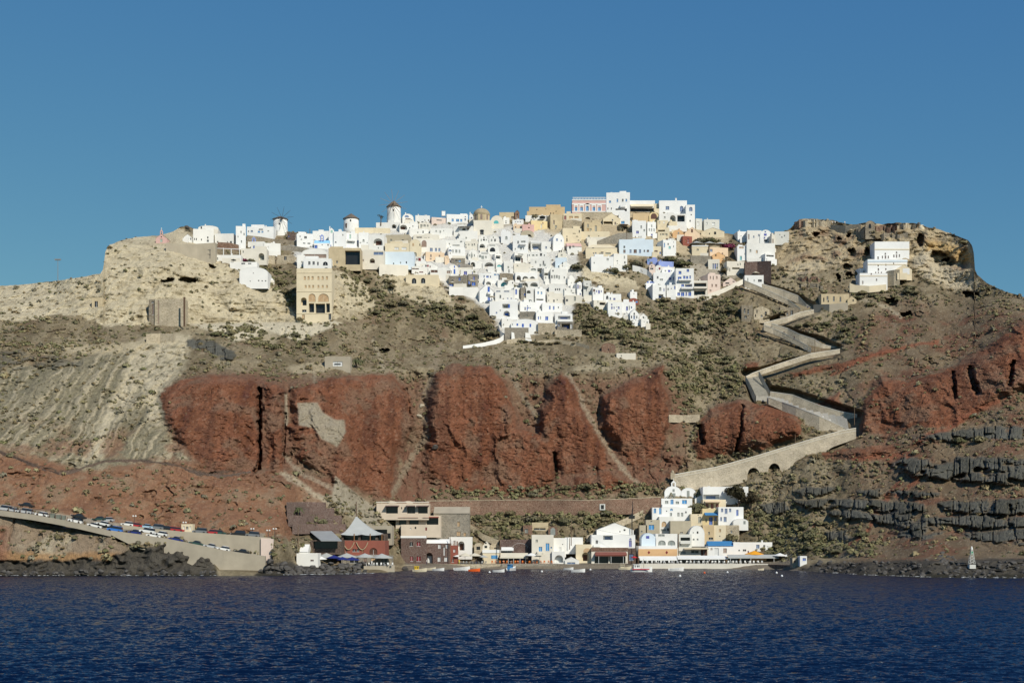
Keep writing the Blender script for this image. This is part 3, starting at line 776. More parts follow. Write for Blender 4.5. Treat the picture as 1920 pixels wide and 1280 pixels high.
# far border so that the sea goes on beyond the picture
L_ = sco[:, :1].copy(); L_[..., 0] = -4000; L_[..., 2] = 0
R_ = sco[:, -1:].copy(); R_[..., 0] = 4000; R_[..., 2] = 0
sco = np.concatenate([L_, sco, R_], 1)
N_ = sco[:1].copy(); N_[..., 1] = 5000; N_[..., 2] = 0
S_ = sco[-1:].copy(); S_[..., 1] = -4000; S_[..., 2] = 0
sco = np.concatenate([N_, sco, S_], 0)[::-1]
m, nt, b = new_mat('sea_water')
b.inputs['Base Color'].default_value = (0.0011, 0.0060, 0.0245, 1)
b.inputs['Roughness'].default_value = 0.09
b.inputs['IOR'].default_value = 1.333
b.inputs['Specular IOR Level'].default_value = 0.4
geo = nt.nodes.new('ShaderNodeNewGeometry')
acc = geo.outputs['Normal']
for sc_, k_, sx_ in ((0.55, 0.55, 1.5), (1.7, 0.85, 1.5), (5.0, 0.6, 1.2)):      # ripples of three sizes tilt the surface
    mp = nt.nodes.new('ShaderNodeMapping'); mp.inputs['Scale'].default_value = (1.0, sx_, 1.0)
    nt.links.new(geo.outputs['Position'], mp.inputs['Vector'])
    nz = nt.nodes.new('ShaderNodeTexNoise'); nz.inputs['Scale'].default_value = sc_; nz.inputs['Detail'].default_value = 2
    nt.links.new(mp.outputs[0], nz.inputs['Vector'])
    sb = nt.nodes.new('ShaderNodeVectorMath'); sb.operation = 'SUBTRACT'; sb.inputs[1].default_value = (0.5, 0.595, 0.5)
    nt.links.new(nz.outputs['Color'], sb.inputs[0])
    ml = nt.nodes.new('ShaderNodeVectorMath'); ml.operation = 'MULTIPLY'; ml.inputs[1].default_value = (k_ * 0.7, k_, 0.0)
    nt.links.new(sb.outputs[0], ml.inputs[0])
    ad = nt.nodes.new('ShaderNodeVectorMath'); ad.operation = 'ADD'
    nt.links.new(acc, ad.inputs[0]); nt.links.new(ml.outputs[0], ad.inputs[1])
    acc = ad.outputs[0]
nn = nt.nodes.new('ShaderNodeVectorMath'); nn.operation = 'NORMALIZE'
nt.links.new(acc, nn.inputs[0]); nt.links.new(nn.outputs[0], b.inputs['Normal'])
sea = grid_mesh('sea', sco, sco.shape[0], sco.shape[1], m, None, smooth=True)
tag(sea, 'dark navy blue rippled sea in front of the shore', None, None, 'structure')
# ------------------------------------------------------------------ building kit
def wallmat(k):
    T = {
        'w':  lambda: mat('whitewash', (0.74, 0.73, 0.69), var=0.07, scale=0.25, dirt=0.25, dcol=(0.60, 0.57, 0.50)),
        'w2': lambda: mat('whitewash_fresh', (0.77, 0.77, 0.75), var=0.05, scale=0.3, dirt=0.14, dcol=(0.62, 0.62, 0.6)),
        'w3': lambda: mat('whitewash_warm', (0.69, 0.65, 0.56), var=0.07, scale=0.3, dirt=0.2, dcol=(0.52, 0.47, 0.38)),
        'bw': lambda: mat('pale_blue_plaster', (0.62, 0.71, 0.78), var=0.05, scale=0.3, dirt=0.1, dcol=(0.5, 0.55, 0.58)),
        'gw': lambda: mat('pale_grey_plaster', (0.60, 0.60, 0.56), var=0.06, scale=0.3, dirt=0.15, dcol=(0.42, 0.40, 0.35)),
        'cr': lambda: mat('cream_plaster', (0.68, 0.59, 0.42), var=0.08, scale=0.35, dirt=0.25, dcol=(0.50, 0.41, 0.27)),
        'ye': lambda: mat('yellow_plaster', (0.70, 0.56, 0.31), var=0.07, scale=0.35, dirt=0.15, dcol=(0.6, 0.45, 0.2)),
        'pe': lambda: mat('peach_plaster', (0.70, 0.54, 0.38), var=0.07, scale=0.35, dirt=0.15, dcol=(0.58, 0.42, 0.28)),
        'pi': lambda: mat('pink_plaster', (0.62, 0.40, 0.36), var=0.07, scale=0.35, dirt=0.15, dcol=(0.5, 0.36, 0.3)),
        'pk': lambda: mat('pale_pink_plaster', (0.66, 0.54, 0.47), var=0.06, scale=0.35, dirt=0.15, dcol=(0.52, 0.44, 0.38)),
        'or': lambda: mat('orange_plaster', (0.66, 0.42, 0.22), var=0.08, scale=0.4, dirt=0.15, dcol=(0.5, 0.28, 0.14)),
        'rd': lambda: mat('brick_red_plaster', (0.26, 0.085, 0.06), var=0.12, scale=0.4, dirt=0.2, dcol=(0.25, 0.1, 0.07)),
        'rc': lambda: mat('ochre_plaster', (0.55, 0.42, 0.25), var=0.10, scale=0.35, dirt=0.2, dcol=(0.42, 0.3, 0.17)),
        'sa': lambda: mat('sand_plaster', (0.52, 0.43, 0.28), var=0.14, scale=0.4, dirt=0.4, dcol=(0.34, 0.27, 0.17), bump=0.3),
        'gs': lambda: mat('grey_sand_plaster', (0.43, 0.38, 0.28), var=0.12, scale=0.4, dirt=0.3, dcol=(0.30, 0.26, 0.19), bump=0.2),
        'vi': lambda: mat('violet_blue_plaster', (0.26, 0.33, 0.62), var=0.06, scale=0.4),
        'co': lambda: mat('concrete', (0.385, 0.34, 0.262), var=0.12, scale=0.3, dirt=0.4, dcol=(0.26, 0.23, 0.18), bump=0.2),
        'st': lambda: mat_masonry('rubble_stone', (0.20, 0.165, 0.12), (0.33, 0.28, 0.205), (0.40, 0.35, 0.27), 0.55),
        'sl': lambda: mat_masonry('pale_rubble_stone', (0.36, 0.30, 0.21), (0.52, 0.45, 0.33), (0.58, 0.50, 0.37), 0.6),
        'sp': lambda: mat_masonry('cream_rubble_stone', (0.46, 0.39, 0.28), (0.62, 0.54, 0.41), (0.66, 0.58, 0.45), 0.6),
        'bg': lambda: mat('beige_plaster', (0.60, 0.51, 0.40), var=0.08, scale=0.35, dirt=0.3, dcol=(0.45, 0.37, 0.28)),
        'sg': lambda: mat_masonry('grey_stonework', (0.21, 0.19, 0.155), (0.34, 0.30, 0.24), (0.38, 0.35, 0.29), 0.5),
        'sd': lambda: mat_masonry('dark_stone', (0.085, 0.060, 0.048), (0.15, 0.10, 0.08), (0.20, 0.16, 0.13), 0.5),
        'sr': lambda: mat_masonry('red_brown_stone', (0.145, 0.075, 0.052), (0.26, 0.16, 0.115), (0.34, 0.26, 0.19), 0.55),
        'pu': lambda: mat_masonry('purple_brown_stone', (0.115, 0.068, 0.058), (0.19, 0.125, 0.105), (0.26, 0.21, 0.18), 0.5),
        'db': lambda: mat('deep_blue_roof_paint', (0.045, 0.19, 0.40), var=0.08, scale=0.4),
        'bl': lambda: mat('sky_blue_roof_paint', (0.27, 0.55, 0.80), var=0.05, scale=0.4),
    }
    return T[k]()

def panemat(k):
    T = {
        'b': lambda: mat('blue_shutter_paint', (0.030, 0.105, 0.42), rough=0.5, var=0.15, scale=1.0),
        'v': lambda: mat('violet_shutter_paint', (0.085, 0.10, 0.36), rough=0.5, var=0.15, scale=1.0),
        'l': lambda: mat('azure_shutter_paint', (0.07, 0.27, 0.55), rough=0.5, var=0.15, scale=1.0),
        'd': lambda: mat('dark_glass_and_shade', (0.022, 0.022, 0.024), rough=0.15, var=0.2, spec=0.5),
        'n': lambda: mat('brown_door_wood', (0.10, 0.045, 0.03), rough=0.6, var=0.25, scale=1.2),
        'r': lambda: mat('dark_red_shutter_paint', (0.20, 0.022, 0.028), rough=0.5, var=0.2, scale=1.0),
        'g': lambda: mat('grey_shutter_paint', (0.25, 0.27, 0.25), rough=0.5, var=0.15, scale=1.0),
        't': lambda: mat('teal_shutter_paint', (0.10, 0.40, 0.42), rough=0.5, var=0.12, scale=1.0),
        'w': lambda: mat('white_window_paint', (0.66, 0.67, 0.66), rough=0.5, var=0.08, scale=1.0),
        'c': lambda: mat('tan_window_boards', (0.48, 0.33, 0.19), rough=0.7, var=0.2, scale=1.0),
        'p': lambda: mat('grey_brown_door_wood', (0.27, 0.20, 0.165), rough=0.7, var=0.2, scale=1.0),
        's': lambda: mat('slate_blue_paint', (0.13, 0.19, 0.32), rough=0.5, var=0.15, scale=1.0),
        'y': lambda: mat('soft_green_paint', (0.30, 0.50, 0.42), rough=0.5, var=0.12, scale=1.0),
    }
    return T[k]()

def arc_pts(cx, zb, rw, rh, n=8):
    """half ellipse from right to left over (cx, zb)"""
    return [(cx + rw * cos(pi * i / n), zb + rh * sin(pi * i / n)) for i in range(n + 1)]

def facade(V, Fc, w, z0, h, wins):
    """front wall in the plane y=0 from (-w/2,z0) to (w/2,h) with real openings; wins: (shape, x0, x1, za, zb, recess)"""
    xs = sorted(set([-w / 2, w / 2] + [q for u in wins for q in (u[1], u[2])]))
    zs = sorted(set([z0, h] + [q for u in wins for q in (u[3], u[4])]))
    def vert(p):
        V.append(p); return len(V) - 1
    idx = {}
    def g(x, z):
        k = (round(x, 4), round(z, 4))
        if k not in idx: idx[k] = vert((x, 0, z))
        return idx[k]
    for a, b in zip(xs[:-1], xs[1:]):
        for c, d in zip(zs[:-1], zs[1:]):
            mx, mz = (a + b) / 2, (c + d) / 2
            if any(u[1] < mx < u[2] and u[3] < mz < u[4] for u in wins):
                continue
            Fc.append((g(a, c), g(b, c), g(b, d), g(a, d)))
    for s, a, b, c, d, r in wins:
        if s == 'a':
            rh = min((b - a) / 2, (d - c) * 0.6)
            prof = [(a, c), (b, c)] + arc_pts((a + b) / 2, d - rh, (b - a) / 2, rh)
            n = len(prof)
            cr = vert((b, 0, d)); cl = vert((a, 0, d))
            arc = [vert((p[0], 0, p[1])) for p in prof[2:]]
            half = len(arc) // 2
            for i in range(half): Fc.append((cr, arc[i + 1], arc[i]))
            for i in range(half, len(arc) - 1): Fc.append((cl, arc[i + 1], arc[i]))
            Fc.append((cr, cl, arc[half]))
        else:
            prof = [(a, c), (b, c), (b, d), (a, d)]
            n = 4
        f = [vert((p[0], 0, p[1])) for p in prof]
        k = [vert((p[0], r, p[1])) for p in prof]
        for i in range(n):
            j = (i + 1) % n
            Fc.append((f[i], f[j], k[j], k[i]))
        if r > 0.6:
            Fc.append(tuple(k))

def parse_wins(s):
    out = []
    for t in (s or '').split(';'):
        q = t.split()
        if len(q) == 5:
            out.append((q[0], *[float(v) for v in q[1:]]))
    return out

NB = [0]
def bld(x0, x1, yt, yb, col, style, wins, label, name='house', cat='house', d=7.0, yaw=0.0, dy=0.0, rise=None, roof=None, group='houses of the village on the hill', extra='', trim=None, Y=None, found=2.0, lab_parts=None):
    """a building standing on the ground: photo box, wall colour, roof style, openings 'kc x y w h; ...'
    k: r rectangle, a arch, o deep open veranda, u deep open arch; c: shutter colour"""
    NB[0] += 1
    xc = (x0 + x1) / 2
    if yaw == 0.0 and group == 'houses of the village on the hill' and (x1 - x0) < 48:
        yaw = -7.0 + 24.0 * ((NB[0] * 0.61803) % 1.0)     # scattered turns, added so the facades differ in shading
    if Y is None:
        Y = min(depth(x0 + 1, yb), depth(xc, yb), depth(x1 - 1, yb)) + 0.3 + dy
    s = Y / F
    cy_ = cos(radians(yaw))
    w = (x1 - x0) * s / max(cy_, 0.6)
    if yaw: w = (x1 - x0) * s - d * abs(sin(radians(yaw))) * 0.8; w = max(w, (x1 - x0) * s * 0.6)
    h = (yb - yt) * s
    root = empty(name, at(xc, yb, Y), radians(yaw))
    tag(root, label, cat, group)
    wm = wallmat(col)
    sx = w / ((x1 - x0) * s)
    if style in ('vault', 'gable'):
        rise = rise if rise is not None else min(w / 2, h * 0.45)
        if isinstance(rise, (int, float)) and rise > h * 0.8: rise = h * 0.8
        hs = h - rise
    elif style in ('xbarrel', 'xgable', 'hip'):
        rise = (rise * s if rise else h * 0.3)
        hs = h - rise
    else:
        hs = h
    W = []
    pan = []
    placed = []
    for k, cx, cyy, ww, hh in parse_wins(wins):
        a, b = (cx - ww / 2 - xc) * s * sx, (cx + ww / 2 - xc) * s * sx
        za, zb = (yb - cyy - hh / 2) * s, (yb - cyy + hh / 2) * s
        a, b = max(a, -w / 2 + 0.12), min(b, w / 2 - 0.12)
        za = max(za, 0.04)
        if b - a < 0.15 or zb - za < 0.15: continue
        deep = k[0] in 'ou'
        shp = 'a' if k[0] in 'au' else 'r'
        if zb <= hs - 0.08 and not any(a < q[1] + .02 and b > q[0] - .02 and za < q[3] + .02 and zb > q[2] - .02 for q in placed):
            placed.append((a, b, za, zb))
            W.append((shp, a, b, za, zb, 1.9 if deep else 0.28))
            pan.append((k, shp, a, b, za, zb, 0.26, deep))
        else:
            pan.append((k, shp, a, b, za, min(zb, h - 0.1), -0.05, deep))
    V, Fc = [], []
    facade(V, Fc, w, -found, hs, W)
    def q(*ps):
        n = len(V); V.extend(ps); Fc.append(tuple(range(n, n + len(ps))))
    hw = w / 2
    q((hw, 0, -found), (hw, d, -found), (hw, d, hs), (hw, 0, hs))
    q((-hw, d, -found), (-hw, 0, -found), (-hw, 0, hs), (-hw, d, hs))
    q((hw, d, -found), (-hw, d, -found), (-hw, d, hs), (hw, d, hs))
    rm = wallmat(roof) if roof else wm
    if style == 'flat':
        t = 0.28
        P = [(-hw, 0), (hw, 0), (hw, d), (-hw, d)]
        I = [(-hw + t, t), (hw - t, t), (hw - t, d - t), (-hw + t, d - t)]
        for i in range(4):
            j = (i + 1) % 4
            q((*P[i], hs), (*P[j], hs), (*I[j], hs), (*I[i], hs))
            q((*I[i], hs), (*I[j], hs), (*I[j], hs - 0.4), (*I[i], hs - 0.4))
        mesh_obj('wall', V, Fc, wm, root)
        MB().add([(*p, hs - 0.38) for p in I], [(0, 1, 2, 3)]).build('roof', rm, root)
    elif style == 'vault':
        arc = arc_pts(0, hs, hw, rise, 12)
        q(*[(p[0], 0, p[1]) for p in arc]); q(*[(p[0], d, p[1]) for p in reversed(arc)])
        mesh_obj('wall', V, Fc, wm, root)
        a2 = arc_pts(0, hs, hw + 0.06, rise + 0.06, 12)
        m_ = MB()
        for i in range(12):
            m_.add([(a2[i][0], -0.05, a2[i][1]), (a2[i + 1][0], -0.05, a2[i + 1][1]), (a2[i + 1][0], d, a2[i + 1][1]), (a2[i][0], d, a2[i][1])], [(0, 3, 2, 1)])
            m_.add([(arc[i][0], -0.05, arc[i][1]), (arc[i + 1][0], -0.05, arc[i + 1][1]), (a2[i + 1][0], -0.05, a2[i + 1][1]), (a2[i][0], -0.05, a2[i][1])], [(0, 1, 2, 3)])
        m_.build('roof', rm, root)
    elif style == 'gable':
        q((hw, 0, hs), (0, 0, h), (-hw, 0, hs)); q((-hw, d, hs), (0, d, h), (hw, d, hs))
        mesh_obj('wall', V, Fc, wm, root)
        MB().add([(hw + .1, -.1, hs - .05), (0, -.1, h + .08), (-hw - .1, -.1, hs - .05), (hw + .1, d, hs - .05), (0, d, h + .08), (-hw - .1, d, hs - .05)], [(0, 3, 4, 1), (1, 4, 5, 2)]).build('roof', rm, root)
    elif style == 'xbarrel':
        mesh_obj('wall', V, Fc, wm, root)
        n = 10
        pts = [(d / 2 - d / 2 * cos(pi * i / n), hs + rise * sin(pi * i / n)) for i in range(n + 1)]
        MB().prism([(p[0], p[1]) for p in pts][::-1], 'x', -hw, hw).build('roof', rm, root)
    elif style == 'xgable':
        mesh_obj('wall', V, Fc, wm, root)
        MB().prism([(-0.25, hs), (d / 2, h), (d, hs)][::-1], 'x', -hw - .05, hw + .05).build('roof', rm, root)
    elif style == 'hip':
        mesh_obj('wall', V, Fc, wm, root)
        r_ = min(hw * 0.45, d / 2)
        MB().add([(-hw - .15, -.15, hs), (hw + .15, -.15, hs), (hw + .15, d, hs), (-hw - .15, d, hs), (-hw + r_, d / 2, h), (hw - r_, d / 2, h)], [(0, 1, 5, 4), (1, 2, 5), (2, 3, 4, 5), (3, 0, 4)]).build('roof', rm, root)
    for k, shp, a, b, za, zb, rc, deep in pan:
        if deep and rc > 0:
            # posts or furniture stay out; a door at the back; dark verandas get a full panel as painted shade
            mw, mh = ((b - a) * 0.49, 0.97) if k[1] == 'd' and shp == 'r' else ((b - a) * 0.3, 0.72)
            MB().box((a + b) / 2 - mw, (a + b) / 2 + mw, 1.80, 1.88, za, za + (zb - za) * mh).build('door', panemat(k[1]), root)
            continue
        if shp == 'a':
            rh = min((b - a) / 2, (zb - za) * 0.6)
            prof = [(a, za), (b, za)] + arc_pts((a + b) / 2, zb - rh, (b - a) / 2, rh)
        else:
            prof = [(a, za), (b, za), (b, zb), (a, zb)]
        nm = 'door' if za < 0.25 and (zb - za) > 1.5 and (b - a) < 1.8 else 'window'
        o = MB().prism(prof, 'y', rc - 0.02 if rc > 0 else rc, rc + 0.04 if rc > 0 else 0.02).build(nm, panemat(k[1]), root)
        if (b - a) > 0.55 and rc > 0:       # glazing bars / shutter stile and sill
            fr = MB().box((a + b) / 2 - 0.04, (a + b) / 2 + 0.04, rc - 0.07, rc - 0.02, za, zb - (0.3 * (zb - za) if shp == 'a' else 0))
            fr.box(a - 0.08, b + 0.08, -0.08, rc - 0.03, za - 0.1, za - 0.004)
            fr.build('frame', panemat('w') if k[1] in 'bdvlsnr' else wm, o)
    tm = wallmat(trim) if trim else wm
    if group == 'houses of the village on the hill' and cat == 'house':
        u = [((NB[0] * k_) % 1.0) for k_ in (0.7548, 0.5698, 0.3247, 0.8191)]
        if u[0] < 0.55 and style == 'flat':      # stair head or water tank housing on the roof
            bw_ = w * (0.18 + 0.3 * u[1]); bx_ = -hw + bw_ / 2 + (w - bw_) * u[2]
            MB().box(bx_ - bw_ / 2, bx_ + bw_ / 2, 1.2, 4.0, hs - 0.37, hs + 0.5 + 0.9 * u[3]).build('stair_head', wm, root)
        if u[1] < 0.5:                            # terrace wall in front of the door
            x0_, x1_ = -hw + w * 0.5 * u[3] * (u[2] < .5), hw - w * 0.5 * u[3] * (u[2] >= .5)
            MB().box(x0_, x1_, -1.75, -1.55, -found, 0.75 + 0.35 * u[0]).box(x0_ + .01, x1_ - .01, -1.549, -0.005, -found, -0.02).build('terrace', wallmat('w3') if u[2] < 0.3 else wm, root)
        if u[2] < 0.35:
            cx_ = -hw * .8 + 1.6 * hw * u[3]
            MB().box(cx_ - .22, cx_ + .22, 2, 2.45, h - 1.2, h + 0.9).box(cx_ - .3, cx_ + .3, 1.92, 2.53, h + 0.9, h + 1.02).build('chimney', wm, root)
    for t in (extra or '').split(';'):
        e = t.split()
        if not e: continue
        n = [float(v) for v in e[1:5] if v.replace('.', '').replace('-', '').isdigit()]
        X = lambda p: (p - xc) * s * sx
        Zz = lambda p: (yb - p) * s
        if e[0] == 'chim':
            MB().box(X(n[0] - n[2] / 2), X(n[0] + n[2] / 2), 1.0, 1.0 + n[2] * s, h - 0.6, h + n[3] * s).box(X(n[0] - n[2] / 2) - .08, X(n[0] + n[2] / 2) + .08, .92, 1.08 + n[2] * s, h + n[3] * s, h + n[3] * s + .12).build('chimney', tm, root)
        elif e[0] == 'bal':     # balcony: slab and parapet
            a, b, z, hh = X(n[0] - n[2] / 2), X(n[0] + n[2] / 2), Zz(n[1]), n[3] * s
            m_ = MB().box(a, b, -1.3, -0.003, z - 0.15, z).box(a, b, -1.3, -1.18, z + 0.001, z + hh).box(a, a + .1, -1.178, -0.004, z + 0.001, z + hh).box(b - .1, b, -1.178, -0.004, z + 0.001, z + hh)
            m_.build('balcony', tm, root)
        elif e[0] == 'awn':     # sloping awning
            a, b, z, hh = X(n[0] - n[2] / 2), X(n[0] + n[2] / 2), Zz(n[1] - n[3] / 2), n[3] * s
            c_ = e[5] if len(e) > 5 else 'w3'
            p_ = 2.2
            MB().hexa([(a, -p_, z - hh - .04), (b, -p_, z - hh - .04), (b, -.01, z - .04), (a, -.01, z - .04)], [(a, -p_, z - hh), (b, -p_, z - hh), (b, -.01, z), (a, -.01, z)]).build('awning', wallmat(c_), root)
        elif e[0] == 'cornice':
            z = Zz(n[0])
            MB().box(-hw - .12, hw + .12, -.14, -.002, z, z + n[1] * s).build('cornice', wallmat(e[3]), root) if len(e) > 3 else None
        elif e[0] == 'wing':    # lower block in front or beside, photo box
            a, b, zt = X(n[0]), X(n[1]), Zz(n[2])
            MB().box(a, b, -n[3], -0.004, -found, zt).build('annex', tm, root)
        elif e[0] == 'bell':    # belfry gable with an arched hole and a cross, photo x, top row, width, height
            a, b, z1, hh = X(n[0] - n[2] / 2), X(n[0] + n[2] / 2), Zz(n[1]), n[3] * s
            z0_ = z1 - hh
            pw = (b - a) * 0.28
            bm_ = MB().box(a, a + pw, 0.05, 0.55, z0_ - 0.8, z0_ + hh * 0.6).box(b - pw, b, 0.05, 0.55, z0_ - 0.8, z0_ + hh * 0.6)
            ctr = (a + b) / 2
            bm_.prism([(a, z0_ + hh * .6), (b, z0_ + hh * .6), (ctr, z1)], 'y', 0.05, 0.55)
            bb = bm_.build('belfry', wallmat(e[5]) if len(e) > 5 else wm, root)
            MB().box(ctr - .06, ctr + .06, .25, .35, z1 - .1, z1 + .8).box(ctr - .28, ctr + .28, .26, .34, z1 + .4, z1 + .52).build('cross', wallmat('w'), bb)
            MB().lathe([(0.26, 0), (0.2, .25), (0.09, .4)], 8, ctr, 0.3).build('bell', mat('bell_bronze', (0.12, 0.09, 0.04), metal=0.6, rough=0.5), bb).location = (0, 0, z0_ + 0.1)
    return root

def hill_wall(pts, hpx, col, label, name='retaining_wall', cat='wall', thick=0.8, dy=0.0, group=None, cap=None, kind=None, depthfix=None):
    """wall following a row of photo points along its top; hpx = height in pixels (number or list); one continuous solid"""
    if not isinstance(hpx, (list, tuple)): hpx = [hpx] * len(pts)
    top, bot = [], []
    for (px, py), hp in zip(pts, hpx):
        Y = (depthfix if depthfix else depth(px, py + hp)) - 0.5 + dy
        t = at(px, py, Y); b_ = at(px, py + hp, Y)
        top.append(t); bot.append(Vector((b_.x, b_.y, b_.z - 1.5)))
    V, Fc = [], []
    n = len(pts)
    for t, b_ in zip(top, bot):
        V += [tuple(b_), tuple(t), (t.x, t.y + thick, t.z), (b_.x, b_.y + thick, b_.z)]
    for i in range(n - 1):
        a, c = 4 * i, 4 * (i + 1)
        Fc += [(a, c, c + 1, a + 1), (a + 1, c + 1, c + 2, a + 2), (a + 2, c + 2, c + 3, a + 3)]
    Fc += [(0, 1, 2, 3), (4 * n - 1, 4 * n - 2, 4 * n - 3, 4 * n - 4)]
    o = mesh_obj(name, V, Fc, wallmat(col))
    tag(o, label, cat, group, kind or 'thing')
    if cap:
        m_ = MB()
        for i in range(n - 1):
            p, q_ = top[i], top[i + 1]
            m_.hexa([(p.x, p.y - .1, p.z + .002), (q_.x, q_.y - .1, q_.z + .002), (q_.x, q_.y + thick + .1, q_.z + .002), (p.x, p.y + thick + .1, p.z + .002)],
                    [(p.x, p.y - .1, p.z + .2), (q_.x, q_.y - .1, q_.z + .2), (q_.x, q_.y + thick + .1, q_.z + .2), (p.x, p.y + thick + .1, p.z + .2)])
        m_.build('coping', wallmat(cap), o)
    return o
# ------------------------------------------------------------------ the village on the ridge
B = bld
# --- left end of the ridge
B(292, 313, 439, 456, 'pi', 'gable', 'ry 302.5 451 4 6; rd 302.5 444 2 2', 'small salmon pink chapel with a bell gable at the ridge end', 'chapel', 'chapel', d=6, extra='bell 302.5 430 5 9', group=None)
B(344, 360, 439, 452, 'w', 'gable', 'rd 358 448 2 4; rd 352.5 448 1.6 3', 'low white gabled house beside the concrete retaining wall')
B(359, 404, 430, 454, 'w', 'flat', 'rd 391 445 2.6 4; rd 391 451 4 4; rd 377 449.5 2 3.4; rd 366 449 2 4; rd 362 449 1.6 4', 'long plain white house above the concrete retaining wall', d=9)
B(371, 410, 423, 434, 'w', 'vault', 'rd 377 427.5 2.5 5', 'white barrel vaulted house highest at the left of the ridge', d=8)
B(401, 439, 438, 457, 'w', 'flat', 'rg 427 454 2 3; rd 434 454.5 4 4.5; rd 407 453 3 2.6', 'white house between the long white house and the tall white house', d=8)
B(440, 463, 424, 463, 'w2', 'flat', 'rg 459 439 2.6 4.4; rg 453 453 2.8 4.6; rg 452 435 3 4; rg 445 444 2 3', 'tall narrow white house left of the stone walled garden', d=8)
B(463, 513, 425, 442, 'w2', 'flat', 'rg 466 434 2 3; rs 472 433.5 4 3.4; rl 485.5 434.6 4.4 3.4; rl 492 434.6 3.4 3.4; rd 489 430 8 1.8; rg 503 433 3 2', 'long white house with two azure windows left of the windmill', d=9)
B(497, 512, 435, 446, 'sd', 'flat', 'rs 500 439 3.4 6; rs 507.5 441 4 5', 'dark stone annex with blue doors left of the windmill', d=5, dy=-2)
B(538, 555, 436, 450, 'sd', 'flat', 'rb 541 444 3 4.4; rw 541 446 2 2', 'dark stone annex right of the windmill with a blue door', d=6)
B(464, 496, 453, 467, 'w', 'flat', 'rd 469 464 2 3; ab 476 463 3.6 5; rd 482.6 464 2 2', 'white chapel with a blue belfry below the stone walled garden', 'chapel', 'chapel', extra='bell 475.5 444 7 9 vi')
B(493, 528, 456, 476, 'w', 'flat', 'rw 502 464 2.5 4', 'plain white terrace house below the first windmill', d=6, extra='chim 514 456 3 4')
B(452, 500, 466, 488, 'w3', 'flat', 'ug 490 481 11 13; rg 456 472 2.4 4', 'white terrace house with a round arched recess and climbing plants', d=6)
B(402, 452, 478, 490, 'w', 'flat', 'rg 408 485 2 5', 'white terrace house with a pergola of white posts', d=7)
B(431, 482, 491, 500, 'w', 'flat', 'rd 456 494 7 2.4; rd 468 494 6 2', 'low white terrace with dark parasols above the white cave house', d=5, dy=-1)
B(449, 502, 501, 532, 'w2', 'vault', 'rd 485 526 2.4 2.4; rd 491.5 526.5 2.4 2; rd 498 526.5 2.4 2; rd 469 527 1.6 2; rd 475 512 1.4 1.4', 'whitewashed cave house moulded over the rock among the scrub', d=9, rise=2.2)
B(500, 516, 520, 530, 'w2', 'gable', 'rd 505 527 2 2', 'small white outbuilding at the right of the white cave house', d=5)
B(494, 516, 479, 493, 'sl', 'flat', 'rd 503 484.5 3 5', 'pale rubble ruin with a black doorway left of the curved white terrace')
B(519, 551, 478, 493, 'sl', 'flat', 'rd 535 484 5 7', 'pale rubble ruin with a square black doorway below the first windmill')
# --- between the first and the second windmill
B(554, 590, 438, 463, 'w2', 'flat', 'rd 573 445 5.4 4.4; rd 561 443.5 1.8 3; rd 570 456 5 1.8; rd 580.5 456 6 2; rd 564 449 3 1.4', 'broad white house left of the church with the sky blue roof', d=9)
B(586, 617, 433, 449, 'w', 'flat', 'rg 600 443 3 2', 'plain white house behind the church with the sky blue roof', d=7)
B(589, 617, 448, 466, 'w2', 'xbarrel', 'rb 592.4 462.6 5.6 6; rg 604 459 2 2; rd 615 459 2.4 3', 'white church with a sky blue barrel roof and blue belfry', 'church', 'church', roof='bl', rise=8, d=8, extra='bell 603.6 439 7 9 vi', group=None)
B(616, 627.5, 427, 463, 'w2', 'gable', 'ry 622 434 5 5; rb 620 460.6 2.4 3', 'slim white tower house with a gabled top and teal window', d=6)
B(625, 649, 434, 464, 'w2', 'flat', 'rg 643 440.6 2 3.4; rd 629 454 3 2.4; rb 624 460 1.4 5', 'white house between the gabled tower house and the second windmill', d=8)
B(646, 672, 437, 463, 'w2', 'flat', 'ry 656 444 4 8.6; rg 655 454 10 1.6', 'white house with a pale teal door under the second windmill', d=8, extra='bal 659 452 18 3')
B(672, 692, 436, 465, 'w2', 'flat', 'ag 681.5 451 4 5; rg 675 455 3 2; rg 689 455 2 2', 'white house with an arched fanlight right of the second windmill', d=8)
B(690, 721, 440, 468, 'w', 'flat', 'un 709 453.4 19 13; rg 709.6 465 2 3', 'white house with a wide red brown arched terrace', d=8, lab_parts=None)
B(556, 573, 478, 500, 'w', 'flat', 'rg 566 491 3 3', 'white curved terrace wall end left of the tall sand coloured building', d=4)
B(569, 621, 485, 508, 'w2', 'flat', 'rd 580 493 4 6; rd 588 493 4 6; rd 596 494 3 6; ad 610 494 9 7; as 611.5 504.6 9 6', 'white terrace house on top of the tall sand coloured building', d=7)
B(566, 614, 466, 486, 'w', 'vault', 'rp 590 480 44 7', 'long low white vault with a red brown wall above the terrace', d=6)
B(556, 622, 503, 602, 'cr', 'flat', 'rc 571.5 521 3.6 6; rc 578.5 521 3.6 6; rc 586 521 3.6 6; rc 597 521 3.4 6; rc 605 521 3.4 6; rc 613 521 3.4 6; rc 573 537 3.4 5; rc 580 537 3.4 5; rc 587 537 3.4 5; rc 597 537 3.2 5; rc 605 537 3.2 5; rc 613 537 3.2 5; ac 585 558 13 15; ac 606.5 558 20 15; ud 569.5 565 11 15; od 584 577 10 17; od 600.5 578 18 18; od 615 577 7 17; rd 618.5 593 5 12; rd 570.5 582.6 8 4.4; rc 569 594 5 9', 'tall sand coloured building with blind windows, arches and a dark loggia', 'tower_house', 'building', d=10, extra='cornice 547 1.2 cr; cornice 512 1.0 cr; cornice 588 1.0 cr', group=None)
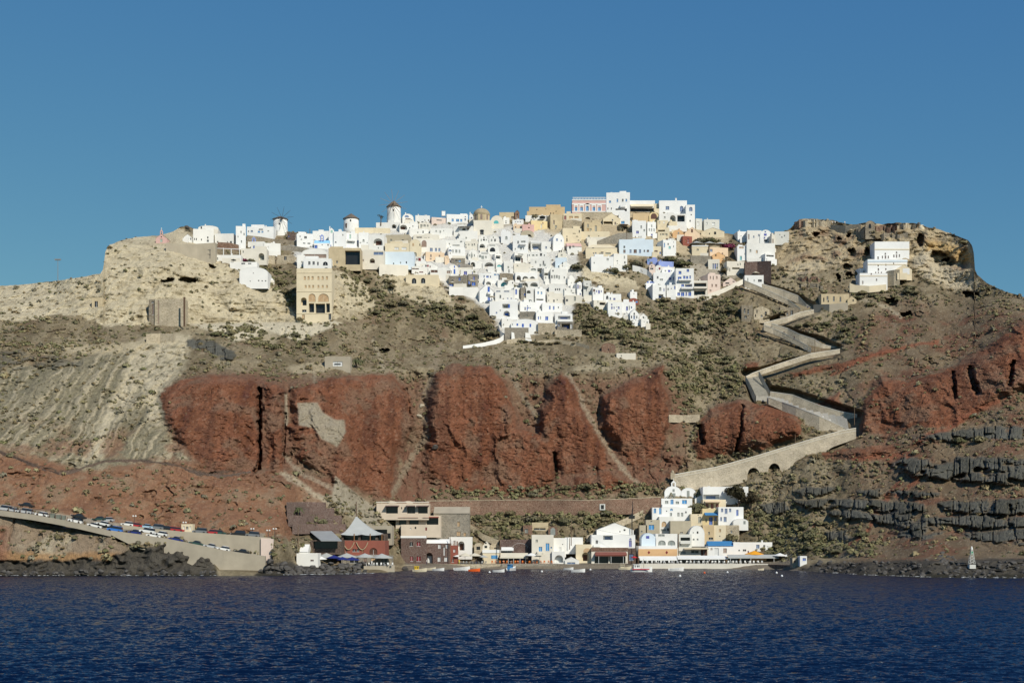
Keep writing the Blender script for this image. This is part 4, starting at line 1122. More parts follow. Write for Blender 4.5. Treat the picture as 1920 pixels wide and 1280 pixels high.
B(616, 676, 465, 499, 'sa', 'flat', 'rd 632 491 3 4.4; od 661 483 28 26', 'sand coloured ruin with a dark open carport', d=8)
B(669, 720, 469, 498, 'w3', 'flat', 'un 698 490 10 11; rp 681 488 2.4 4; rc 680 495 3 4; rc 686 495 3 4; rs 709.6 475 18 5.4', 'white house with a dark round arched gateway below the red arched terrace', d=8)
B(718, 776, 472, 497, 'bw', 'flat', 'rd 738 494 2 3; rg 751 492.6 2 3.6; rd 762 492 2.2 4', 'large plain pale house above a cream retaining wall', d=10)
hill_wall([(711, 496), (735, 496), (765, 497)], 15, 'w3', 'cream plastered retaining wall under the large plain pale house', dy=-1.5, thick=3)
hill_wall([(666, 427), (700, 427), (731, 428)], 9, 'cr', 'beige retaining wall right of the second windmill', thick=2)
B(722, 768, 440, 457, 'gs', 'flat', 'rg 732.4 450.6 4 5.6; rg 756 451.4 4 4; rd 756 456 4 1.2', 'grey beige house with two grey windows below the third windmill', d=7)
B(722, 770, 456, 473, 'cr', 'flat', 'rw 743.6 466 8 5; rw 757.6 466 9 5', 'cream house with two whitewashed panels below the grey beige house', d=7)
B(768, 789, 449, 481, 'cr', 'vault', 'rc 774.6 458.6 3 5.4; ag 778 476.6 7 7; rd 787.4 459 1.4 4', 'cream house with a rounded gable and a grey arched door', d=8, rise=2.5)
# --- around the third windmill
B(752, 778, 401, 418, 'w', 'vault', 'ad 759 415 3 6; as 762 405.6 10 4; ad 773 413.6 3 5; rp 765 410.4 12 2', 'white vaulted house right beside the sailed windmill', d=7, rise=2)
B(778, 807, 404, 418.5, 'w', 'flat', 'rd 782.4 416 2.6 1.8; rd 792 416 4 1.8; rn 804 413 1.8 3; rg 797 413 2 2', 'white stepped house on the skyline right of the sailed windmill', d=7, extra='chim 799 404 4 1.6')
B(704, 750, 417, 432, 'w', 'flat', 'ud 739 424.6 8.6 8; rg 743.6 424 1.6 4', 'white terrace house with a dark arch below the sailed windmill', d=7)
B(747, 786, 419, 436, 'w', 'flat', 'un 755.5 426.4 15 9; rd 768.4 428 2 4; rg 775 424 2 3', 'white terrace house with a wide shaded arch of brown wood', d=7)
B(785, 807, 418, 431, 'w3', 'flat', 'rg 790 424 4 6; rg 796 424 4 6; rg 802 424 3 5', 'white house with a row of grey balcony windows', d=7)
B(806, 844, 408, 420, 'pk', 'flat', 'rd 823 412.8 12 1.6', 'low pale pink building on the skyline', d=7)
B(836, 879, 402, 419, 'w2', 'flat', 'rl 848 413 4 5; rl 858 413 6 5; rl 865.4 413 4 5; rd 873.6 406 2 2; rs 873.4 411 3 4', 'white skyline house with three azure windows and a tall chimney', d=8, extra='chim 830 402 7 6')
B(879.5, 888, 400, 415, 'w2', 'gable', 'rs 884 409.4 3 4.4', 'narrow white house with one blue window left of the dome', d=6)
B(765, 806, 429, 446, 'w', 'flat', 'rd 794.4 434.6 2.4 4.6; rg 783 436 2 3', 'plain white house below the white terrace with the shaded arch', d=7)
B(806, 849, 428, 443, 'w', 'flat', 'rg 817.4 433.4 2.4 3; rg 825.4 434.6 2.6 4; rg 832 432.6 1.6 2', 'plain white house below the pale pink building', d=7)
B(849, 888, 424, 444, 'w', 'flat', 'ud 870 429.6 7 4.4; rg 860.4 440 2.6 5; rp 878 429 5 4', 'white house with a dark awning left of the domed church', d=8, extra='awn 872 425 26 2 sg')
B(775, 823, 440, 451, 'w3', 'flat', 'rd 786 446 10 4; rg 798 447 6 3; rd 804 446 2 2.6', 'white terrace with dark parasols above the brown arched door', d=5)
B(790, 836, 450, 473.5, 'w', 'flat', 'ap 794.6 456 10.5 14; rs 808.6 468 5 6.4; rs 817.4 468 3.6 6; rs 823.8 468 3.6 6', 'white house with a big brown arched door and three slate blue windows', d=8)
B(795, 836.5, 473, 487, 'pe', 'flat', 'rn 806.4 480 3 5; rn 825.6 480 3 5; rn 806 485.6 4 1.6; rd 818 485.6 4 1.4', 'peach house with two brown windows below the brown arched door', d=7, dy=-1)
B(833, 842.5, 479, 489, 'pe', 'vault', 'ad 838 485 3 4', 'small peach apse with a dark arched window', d=4, dy=-2)
B(834, 874, 450, 465, 'w', 'flat', 'rg 842 457 2 3; rd 865 453 4 2; rg 855 460 14 2', 'white terrace with planters left of the small vaulted houses', d=6)
B(838, 875, 464, 484, 'w2', 'flat', 'rg 848 471 3 5.4; rg 855.4 471 4.6 5.4; rg 862.4 471 3.4 5.4; as 841.8 470 7 3.6; rd 842 475.4 1.8 2.6; rd 855 482 3 1.4', 'white house with three grey windows above the rubble houses', d=8)
# --- domed church and what stands round it
B(860, 896, 433, 453, 'w', 'flat', 'rg 861 441 2 4; rg 874 446 3 3', 'plain white house with potted plants below the domed church', d=7)
B(888, 922, 413, 441, 'w3', 'flat', 'ad 903.6 436 6.4 9; ad 903.6 432 8 3', 'cream white church with a stone dome and an arched door', 'domed_church', 'church', d=9, group=None)
B(920, 944, 404, 429, 'w3', 'vault', 'at 930.4 416.4 9 6', 'cream church nave with a rounded gable and a teal fanlight', 'church', 'church', d=10, rise=3.2, group=None)
B(936, 964, 398, 412, 'sa', 'flat', 'rn 962 408 6 5; rg 945 406 5 1.4', 'ruined sand stone house with a broken top right of the dome', 'ruined_house', 'ruin', d=6)
B(964, 975.5, 394, 412, 'sr', 'gable', 'an 970 405 4 8', 'ruined brown stone gable standing right of the sand stone ruin', 'ruined_house', 'ruin', d=4)
B(943, 956, 408, 421, 'w', 'flat', 'rd 948.6 418 2.4 2; rg 948.6 414.6 4 1.4', 'small white house under the ruined sand stone house', d=6)
B(960, 982, 412, 422, 'w2', 'flat', 'rs 966 417.6 2.4 4.4; rs 971 417.6 2.4 4.4; rs 976 417.6 2.4 4.4', 'small white house with a blue glazed front under the ruined gable', d=6)
B(992, 1059, 388, 408, 'rc', 'flat', 'rd 1006.6 393 1.6 1.6; rd 1023.6 392 1.4 1.4; rd 1032.6 400 1.6 3; rd 1037.6 400 1.6 2; rd 1042.6 396.4 1.6 2; rd 1047.6 404 1.6 4', 'big ochre stone building with tiny windows on the skyline', d=10, extra='wing 988 994 396 -6')
B(985, 1029, 404, 416, 'w', 'flat', 'rd 1017 409 11 2.4; rg 996 412 3 2.4; rd 1025.6 407 2 5', 'white house with a dark parasol below the big ochre building', d=6)
B(992, 1030, 414, 432, 'ye', 'flat', 'rw 1016 424 3 8; rr 1019.4 418 2.6 2.6; rd 1010 431 3 1.4', 'yellow plastered house below the big ochre building', d=7)
B(978, 1003, 421, 433, 'pi', 'flat', 'an 991.8 428 3.6 4.6', 'old rose pink house left of the yellow house', d=7, dy=-1.5)
B(962, 979.5, 421, 433, 'pe', 'flat', 'rd 976.2 427.6 2.4 7; rn 966.4 426 2.6 2.6', 'small peach house with a tall dark door left of the rose pink house', d=6)
B(1029, 1058, 402, 430, 'sa', 'flat', 'rn 1037.4 417 3 8; rg 1042 425 5 5; rd 1041 430 3 4', 'tall sand coloured house below the right end of the ochre building', d=8)
B(976, 1001, 432, 446, 'gs', 'vault', 'ud 992 442.6 10 7', 'grey green stone vault with a black arched opening', d=7, rise=1.5)
B(938, 958, 434, 458, 'w2', 'flat', 'ag 949.6 446 5 6.4', 'plain white block with a moon shaped window niche', d=7)
B(896, 917, 441, 456, 'w', 'vault', 'rg 901.6 450.4 2.4 4.6; rd 907.6 450.4 4 5; rg 913 450.4 2.4 4.6; ad 907.6 445.2 2.6 2.4', 'left one of two small white vaulted houses below the dome', d=7, rise=2.2)
B(917, 936.5, 441, 457, 'w', 'vault', 'rg 921.8 450.4 2.6 4.6; rd 928.2 450.4 2.6 5; rg 925 445 2 3', 'right one of two small white vaulted houses below the dome', d=7, rise=2.2)
B(894, 916, 456, 470, 'w', 'flat', 'ud 904 462.4 14 10', 'white house with a broad shaded arch below the left vaulted house', d=7)
B(914, 937, 457, 477, 'w', 'vault', 'ad 923.4 468 11 8; rg 923 460 12 2', 'white vaulted house with a dark arched double window', d=7, rise=2.5)
B(871, 897, 452, 469, 'w3', 'flat', 'rg 872.6 459 2 3; rg 878.6 458.6 2 3; rg 885.6 459 3 3.4; rg 890 458.6 2 4; rd 872.6 463.6 3 2', 'white terrace house with four small grey windows', d=6)
B(876, 898, 468, 488, 'w', 'vault', 'rg 884 480 4 8.6; rg 879 479 2 4.6; rg 890 479 2.2 4.6; rg 884 473.6 1.6 2', 'white vaulted house with grey green windows above the potted palms', d=7, rise=1.8)
B(896, 919, 471, 488, 'w', 'vault', 'rg 905 482.6 5 6; rg 911 482 3 4; ag 900 480 4 5; rg 909 475 13 1.6', 'white vaulted house with a recessed arch left of the dark awning', d=7, rise=2.0)
B(924, 944, 476, 490, 'w', 'flat', 'rd 933 484.6 7 6; rd 939 485.4 2.4 5.6; rg 947 485 2 3', 'white house with a row of dark windows under an awning', d=7, extra='awn 935 480 13 2 w3')
B(880, 905, 489, 504, 'w', 'flat', 'ug 886 496 9.4 9; rw 897 491 4 4', 'white house with a pale round arch below the grey green windows', d=7)
B(904, 928, 489, 505, 'w', 'flat', 'un 917 498 18.4 12.4; rg 923 505 3 1.4', 'white house with a wide dark brown arch and hanging plants', d=8)
B(927, 946, 492, 506, 'w', 'flat', 'at 936 500.4 13.4 8.6; rd 955 501 1 3', 'white house with a teal painted arched front', d=7)
B(944, 963, 489, 512, 'w', 'flat', 'rd 954.4 508.6 2 6.6; rd 960.6 501.6 1.6 1.6; rg 953 501 3 4', 'plain white house right of the teal arched front', d=7)
B(960, 991, 441, 473, 'w2', 'flat', 'rd 971 454 3 5; rg 981.6 454.4 9 5.6; rg 976.8 467.6 4 7; rg 982 467 2 5; rg 965 468 2 6', 'tall white house with two balconies in the middle of the village', d=9, extra='bal 981 459 13 3')
B(994, 1017, 448, 472, 'w', 'xgable', 'os 1006 463.6 20 12.4', 'white house with a dark blue shaded terrace under a pale roof', d=7, rise=8, roof='gw')
B(1015, 1033, 453, 473, 'w', 'flat', 'rs 1024 464 3 4.4; rd 1032 464.6 1.6 3', 'white house with one dark blue window right of the shaded terrace', d=7)
B(1033, 1062, 438, 470, 'w2', 'vault', 'rs 1043 449.6 4.4 4.6; rs 1054.4 451 2.4 3; rd 1030 462 2 3', 'big white vaulted house with two blue windows', d=9, rise=3.4)
B(1062, 1092, 453, 473, 'w', 'xgable', 'rd 1068 463.6 3 5.6; rg 1075 462 4 4; rg 1084 471 3 3', 'white house with a faded pink tiled roof', d=7, rise=9, roof='pi')
B(989, 1026, 472, 486, 'w', 'flat', 'rd 991.8 478.4 2 2.4; rg 999.4 481 4 8; rg 1006.4 480 3 6; rd 1014.6 479 4 8.4; rg 1021 480 2 6', 'white house with tall grey and black windows below the dark blue terrace', d=7)
B(962, 991, 474, 493, 'w', 'flat', 'rd 970 486 11 7; an 979.2 488 4 9; rg 976 477 12 2', 'white house with a dark glazed veranda and brown arched door', d=7, extra='awn 972 480 16 2 w3')
B(963, 995, 494, 508, 'w3', 'flat', 'rg 973 504.4 2.6 3; rg 980.6 504.4 2.6 3; rd 986.6 504.4 3 3; rg 970 498 3 2', 'white terrace house with planters above the arcade', d=6)
B(993, 1033, 485, 504, 'w', 'flat', 'rg 1003.6 491 2.8 4; rd 1019.4 493 2.8 7.4; rg 1013 497 3 4; rg 1022 497 4 4', 'white house with a dark door under the tall grey and black windows', d=7)
B(964, 1010, 511, 528, 'w2', 'flat', 'un 971.4 521.6 9 9.4; ud 985 522 12.4 8.8; ud 999.6 522 10.6 8.8', 'white arcade of three dark arches', d=8)
B(993, 1018, 501, 513, 'w', 'flat', 'og 1012.4 507.4 9.4 9.4; ag 1000 505 10 4', 'white house with a grey shaded porch above the arcade', d=6)
B(1017, 1033, 503, 528, 'w', 'flat', 'og 1024 514 12 5; rg 1022 521 3 4', 'narrow white house right of the arcade', d=7)
B(1031, 1064, 504, 532, 'w', 'flat', 'rd 1033.8 519 2.4 6; rg 1039 519 3.4 6.4; rd 1044 518.6 2.4 6; rg 1048.4 520 3 6.4; rd 1058.8 520 1.8 4; rd 1036 507.6 3 2.6', 'broad white house with a row of four tall windows', d=9)
B(1040, 1063, 483, 505, 'bw', 'flat', 'rg 1050 499 8 2', 'plain pale blue block on the slope of the gully', d=7)
B(1047, 1075, 490, 506, 'w', 'gable', 'rd 1053.6 494 1.6 5; rd 1053.6 499 2.6 1.8; rd 1058.6 499.6 1.8 1.4', 'white stepped gable at the edge of the gully', d=6)
B(1046, 1062, 467, 487, 'w3', 'gable', 'rd 1048.6 471 2.4 3.4; rd 1052.4 471 2 3; rg 1053 478 3 3; rd 1053 484 2 2', 'small white bell tower like house left of the grey gully wall', d=5)
B(1061, 1081, 514, 536, 'w', 'gable', 'rd 1064 521.4 1.8 3; rd 1072 530 1.6 2', 'white gabled house at the left edge of the gully', d=7)
# --- rubble houses with blue shutters at the lower left of the centre
B(845, 873, 484, 494, 'sg', 'flat', 'rd 855 489 4.4 4; rl 862.2 489.2 4 4; rn 848 488 3 4', 'grey rubble house with a flat awning above the tile coloured roof', d=6)
B(846, 886, 492, 507, 'sg', 'xgable', 'rs 861 499 3 5', 'grey rubble house with a sloping stone roof', d=7, rise=9, roof='sg')
B(838, 863, 496, 519, 'w', 'vault', 'rb 852.6 509 4 9; rb 852.6 500 2.6 4; rg 843 510 6 5', 'white vaulted house with a blue door beside the grey rubble houses', d=7, rise=2.4)
B(863, 888, 505, 516, 'w', 'flat', 'rv 872.6 512 6 7; rv 885.6 511.6 3 5', 'low white house with dark blue windows under the stone roof', d=6)
B(840, 877, 517, 538, 'sg', 'flat', 'rb 862 523 4 6.4; ad 847.4 526 3 4; rb 862 534 3 4; rb 845 534.6 8 5; rw 868 532 1.6 8', 'left grey rubble house with blue shutters above the long white wall', d=7)
B(876, 898, 514, 538, 'sg', 'flat', 'rv 889 521.6 4 7; rb 878.6 529.4 5 7; rb 888.6 532 8 6.6', 'right grey rubble house with blue shutters above the long white wall', d=7)
B(898, 938, 512, 526, 'w2', 'flat', 'rb 914 519.4 4.4 5.4; rs 907.6 519 2 5.6; rs 919.6 519 2 4; rl 928.6 514.6 4.6 2.4; rl 933.8 514.6 2.6 2.4', 'white house with blue shutters left of the dark stone garden wall', d=7)
hill_wall([(937, 512.5), (950, 512), (962, 513.5)], 12, 'st', 'dark rubble garden wall between white houses above the teal arch', 'garden_wall', dy=-1, thick=2)
B(907, 925, 523, 537, 'w', 'flat', 'ud 916 531.4 12.4 7.4', 'small white house with a low dark arch', d=5)
B(932, 964, 525, 539, 'w', 'flat', 'at 945 533.4 13 7.6; rd 962 530 2 3', 'low white house with a teal arched window above the flower pots', d=6)
B(974, 1012, 527, 540, 'w', 'flat', 'ug 984 534 11 9.4; ug 1001.6 533.6 15 8.4', 'white terrace with two wide grey arches', d=7)
hill_wall([(842, 538), (868, 538), (896, 539)], 12.5, 'w', 'long white wall below the two grey rubble houses', 'garden_wall', dy=-1.2, thick=1.5)
B(895, 929, 533, 566, 'w2', 'gable', 'rb 917.6 544 5.4 13; rb 918 560 6 8; rs 925 562 4 5', 'tall white gabled house with two blue doors above each other', d=9, yaw=14, extra='bal 918 551 9 3')
B(928, 964, 543, 566, 'w', 'flat', 'rd 938 556 3 6; rp 943.6 561.4 2.4 5; rb 952 561 2.6 5.4; rb 959 561 2.6 5.4; rs 934 546 8 2; rs 950 546 10 2', 'white house with a terrace rail right of the tall gabled house', d=8)
B(961, 976, 539, 566, 'w', 'flat', 'rb 967.4 547 6 9.6; rd 967 562 6 5; rd 973 562 3 4', 'narrow white house with a large blue door and an outside stair', d=7)
B(975, 988, 539, 564, 'sg', 'flat', 'rb 984.6 552 3 5', 'dark rubble house wedged between white houses', d=7)
B(986, 1001, 541, 567, 'w', 'flat', 'ag 994 563.6 7.6 4.4; ug 991 547 8 6', 'narrow white house with a plant filled arch', d=7)
B(1000, 1026, 541, 568, 'w2', 'flat', 'rl 1007.6 548.6 3.6 4.8; rl 1016.2 549 3.6 4.8; ov 1012 563.6 18 7; rs 1026 548 1.6 2.6', 'white house with two small blue windows over a blue veranda', d=8)
B(1025, 1056, 550, 569, 'w3', 'flat', 'rd 1038.4 564 3 4.4; rg 1045 562 2 2.6; rg 1028 554 1.4 3; rg 1028 563.6 1.4 3', 'plain white house right of the blue veranda', d=8)
B(1028, 1062, 534, 552, 'w', 'flat', 'rd 1041.4 542.6 2.4 4; rd 1045.4 542.4 2 3.6; rd 1049.4 542.6 2.6 4; rd 1065 543 2 3; rd 1052 555 3 2', 'white house with three small dark windows below the four tall windows', d=7)
B(1056, 1081, 540, 556, 'w', 'flat', 'rg 1072 545 3 3; rg 1076 549 6 1.4; rd 1059 543 2 3', 'white terrace house left of the blue shuttered row', d=7)
# --- the low tip of the centre
B(918, 971, 565, 594, 'w2', 'flat', 'og 948 573.6 12 8; rb 954.6 573.6 3 7; ub 950 588 12 11; rb 931 586 2.6 2.8; rg 938 582 2.4 2', 'big white house with a diagonal stair and a blue arched porch', d=9)
B(971, 1016, 566, 583, 'w2', 'flat', 'rb 982.4 579 2.8 6; rb 988.6 579 5 6.4; rb 994 579 3 6; rs 1005 579.6 4 2.8; rd 1010.6 579.6 1.8 2.4; rb 988 573.6 2.4 2', 'white house with three blue shutters in a row below the blue veranda', d=8)
B(1015, 1056, 568, 584, 'w2', 'flat', 'rb 1030.4 576.6 3 6.4; rb 1038.4 577 3 6.4; rd 1048 576 2 3', 'white house with two tall blue shutters left of the bushy slope', d=8)
B(974, 1004, 584, 599, 'sg', 'flat', 'rg 988 592 2 6', 'grey rubble terrace below the three blue shutters', d=6)
B(1002, 1040, 585, 606, 'w2', 'flat', 'rb 1007.2 596.4 2.2 6; rg 1012 596 2 6; rb 1026 596.4 6.4 7', 'white house with a square blue window above the grey retaining wall', d=8)
B(1040, 1074, 588, 606, 'w2', 'flat', 'ob 1058 596 24 8', 'white balcony house with a deep blue window at the right tip', d=8, extra='bal 1059 603 30 4')
B(1044, 1076, 605, 619, 'sg', 'flat', 'ob 1061 611.6 17 10; rw 1072 612 4 9; rs 1047 609 3 5', 'rubble ground floor with blue doors under the balcony house', d=6)
B(939, 961, 597, 615, 'w', 'flat', 'rd 943 608 2.4 1.6; rd 952 600 1.6 1.6', 'small white house at the left of the lowest row', d=7)
B(958, 1011, 598, 619, 'w2', 'vault', 'rb 970 608.4 3 4; rb 980.4 610 3.6 6.4; rb 994.4 610 3 6; rg 961 608 1.4 3; rg 1006 609 1.2 2', 'low white vaulted house with small blue shutters in the lowest row', d=8, rise=2.2)
hill_wall([(946, 614), (968, 614), (991, 614)], 19, 'sg', 'grey stone retaining wall under the lowest white vaulted house', dy=-1.5, thick=3)
hill_wall([(1009, 605), (1025, 605.5), (1041, 606)], 16, 'sl', 'grey stone retaining wall under the square blue window', dy=-1.2, thick=3)
hill_wall([(1040, 618), (1065, 619), (1091, 617)], 7, 'sl', 'low rubble garden wall at the right tip of the lowest row', 'garden_wall', dy=-1.5, thick=1)
hill_wall([(950, 637), (975, 633), (1003, 634), (1004, 636)], 5, 'sl', 'low dry stone terrace wall left of two below the lowest row', 'garden_wall', dy=-1, thick=1)
hill_wall([(1008, 639), (1040, 636), (1080, 641), (1105, 648)], 5, 'sl', 'low dry stone terrace wall right of two below the lowest row', 'garden_wall', dy=-1, thick=1)
for x0, x1, y0, y1, lb in ((959, 966, 622, 635, 'left white buttress leaning on the grey retaining wall'), (985, 997, 623, 635, 'right white buttress leaning on the grey retaining wall')):
    Yb = depth((x0 + x1) / 2, y1) - 2.4
    s_ = Yb / F
    w_, h_ = (x1 - x0) * s_, (y1 - y0) * s_
    o = MB().hexa([(-w_ / 2, -.6, -1), (w_ / 2, -.6, -1), (w_ / 2, 2.5, -1), (-w_ / 2, 2.5, -1)], [(-w_ / 2, .6, h_), (w_ * .2, .6, h_ * .9), (w_ * .2, 2.5, h_ * .9), (-w_ / 2, 2.5, h_)]).build('buttress', wallmat('w'))
    o.location = at((x0 + x1) / 2, y1, Yb)
    tag(o, lb, 'buttress')
_zig = [(934, 607), (937, 618), (945, 626), (938, 633), (925, 638), (908, 642), (890, 645), (868, 648)]
hill_wall(_zig, [7, 7, 6, 5, 5, 5, 4, 3], 'w2', 'winding white wall of the footpath at the foot of the village', 'garden_wall', dy=-1.2, thick=0.7)
# --- row stepping down to the right
B(1079, 1094, 530, 557, 'w2', 'flat', 'rv 1081.6 537.6 5 7.4; rv 1089.2 553 4.4 7.4; rp 1088 538 3 7', 'white house with two violet shutters at the left of the stepping row', d=7)
B(1093, 1110, 526, 559, 'gw', 'flat', 'rd 1100.4 534 1.8 5; rg 1107.6 534 1.6 5; rs 1105 549.6 2.2 5.6; rg 1099 544 1.6 5', 'tall pale grey house of the stepping row', d=7, extra='bal 1099 537 9 2.4')
B(1059, 1092, 553, 569, 'w3', 'flat', 'rd 1062.4 562.6 4 4; rg 1078 560 4 8', 'cream white house below the violet shuttered house', d=7)
B(1109, 1134, 539, 566, 'w2', 'flat', 'rv 1123.4 547 4.2 6; rv 1118 546 2 4.2; rv 1128.8 546 2 4.4; rn 1112.2 544.6 5 5; rs 1113.4 550 3 2', 'white house with violet shutters and a small brown window', d=7)
B(1132, 1165, 551, 567, 'w2', 'flat', 'ad 1138.4 557.6 4.4 6.6; rs 1144.2 560 2.4 5; rv 1152 560.8 4 4.6', 'low white house with an arched dark window in the stepping row', d=7)
B(1110, 1140, 563, 577, 'w3', 'flat', 'rg 1120 566 2 4; od 1131 569 14 5; rd 1142 575 3 3', 'white terrace with a pergola and dark plants below the stepping row', d=5)
B(1138, 1168, 566, 589, 'w2', 'flat', 'rv 1146.4 577 3 5.2; rv 1151.2 577 2 4.4; rv 1161 576.6 3.2 4.6; rv 1157 582 2 3.4; rv 1146.4 571 2.4 3; rd 1157 575.4 1.6 1.6; rd 1169 586 1.6 1.6', 'white house with five small violet shutters', d=7)
B(1166, 1192, 566, 587, 'w2', 'flat', 'rv 1175.6 578 3.6 7.6; rs 1184.2 576.4 2.4 4; ag 1180 577 1.6 8', 'white house with one tall violet shutter', d=7)
B(1179, 1197, 547, 562, 'w2', 'flat', 'rd 1189 550.4 2 2', 'plain white cube above the red arch', d=6)
B(1178, 1198, 559, 569, 'rd', 'vault', 'rl 1186 567 10 2; rl 1194 566 4 3', 'red painted vault with a teal base among white houses', d=5, dy=-1, rise=1.8)
B(1168, 1182, 586, 598, 'w', 'gable', 'rg 1174 593 1.6 2', 'small white gabled outhouse left of the lowest chapel', d=5)
B(1179, 1200, 579, 607, 'w2', 'gable', 'ad 1189 588 3 4; rs 1189 594.6 4.2 7; rd 1182.6 594.4 2.6 5; rd 1195.4 594.4 2.6 5; rd 1193 600 1.6 2', 'white chapel like gabled house lowest in the stepping row', d=8)
B(1199, 1214, 587, 602, 'w', 'gable', 'rd 1206.4 595 2.4 3', 'white gabled house right of the chapel like house', d=6)
B(1199, 1220, 598, 612, 'w', 'flat', 'rg 1215 604.6 3 4; rg 1207 603 1.6 2', 'last low white house at the foot of the stepping row', d=6, dy=-1)
# --- skyline of the right half
B(1073, 1136, 374, 398, 'pi', 'flat', 'rl 1080 392 4.6 7; rl 1090.4 392 4.6 7; al 1101.4 391 5.4 9; rl 1113.4 392 4.6 7; rl 1124 392 4.6 7', 'pink neoclassical mansion with white balustrade and five framed windows', 'mansion', 'mansion', d=10, extra='cornice 383.6 2.4 w2; cornice 376 1.6 w2; cornice 397.6 1.6 w2', group=None)
B(1136, 1182, 361, 399, 'w2', 'flat', 'rl 1157.6 375.8 3 6; rd 1168 375.6 3 5; rl 1175 375.6 3 5; rl 1143.2 378 4 4; rd 1139 391 1.6 4; rd 1145.6 391 1.6 4; od 1165 394.6 22 7', 'tall white block highest on the skyline beside the pink mansion', d=10, extra='bal 1168 388.6 10 4; chim 1146 361 3 1', group='houses of the village on the hill')
B(1180, 1228, 376, 397, 'w2', 'flat', 'od 1204 393.4 44 7', 'long white restaurant terrace with a cream awning on the skyline', 'restaurant', 'restaurant', d=9, extra='awn 1204 386 44 6 cr')
B(1226, 1237, 382, 397, 'cr', 'flat', 'rd 1230 395 4 2', 'narrow cream house between the restaurant and the white mansion', d=6)
B(1236, 1288, 376, 402, 'w2', 'flat', 'rs 1251.4 390 6.6 6.6; as 1278 391.6 6.4 11', 'white mansion with tall blue windows standing out on the skyline', 'mansion', 'mansion', d=11, extra='chim 1268 376 3 5', group=None)
B(1286, 1303, 384, 428, 'w2', 'flat', 'as 1295.2 392 6.2 8; rd 1296 402.6 2 2.4; rd 1294 414 2.4 3', 'right wing of the white skyline mansion with an arched window', 'mansion', 'mansion', d=9, group=None)
B(1236, 1287, 401, 428, 'w', 'flat', 'ug 1261.6 410 10.6 13; od 1277 409.6 14 12; rg 1246.4 407.6 2.8 4; rg 1273 424 2 2', 'white lower storey terrace of the skyline mansion with a grey arch', d=10, dy=-1)
B(1302, 1320, 410, 429, 'gw', 'flat', 'rw 1308 419.6 6 7', 'left pale grey box house below the skyline mansion', d=8)
B(1319, 1350, 411.5, 435, 'gw', 'flat', 'rw 1338 420 6 6; rw 1324.6 419 3 4', 'right pale grey box house below the skyline mansion', d=8)
B(1314, 1359, 427, 443, 'cr', 'gable', 'rd 1330 438 2 3; rd 1341 437 4 5', 'cream house under the pale grey box houses', d=7)
B(1281, 1315, 426, 447, 'pe', 'gable', 'rn 1297.4 432.8 4 6.2', 'peach gabled house with one brown window', d=8, rise=3)
B(1261, 1282, 431, 446, 'or', 'vault', 'rg 1272.2 437 2.6 4; rr 1272.6 444 4 4', 'orange vaulted house left of the peach gabled house', d=7, rise=2)
B(1277, 1301, 443, 459, 'rd', 'flat', 'rr 1291 451.4 4.2 8; rc 1284.2 452 3 3.4', 'brick red house below the orange vaulted house', d=6)
hill_wall([(1187, 400), (1200, 399.5), (1218, 399)], 17, 'rc', 'ochre retaining wall under the restaurant terrace', thick=3)
B(1216, 1236, 398, 416, 'ye', 'vault', 'un 1226 405.6 13.4 11.4; rd 1222 414 3 2; rd 1229 414 3 2', 'yellow orange vaulted house with a brown arched veranda', d=7, rise=2, dy=-1)
B(1185, 1212, 414, 446, 'w2', 'flat', 'rg 1202.4 425.6 3 5.4; rg 1208.4 432 3 4; rv 1195.2 435.2 5 5; rd 1191 444 1.6 3; rg 1198 444 1.6 3; rg 1202 444 1.6 3', 'white house with one violet window below the ochre retaining wall', d=8)
B(1211, 1233, 416, 443, 'w2', 'flat', 'rg 1215.6 431 3 5; rg 1221.4 431 3 5; rg 1228 431 3 5; ag 1222 423.6 2.6 5; rv 1224.6 440 9 3.2', 'white house with three grey windows and a long violet one', d=8)
B(1232, 1260, 413, 431, 'cr', 'flat', 'rg 1236 417.4 2.8 4; rg 1245 417.4 3 4; rd 1255 416 1.6 2; rg 1240.6 424.6 2 1', 'cream house left of the skyline mansion terrace', d=7)
B(1232, 1256, 430, 446, 'cr', 'flat', 'od 1240 432.4 14 3.2; rg 1238 440.4 2 5; rg 1243.2 440.6 5 5; rg 1250 440 4 4', 'cream house with a dark slit awning and three grey windows', d=6, dy=-1)
B(1253, 1271, 415, 436, 'cr', 'flat', 'rd 1254.6 417 1.4 2', 'plain cream house below the grey arch', d=6)
B(1161, 1225, 449, 477, 'bw', 'flat', 'rd 1170.6 463 3 4.4; rn 1170.8 471 4 5.8; rs 1182.2 471 3.6 6.4; rn 1191 471 5.6 6.6; rs 1200 471 3.8 6.6; rd 1208.2 470.4 2.6 4; rn 1214.8 470.4 4 4', 'wide pale blue house with a row of dark windows', d=10)
B(1147, 1180, 476, 502, 'w', 'flat', 'rg 1173 482 3 5; rd 1155.4 489.4 2.6 1.8; rd 1174.2 491.6 2.8 4.4; rd 1161.4 498.2 3 4.4; rd 1168.6 498.2 2.6 3.6; rg 1156 494 1.6 2', 'white house with scattered dark windows under the wide pale blue house', d=8)
B(1107, 1152, 481, 509, 'w2', 'flat', 'rc 1140 504.6 4 4.6; rc 1145.6 501 2 5; rg 1113 493 2 3; rg 1140 486 4 4', 'blank white block above the caves of the gully', d=9)
B(1098, 1157, 455, 481, 'cr', 'hip', 'rd 1112 465 4 1.4; rn 1129 473 5 2; rg 1127 476 8 3; rg 1140 475 10 3; rs 1113 475.6 2 4; rs 1117 475.6 2.4 5', 'cream hall with a hipped roof behind a cafe terrace', d=9, rise=10)
B(1093, 1129, 416, 436, 'sa', 'flat', 'rg 1101 423.6 3.6 6.4; rg 1118.2 428.6 4.4 11.4; rg 1107 431 4 5; rc 1101 431 4.4 4.4', 'sand coloured house with tall grey shutters', d=7)
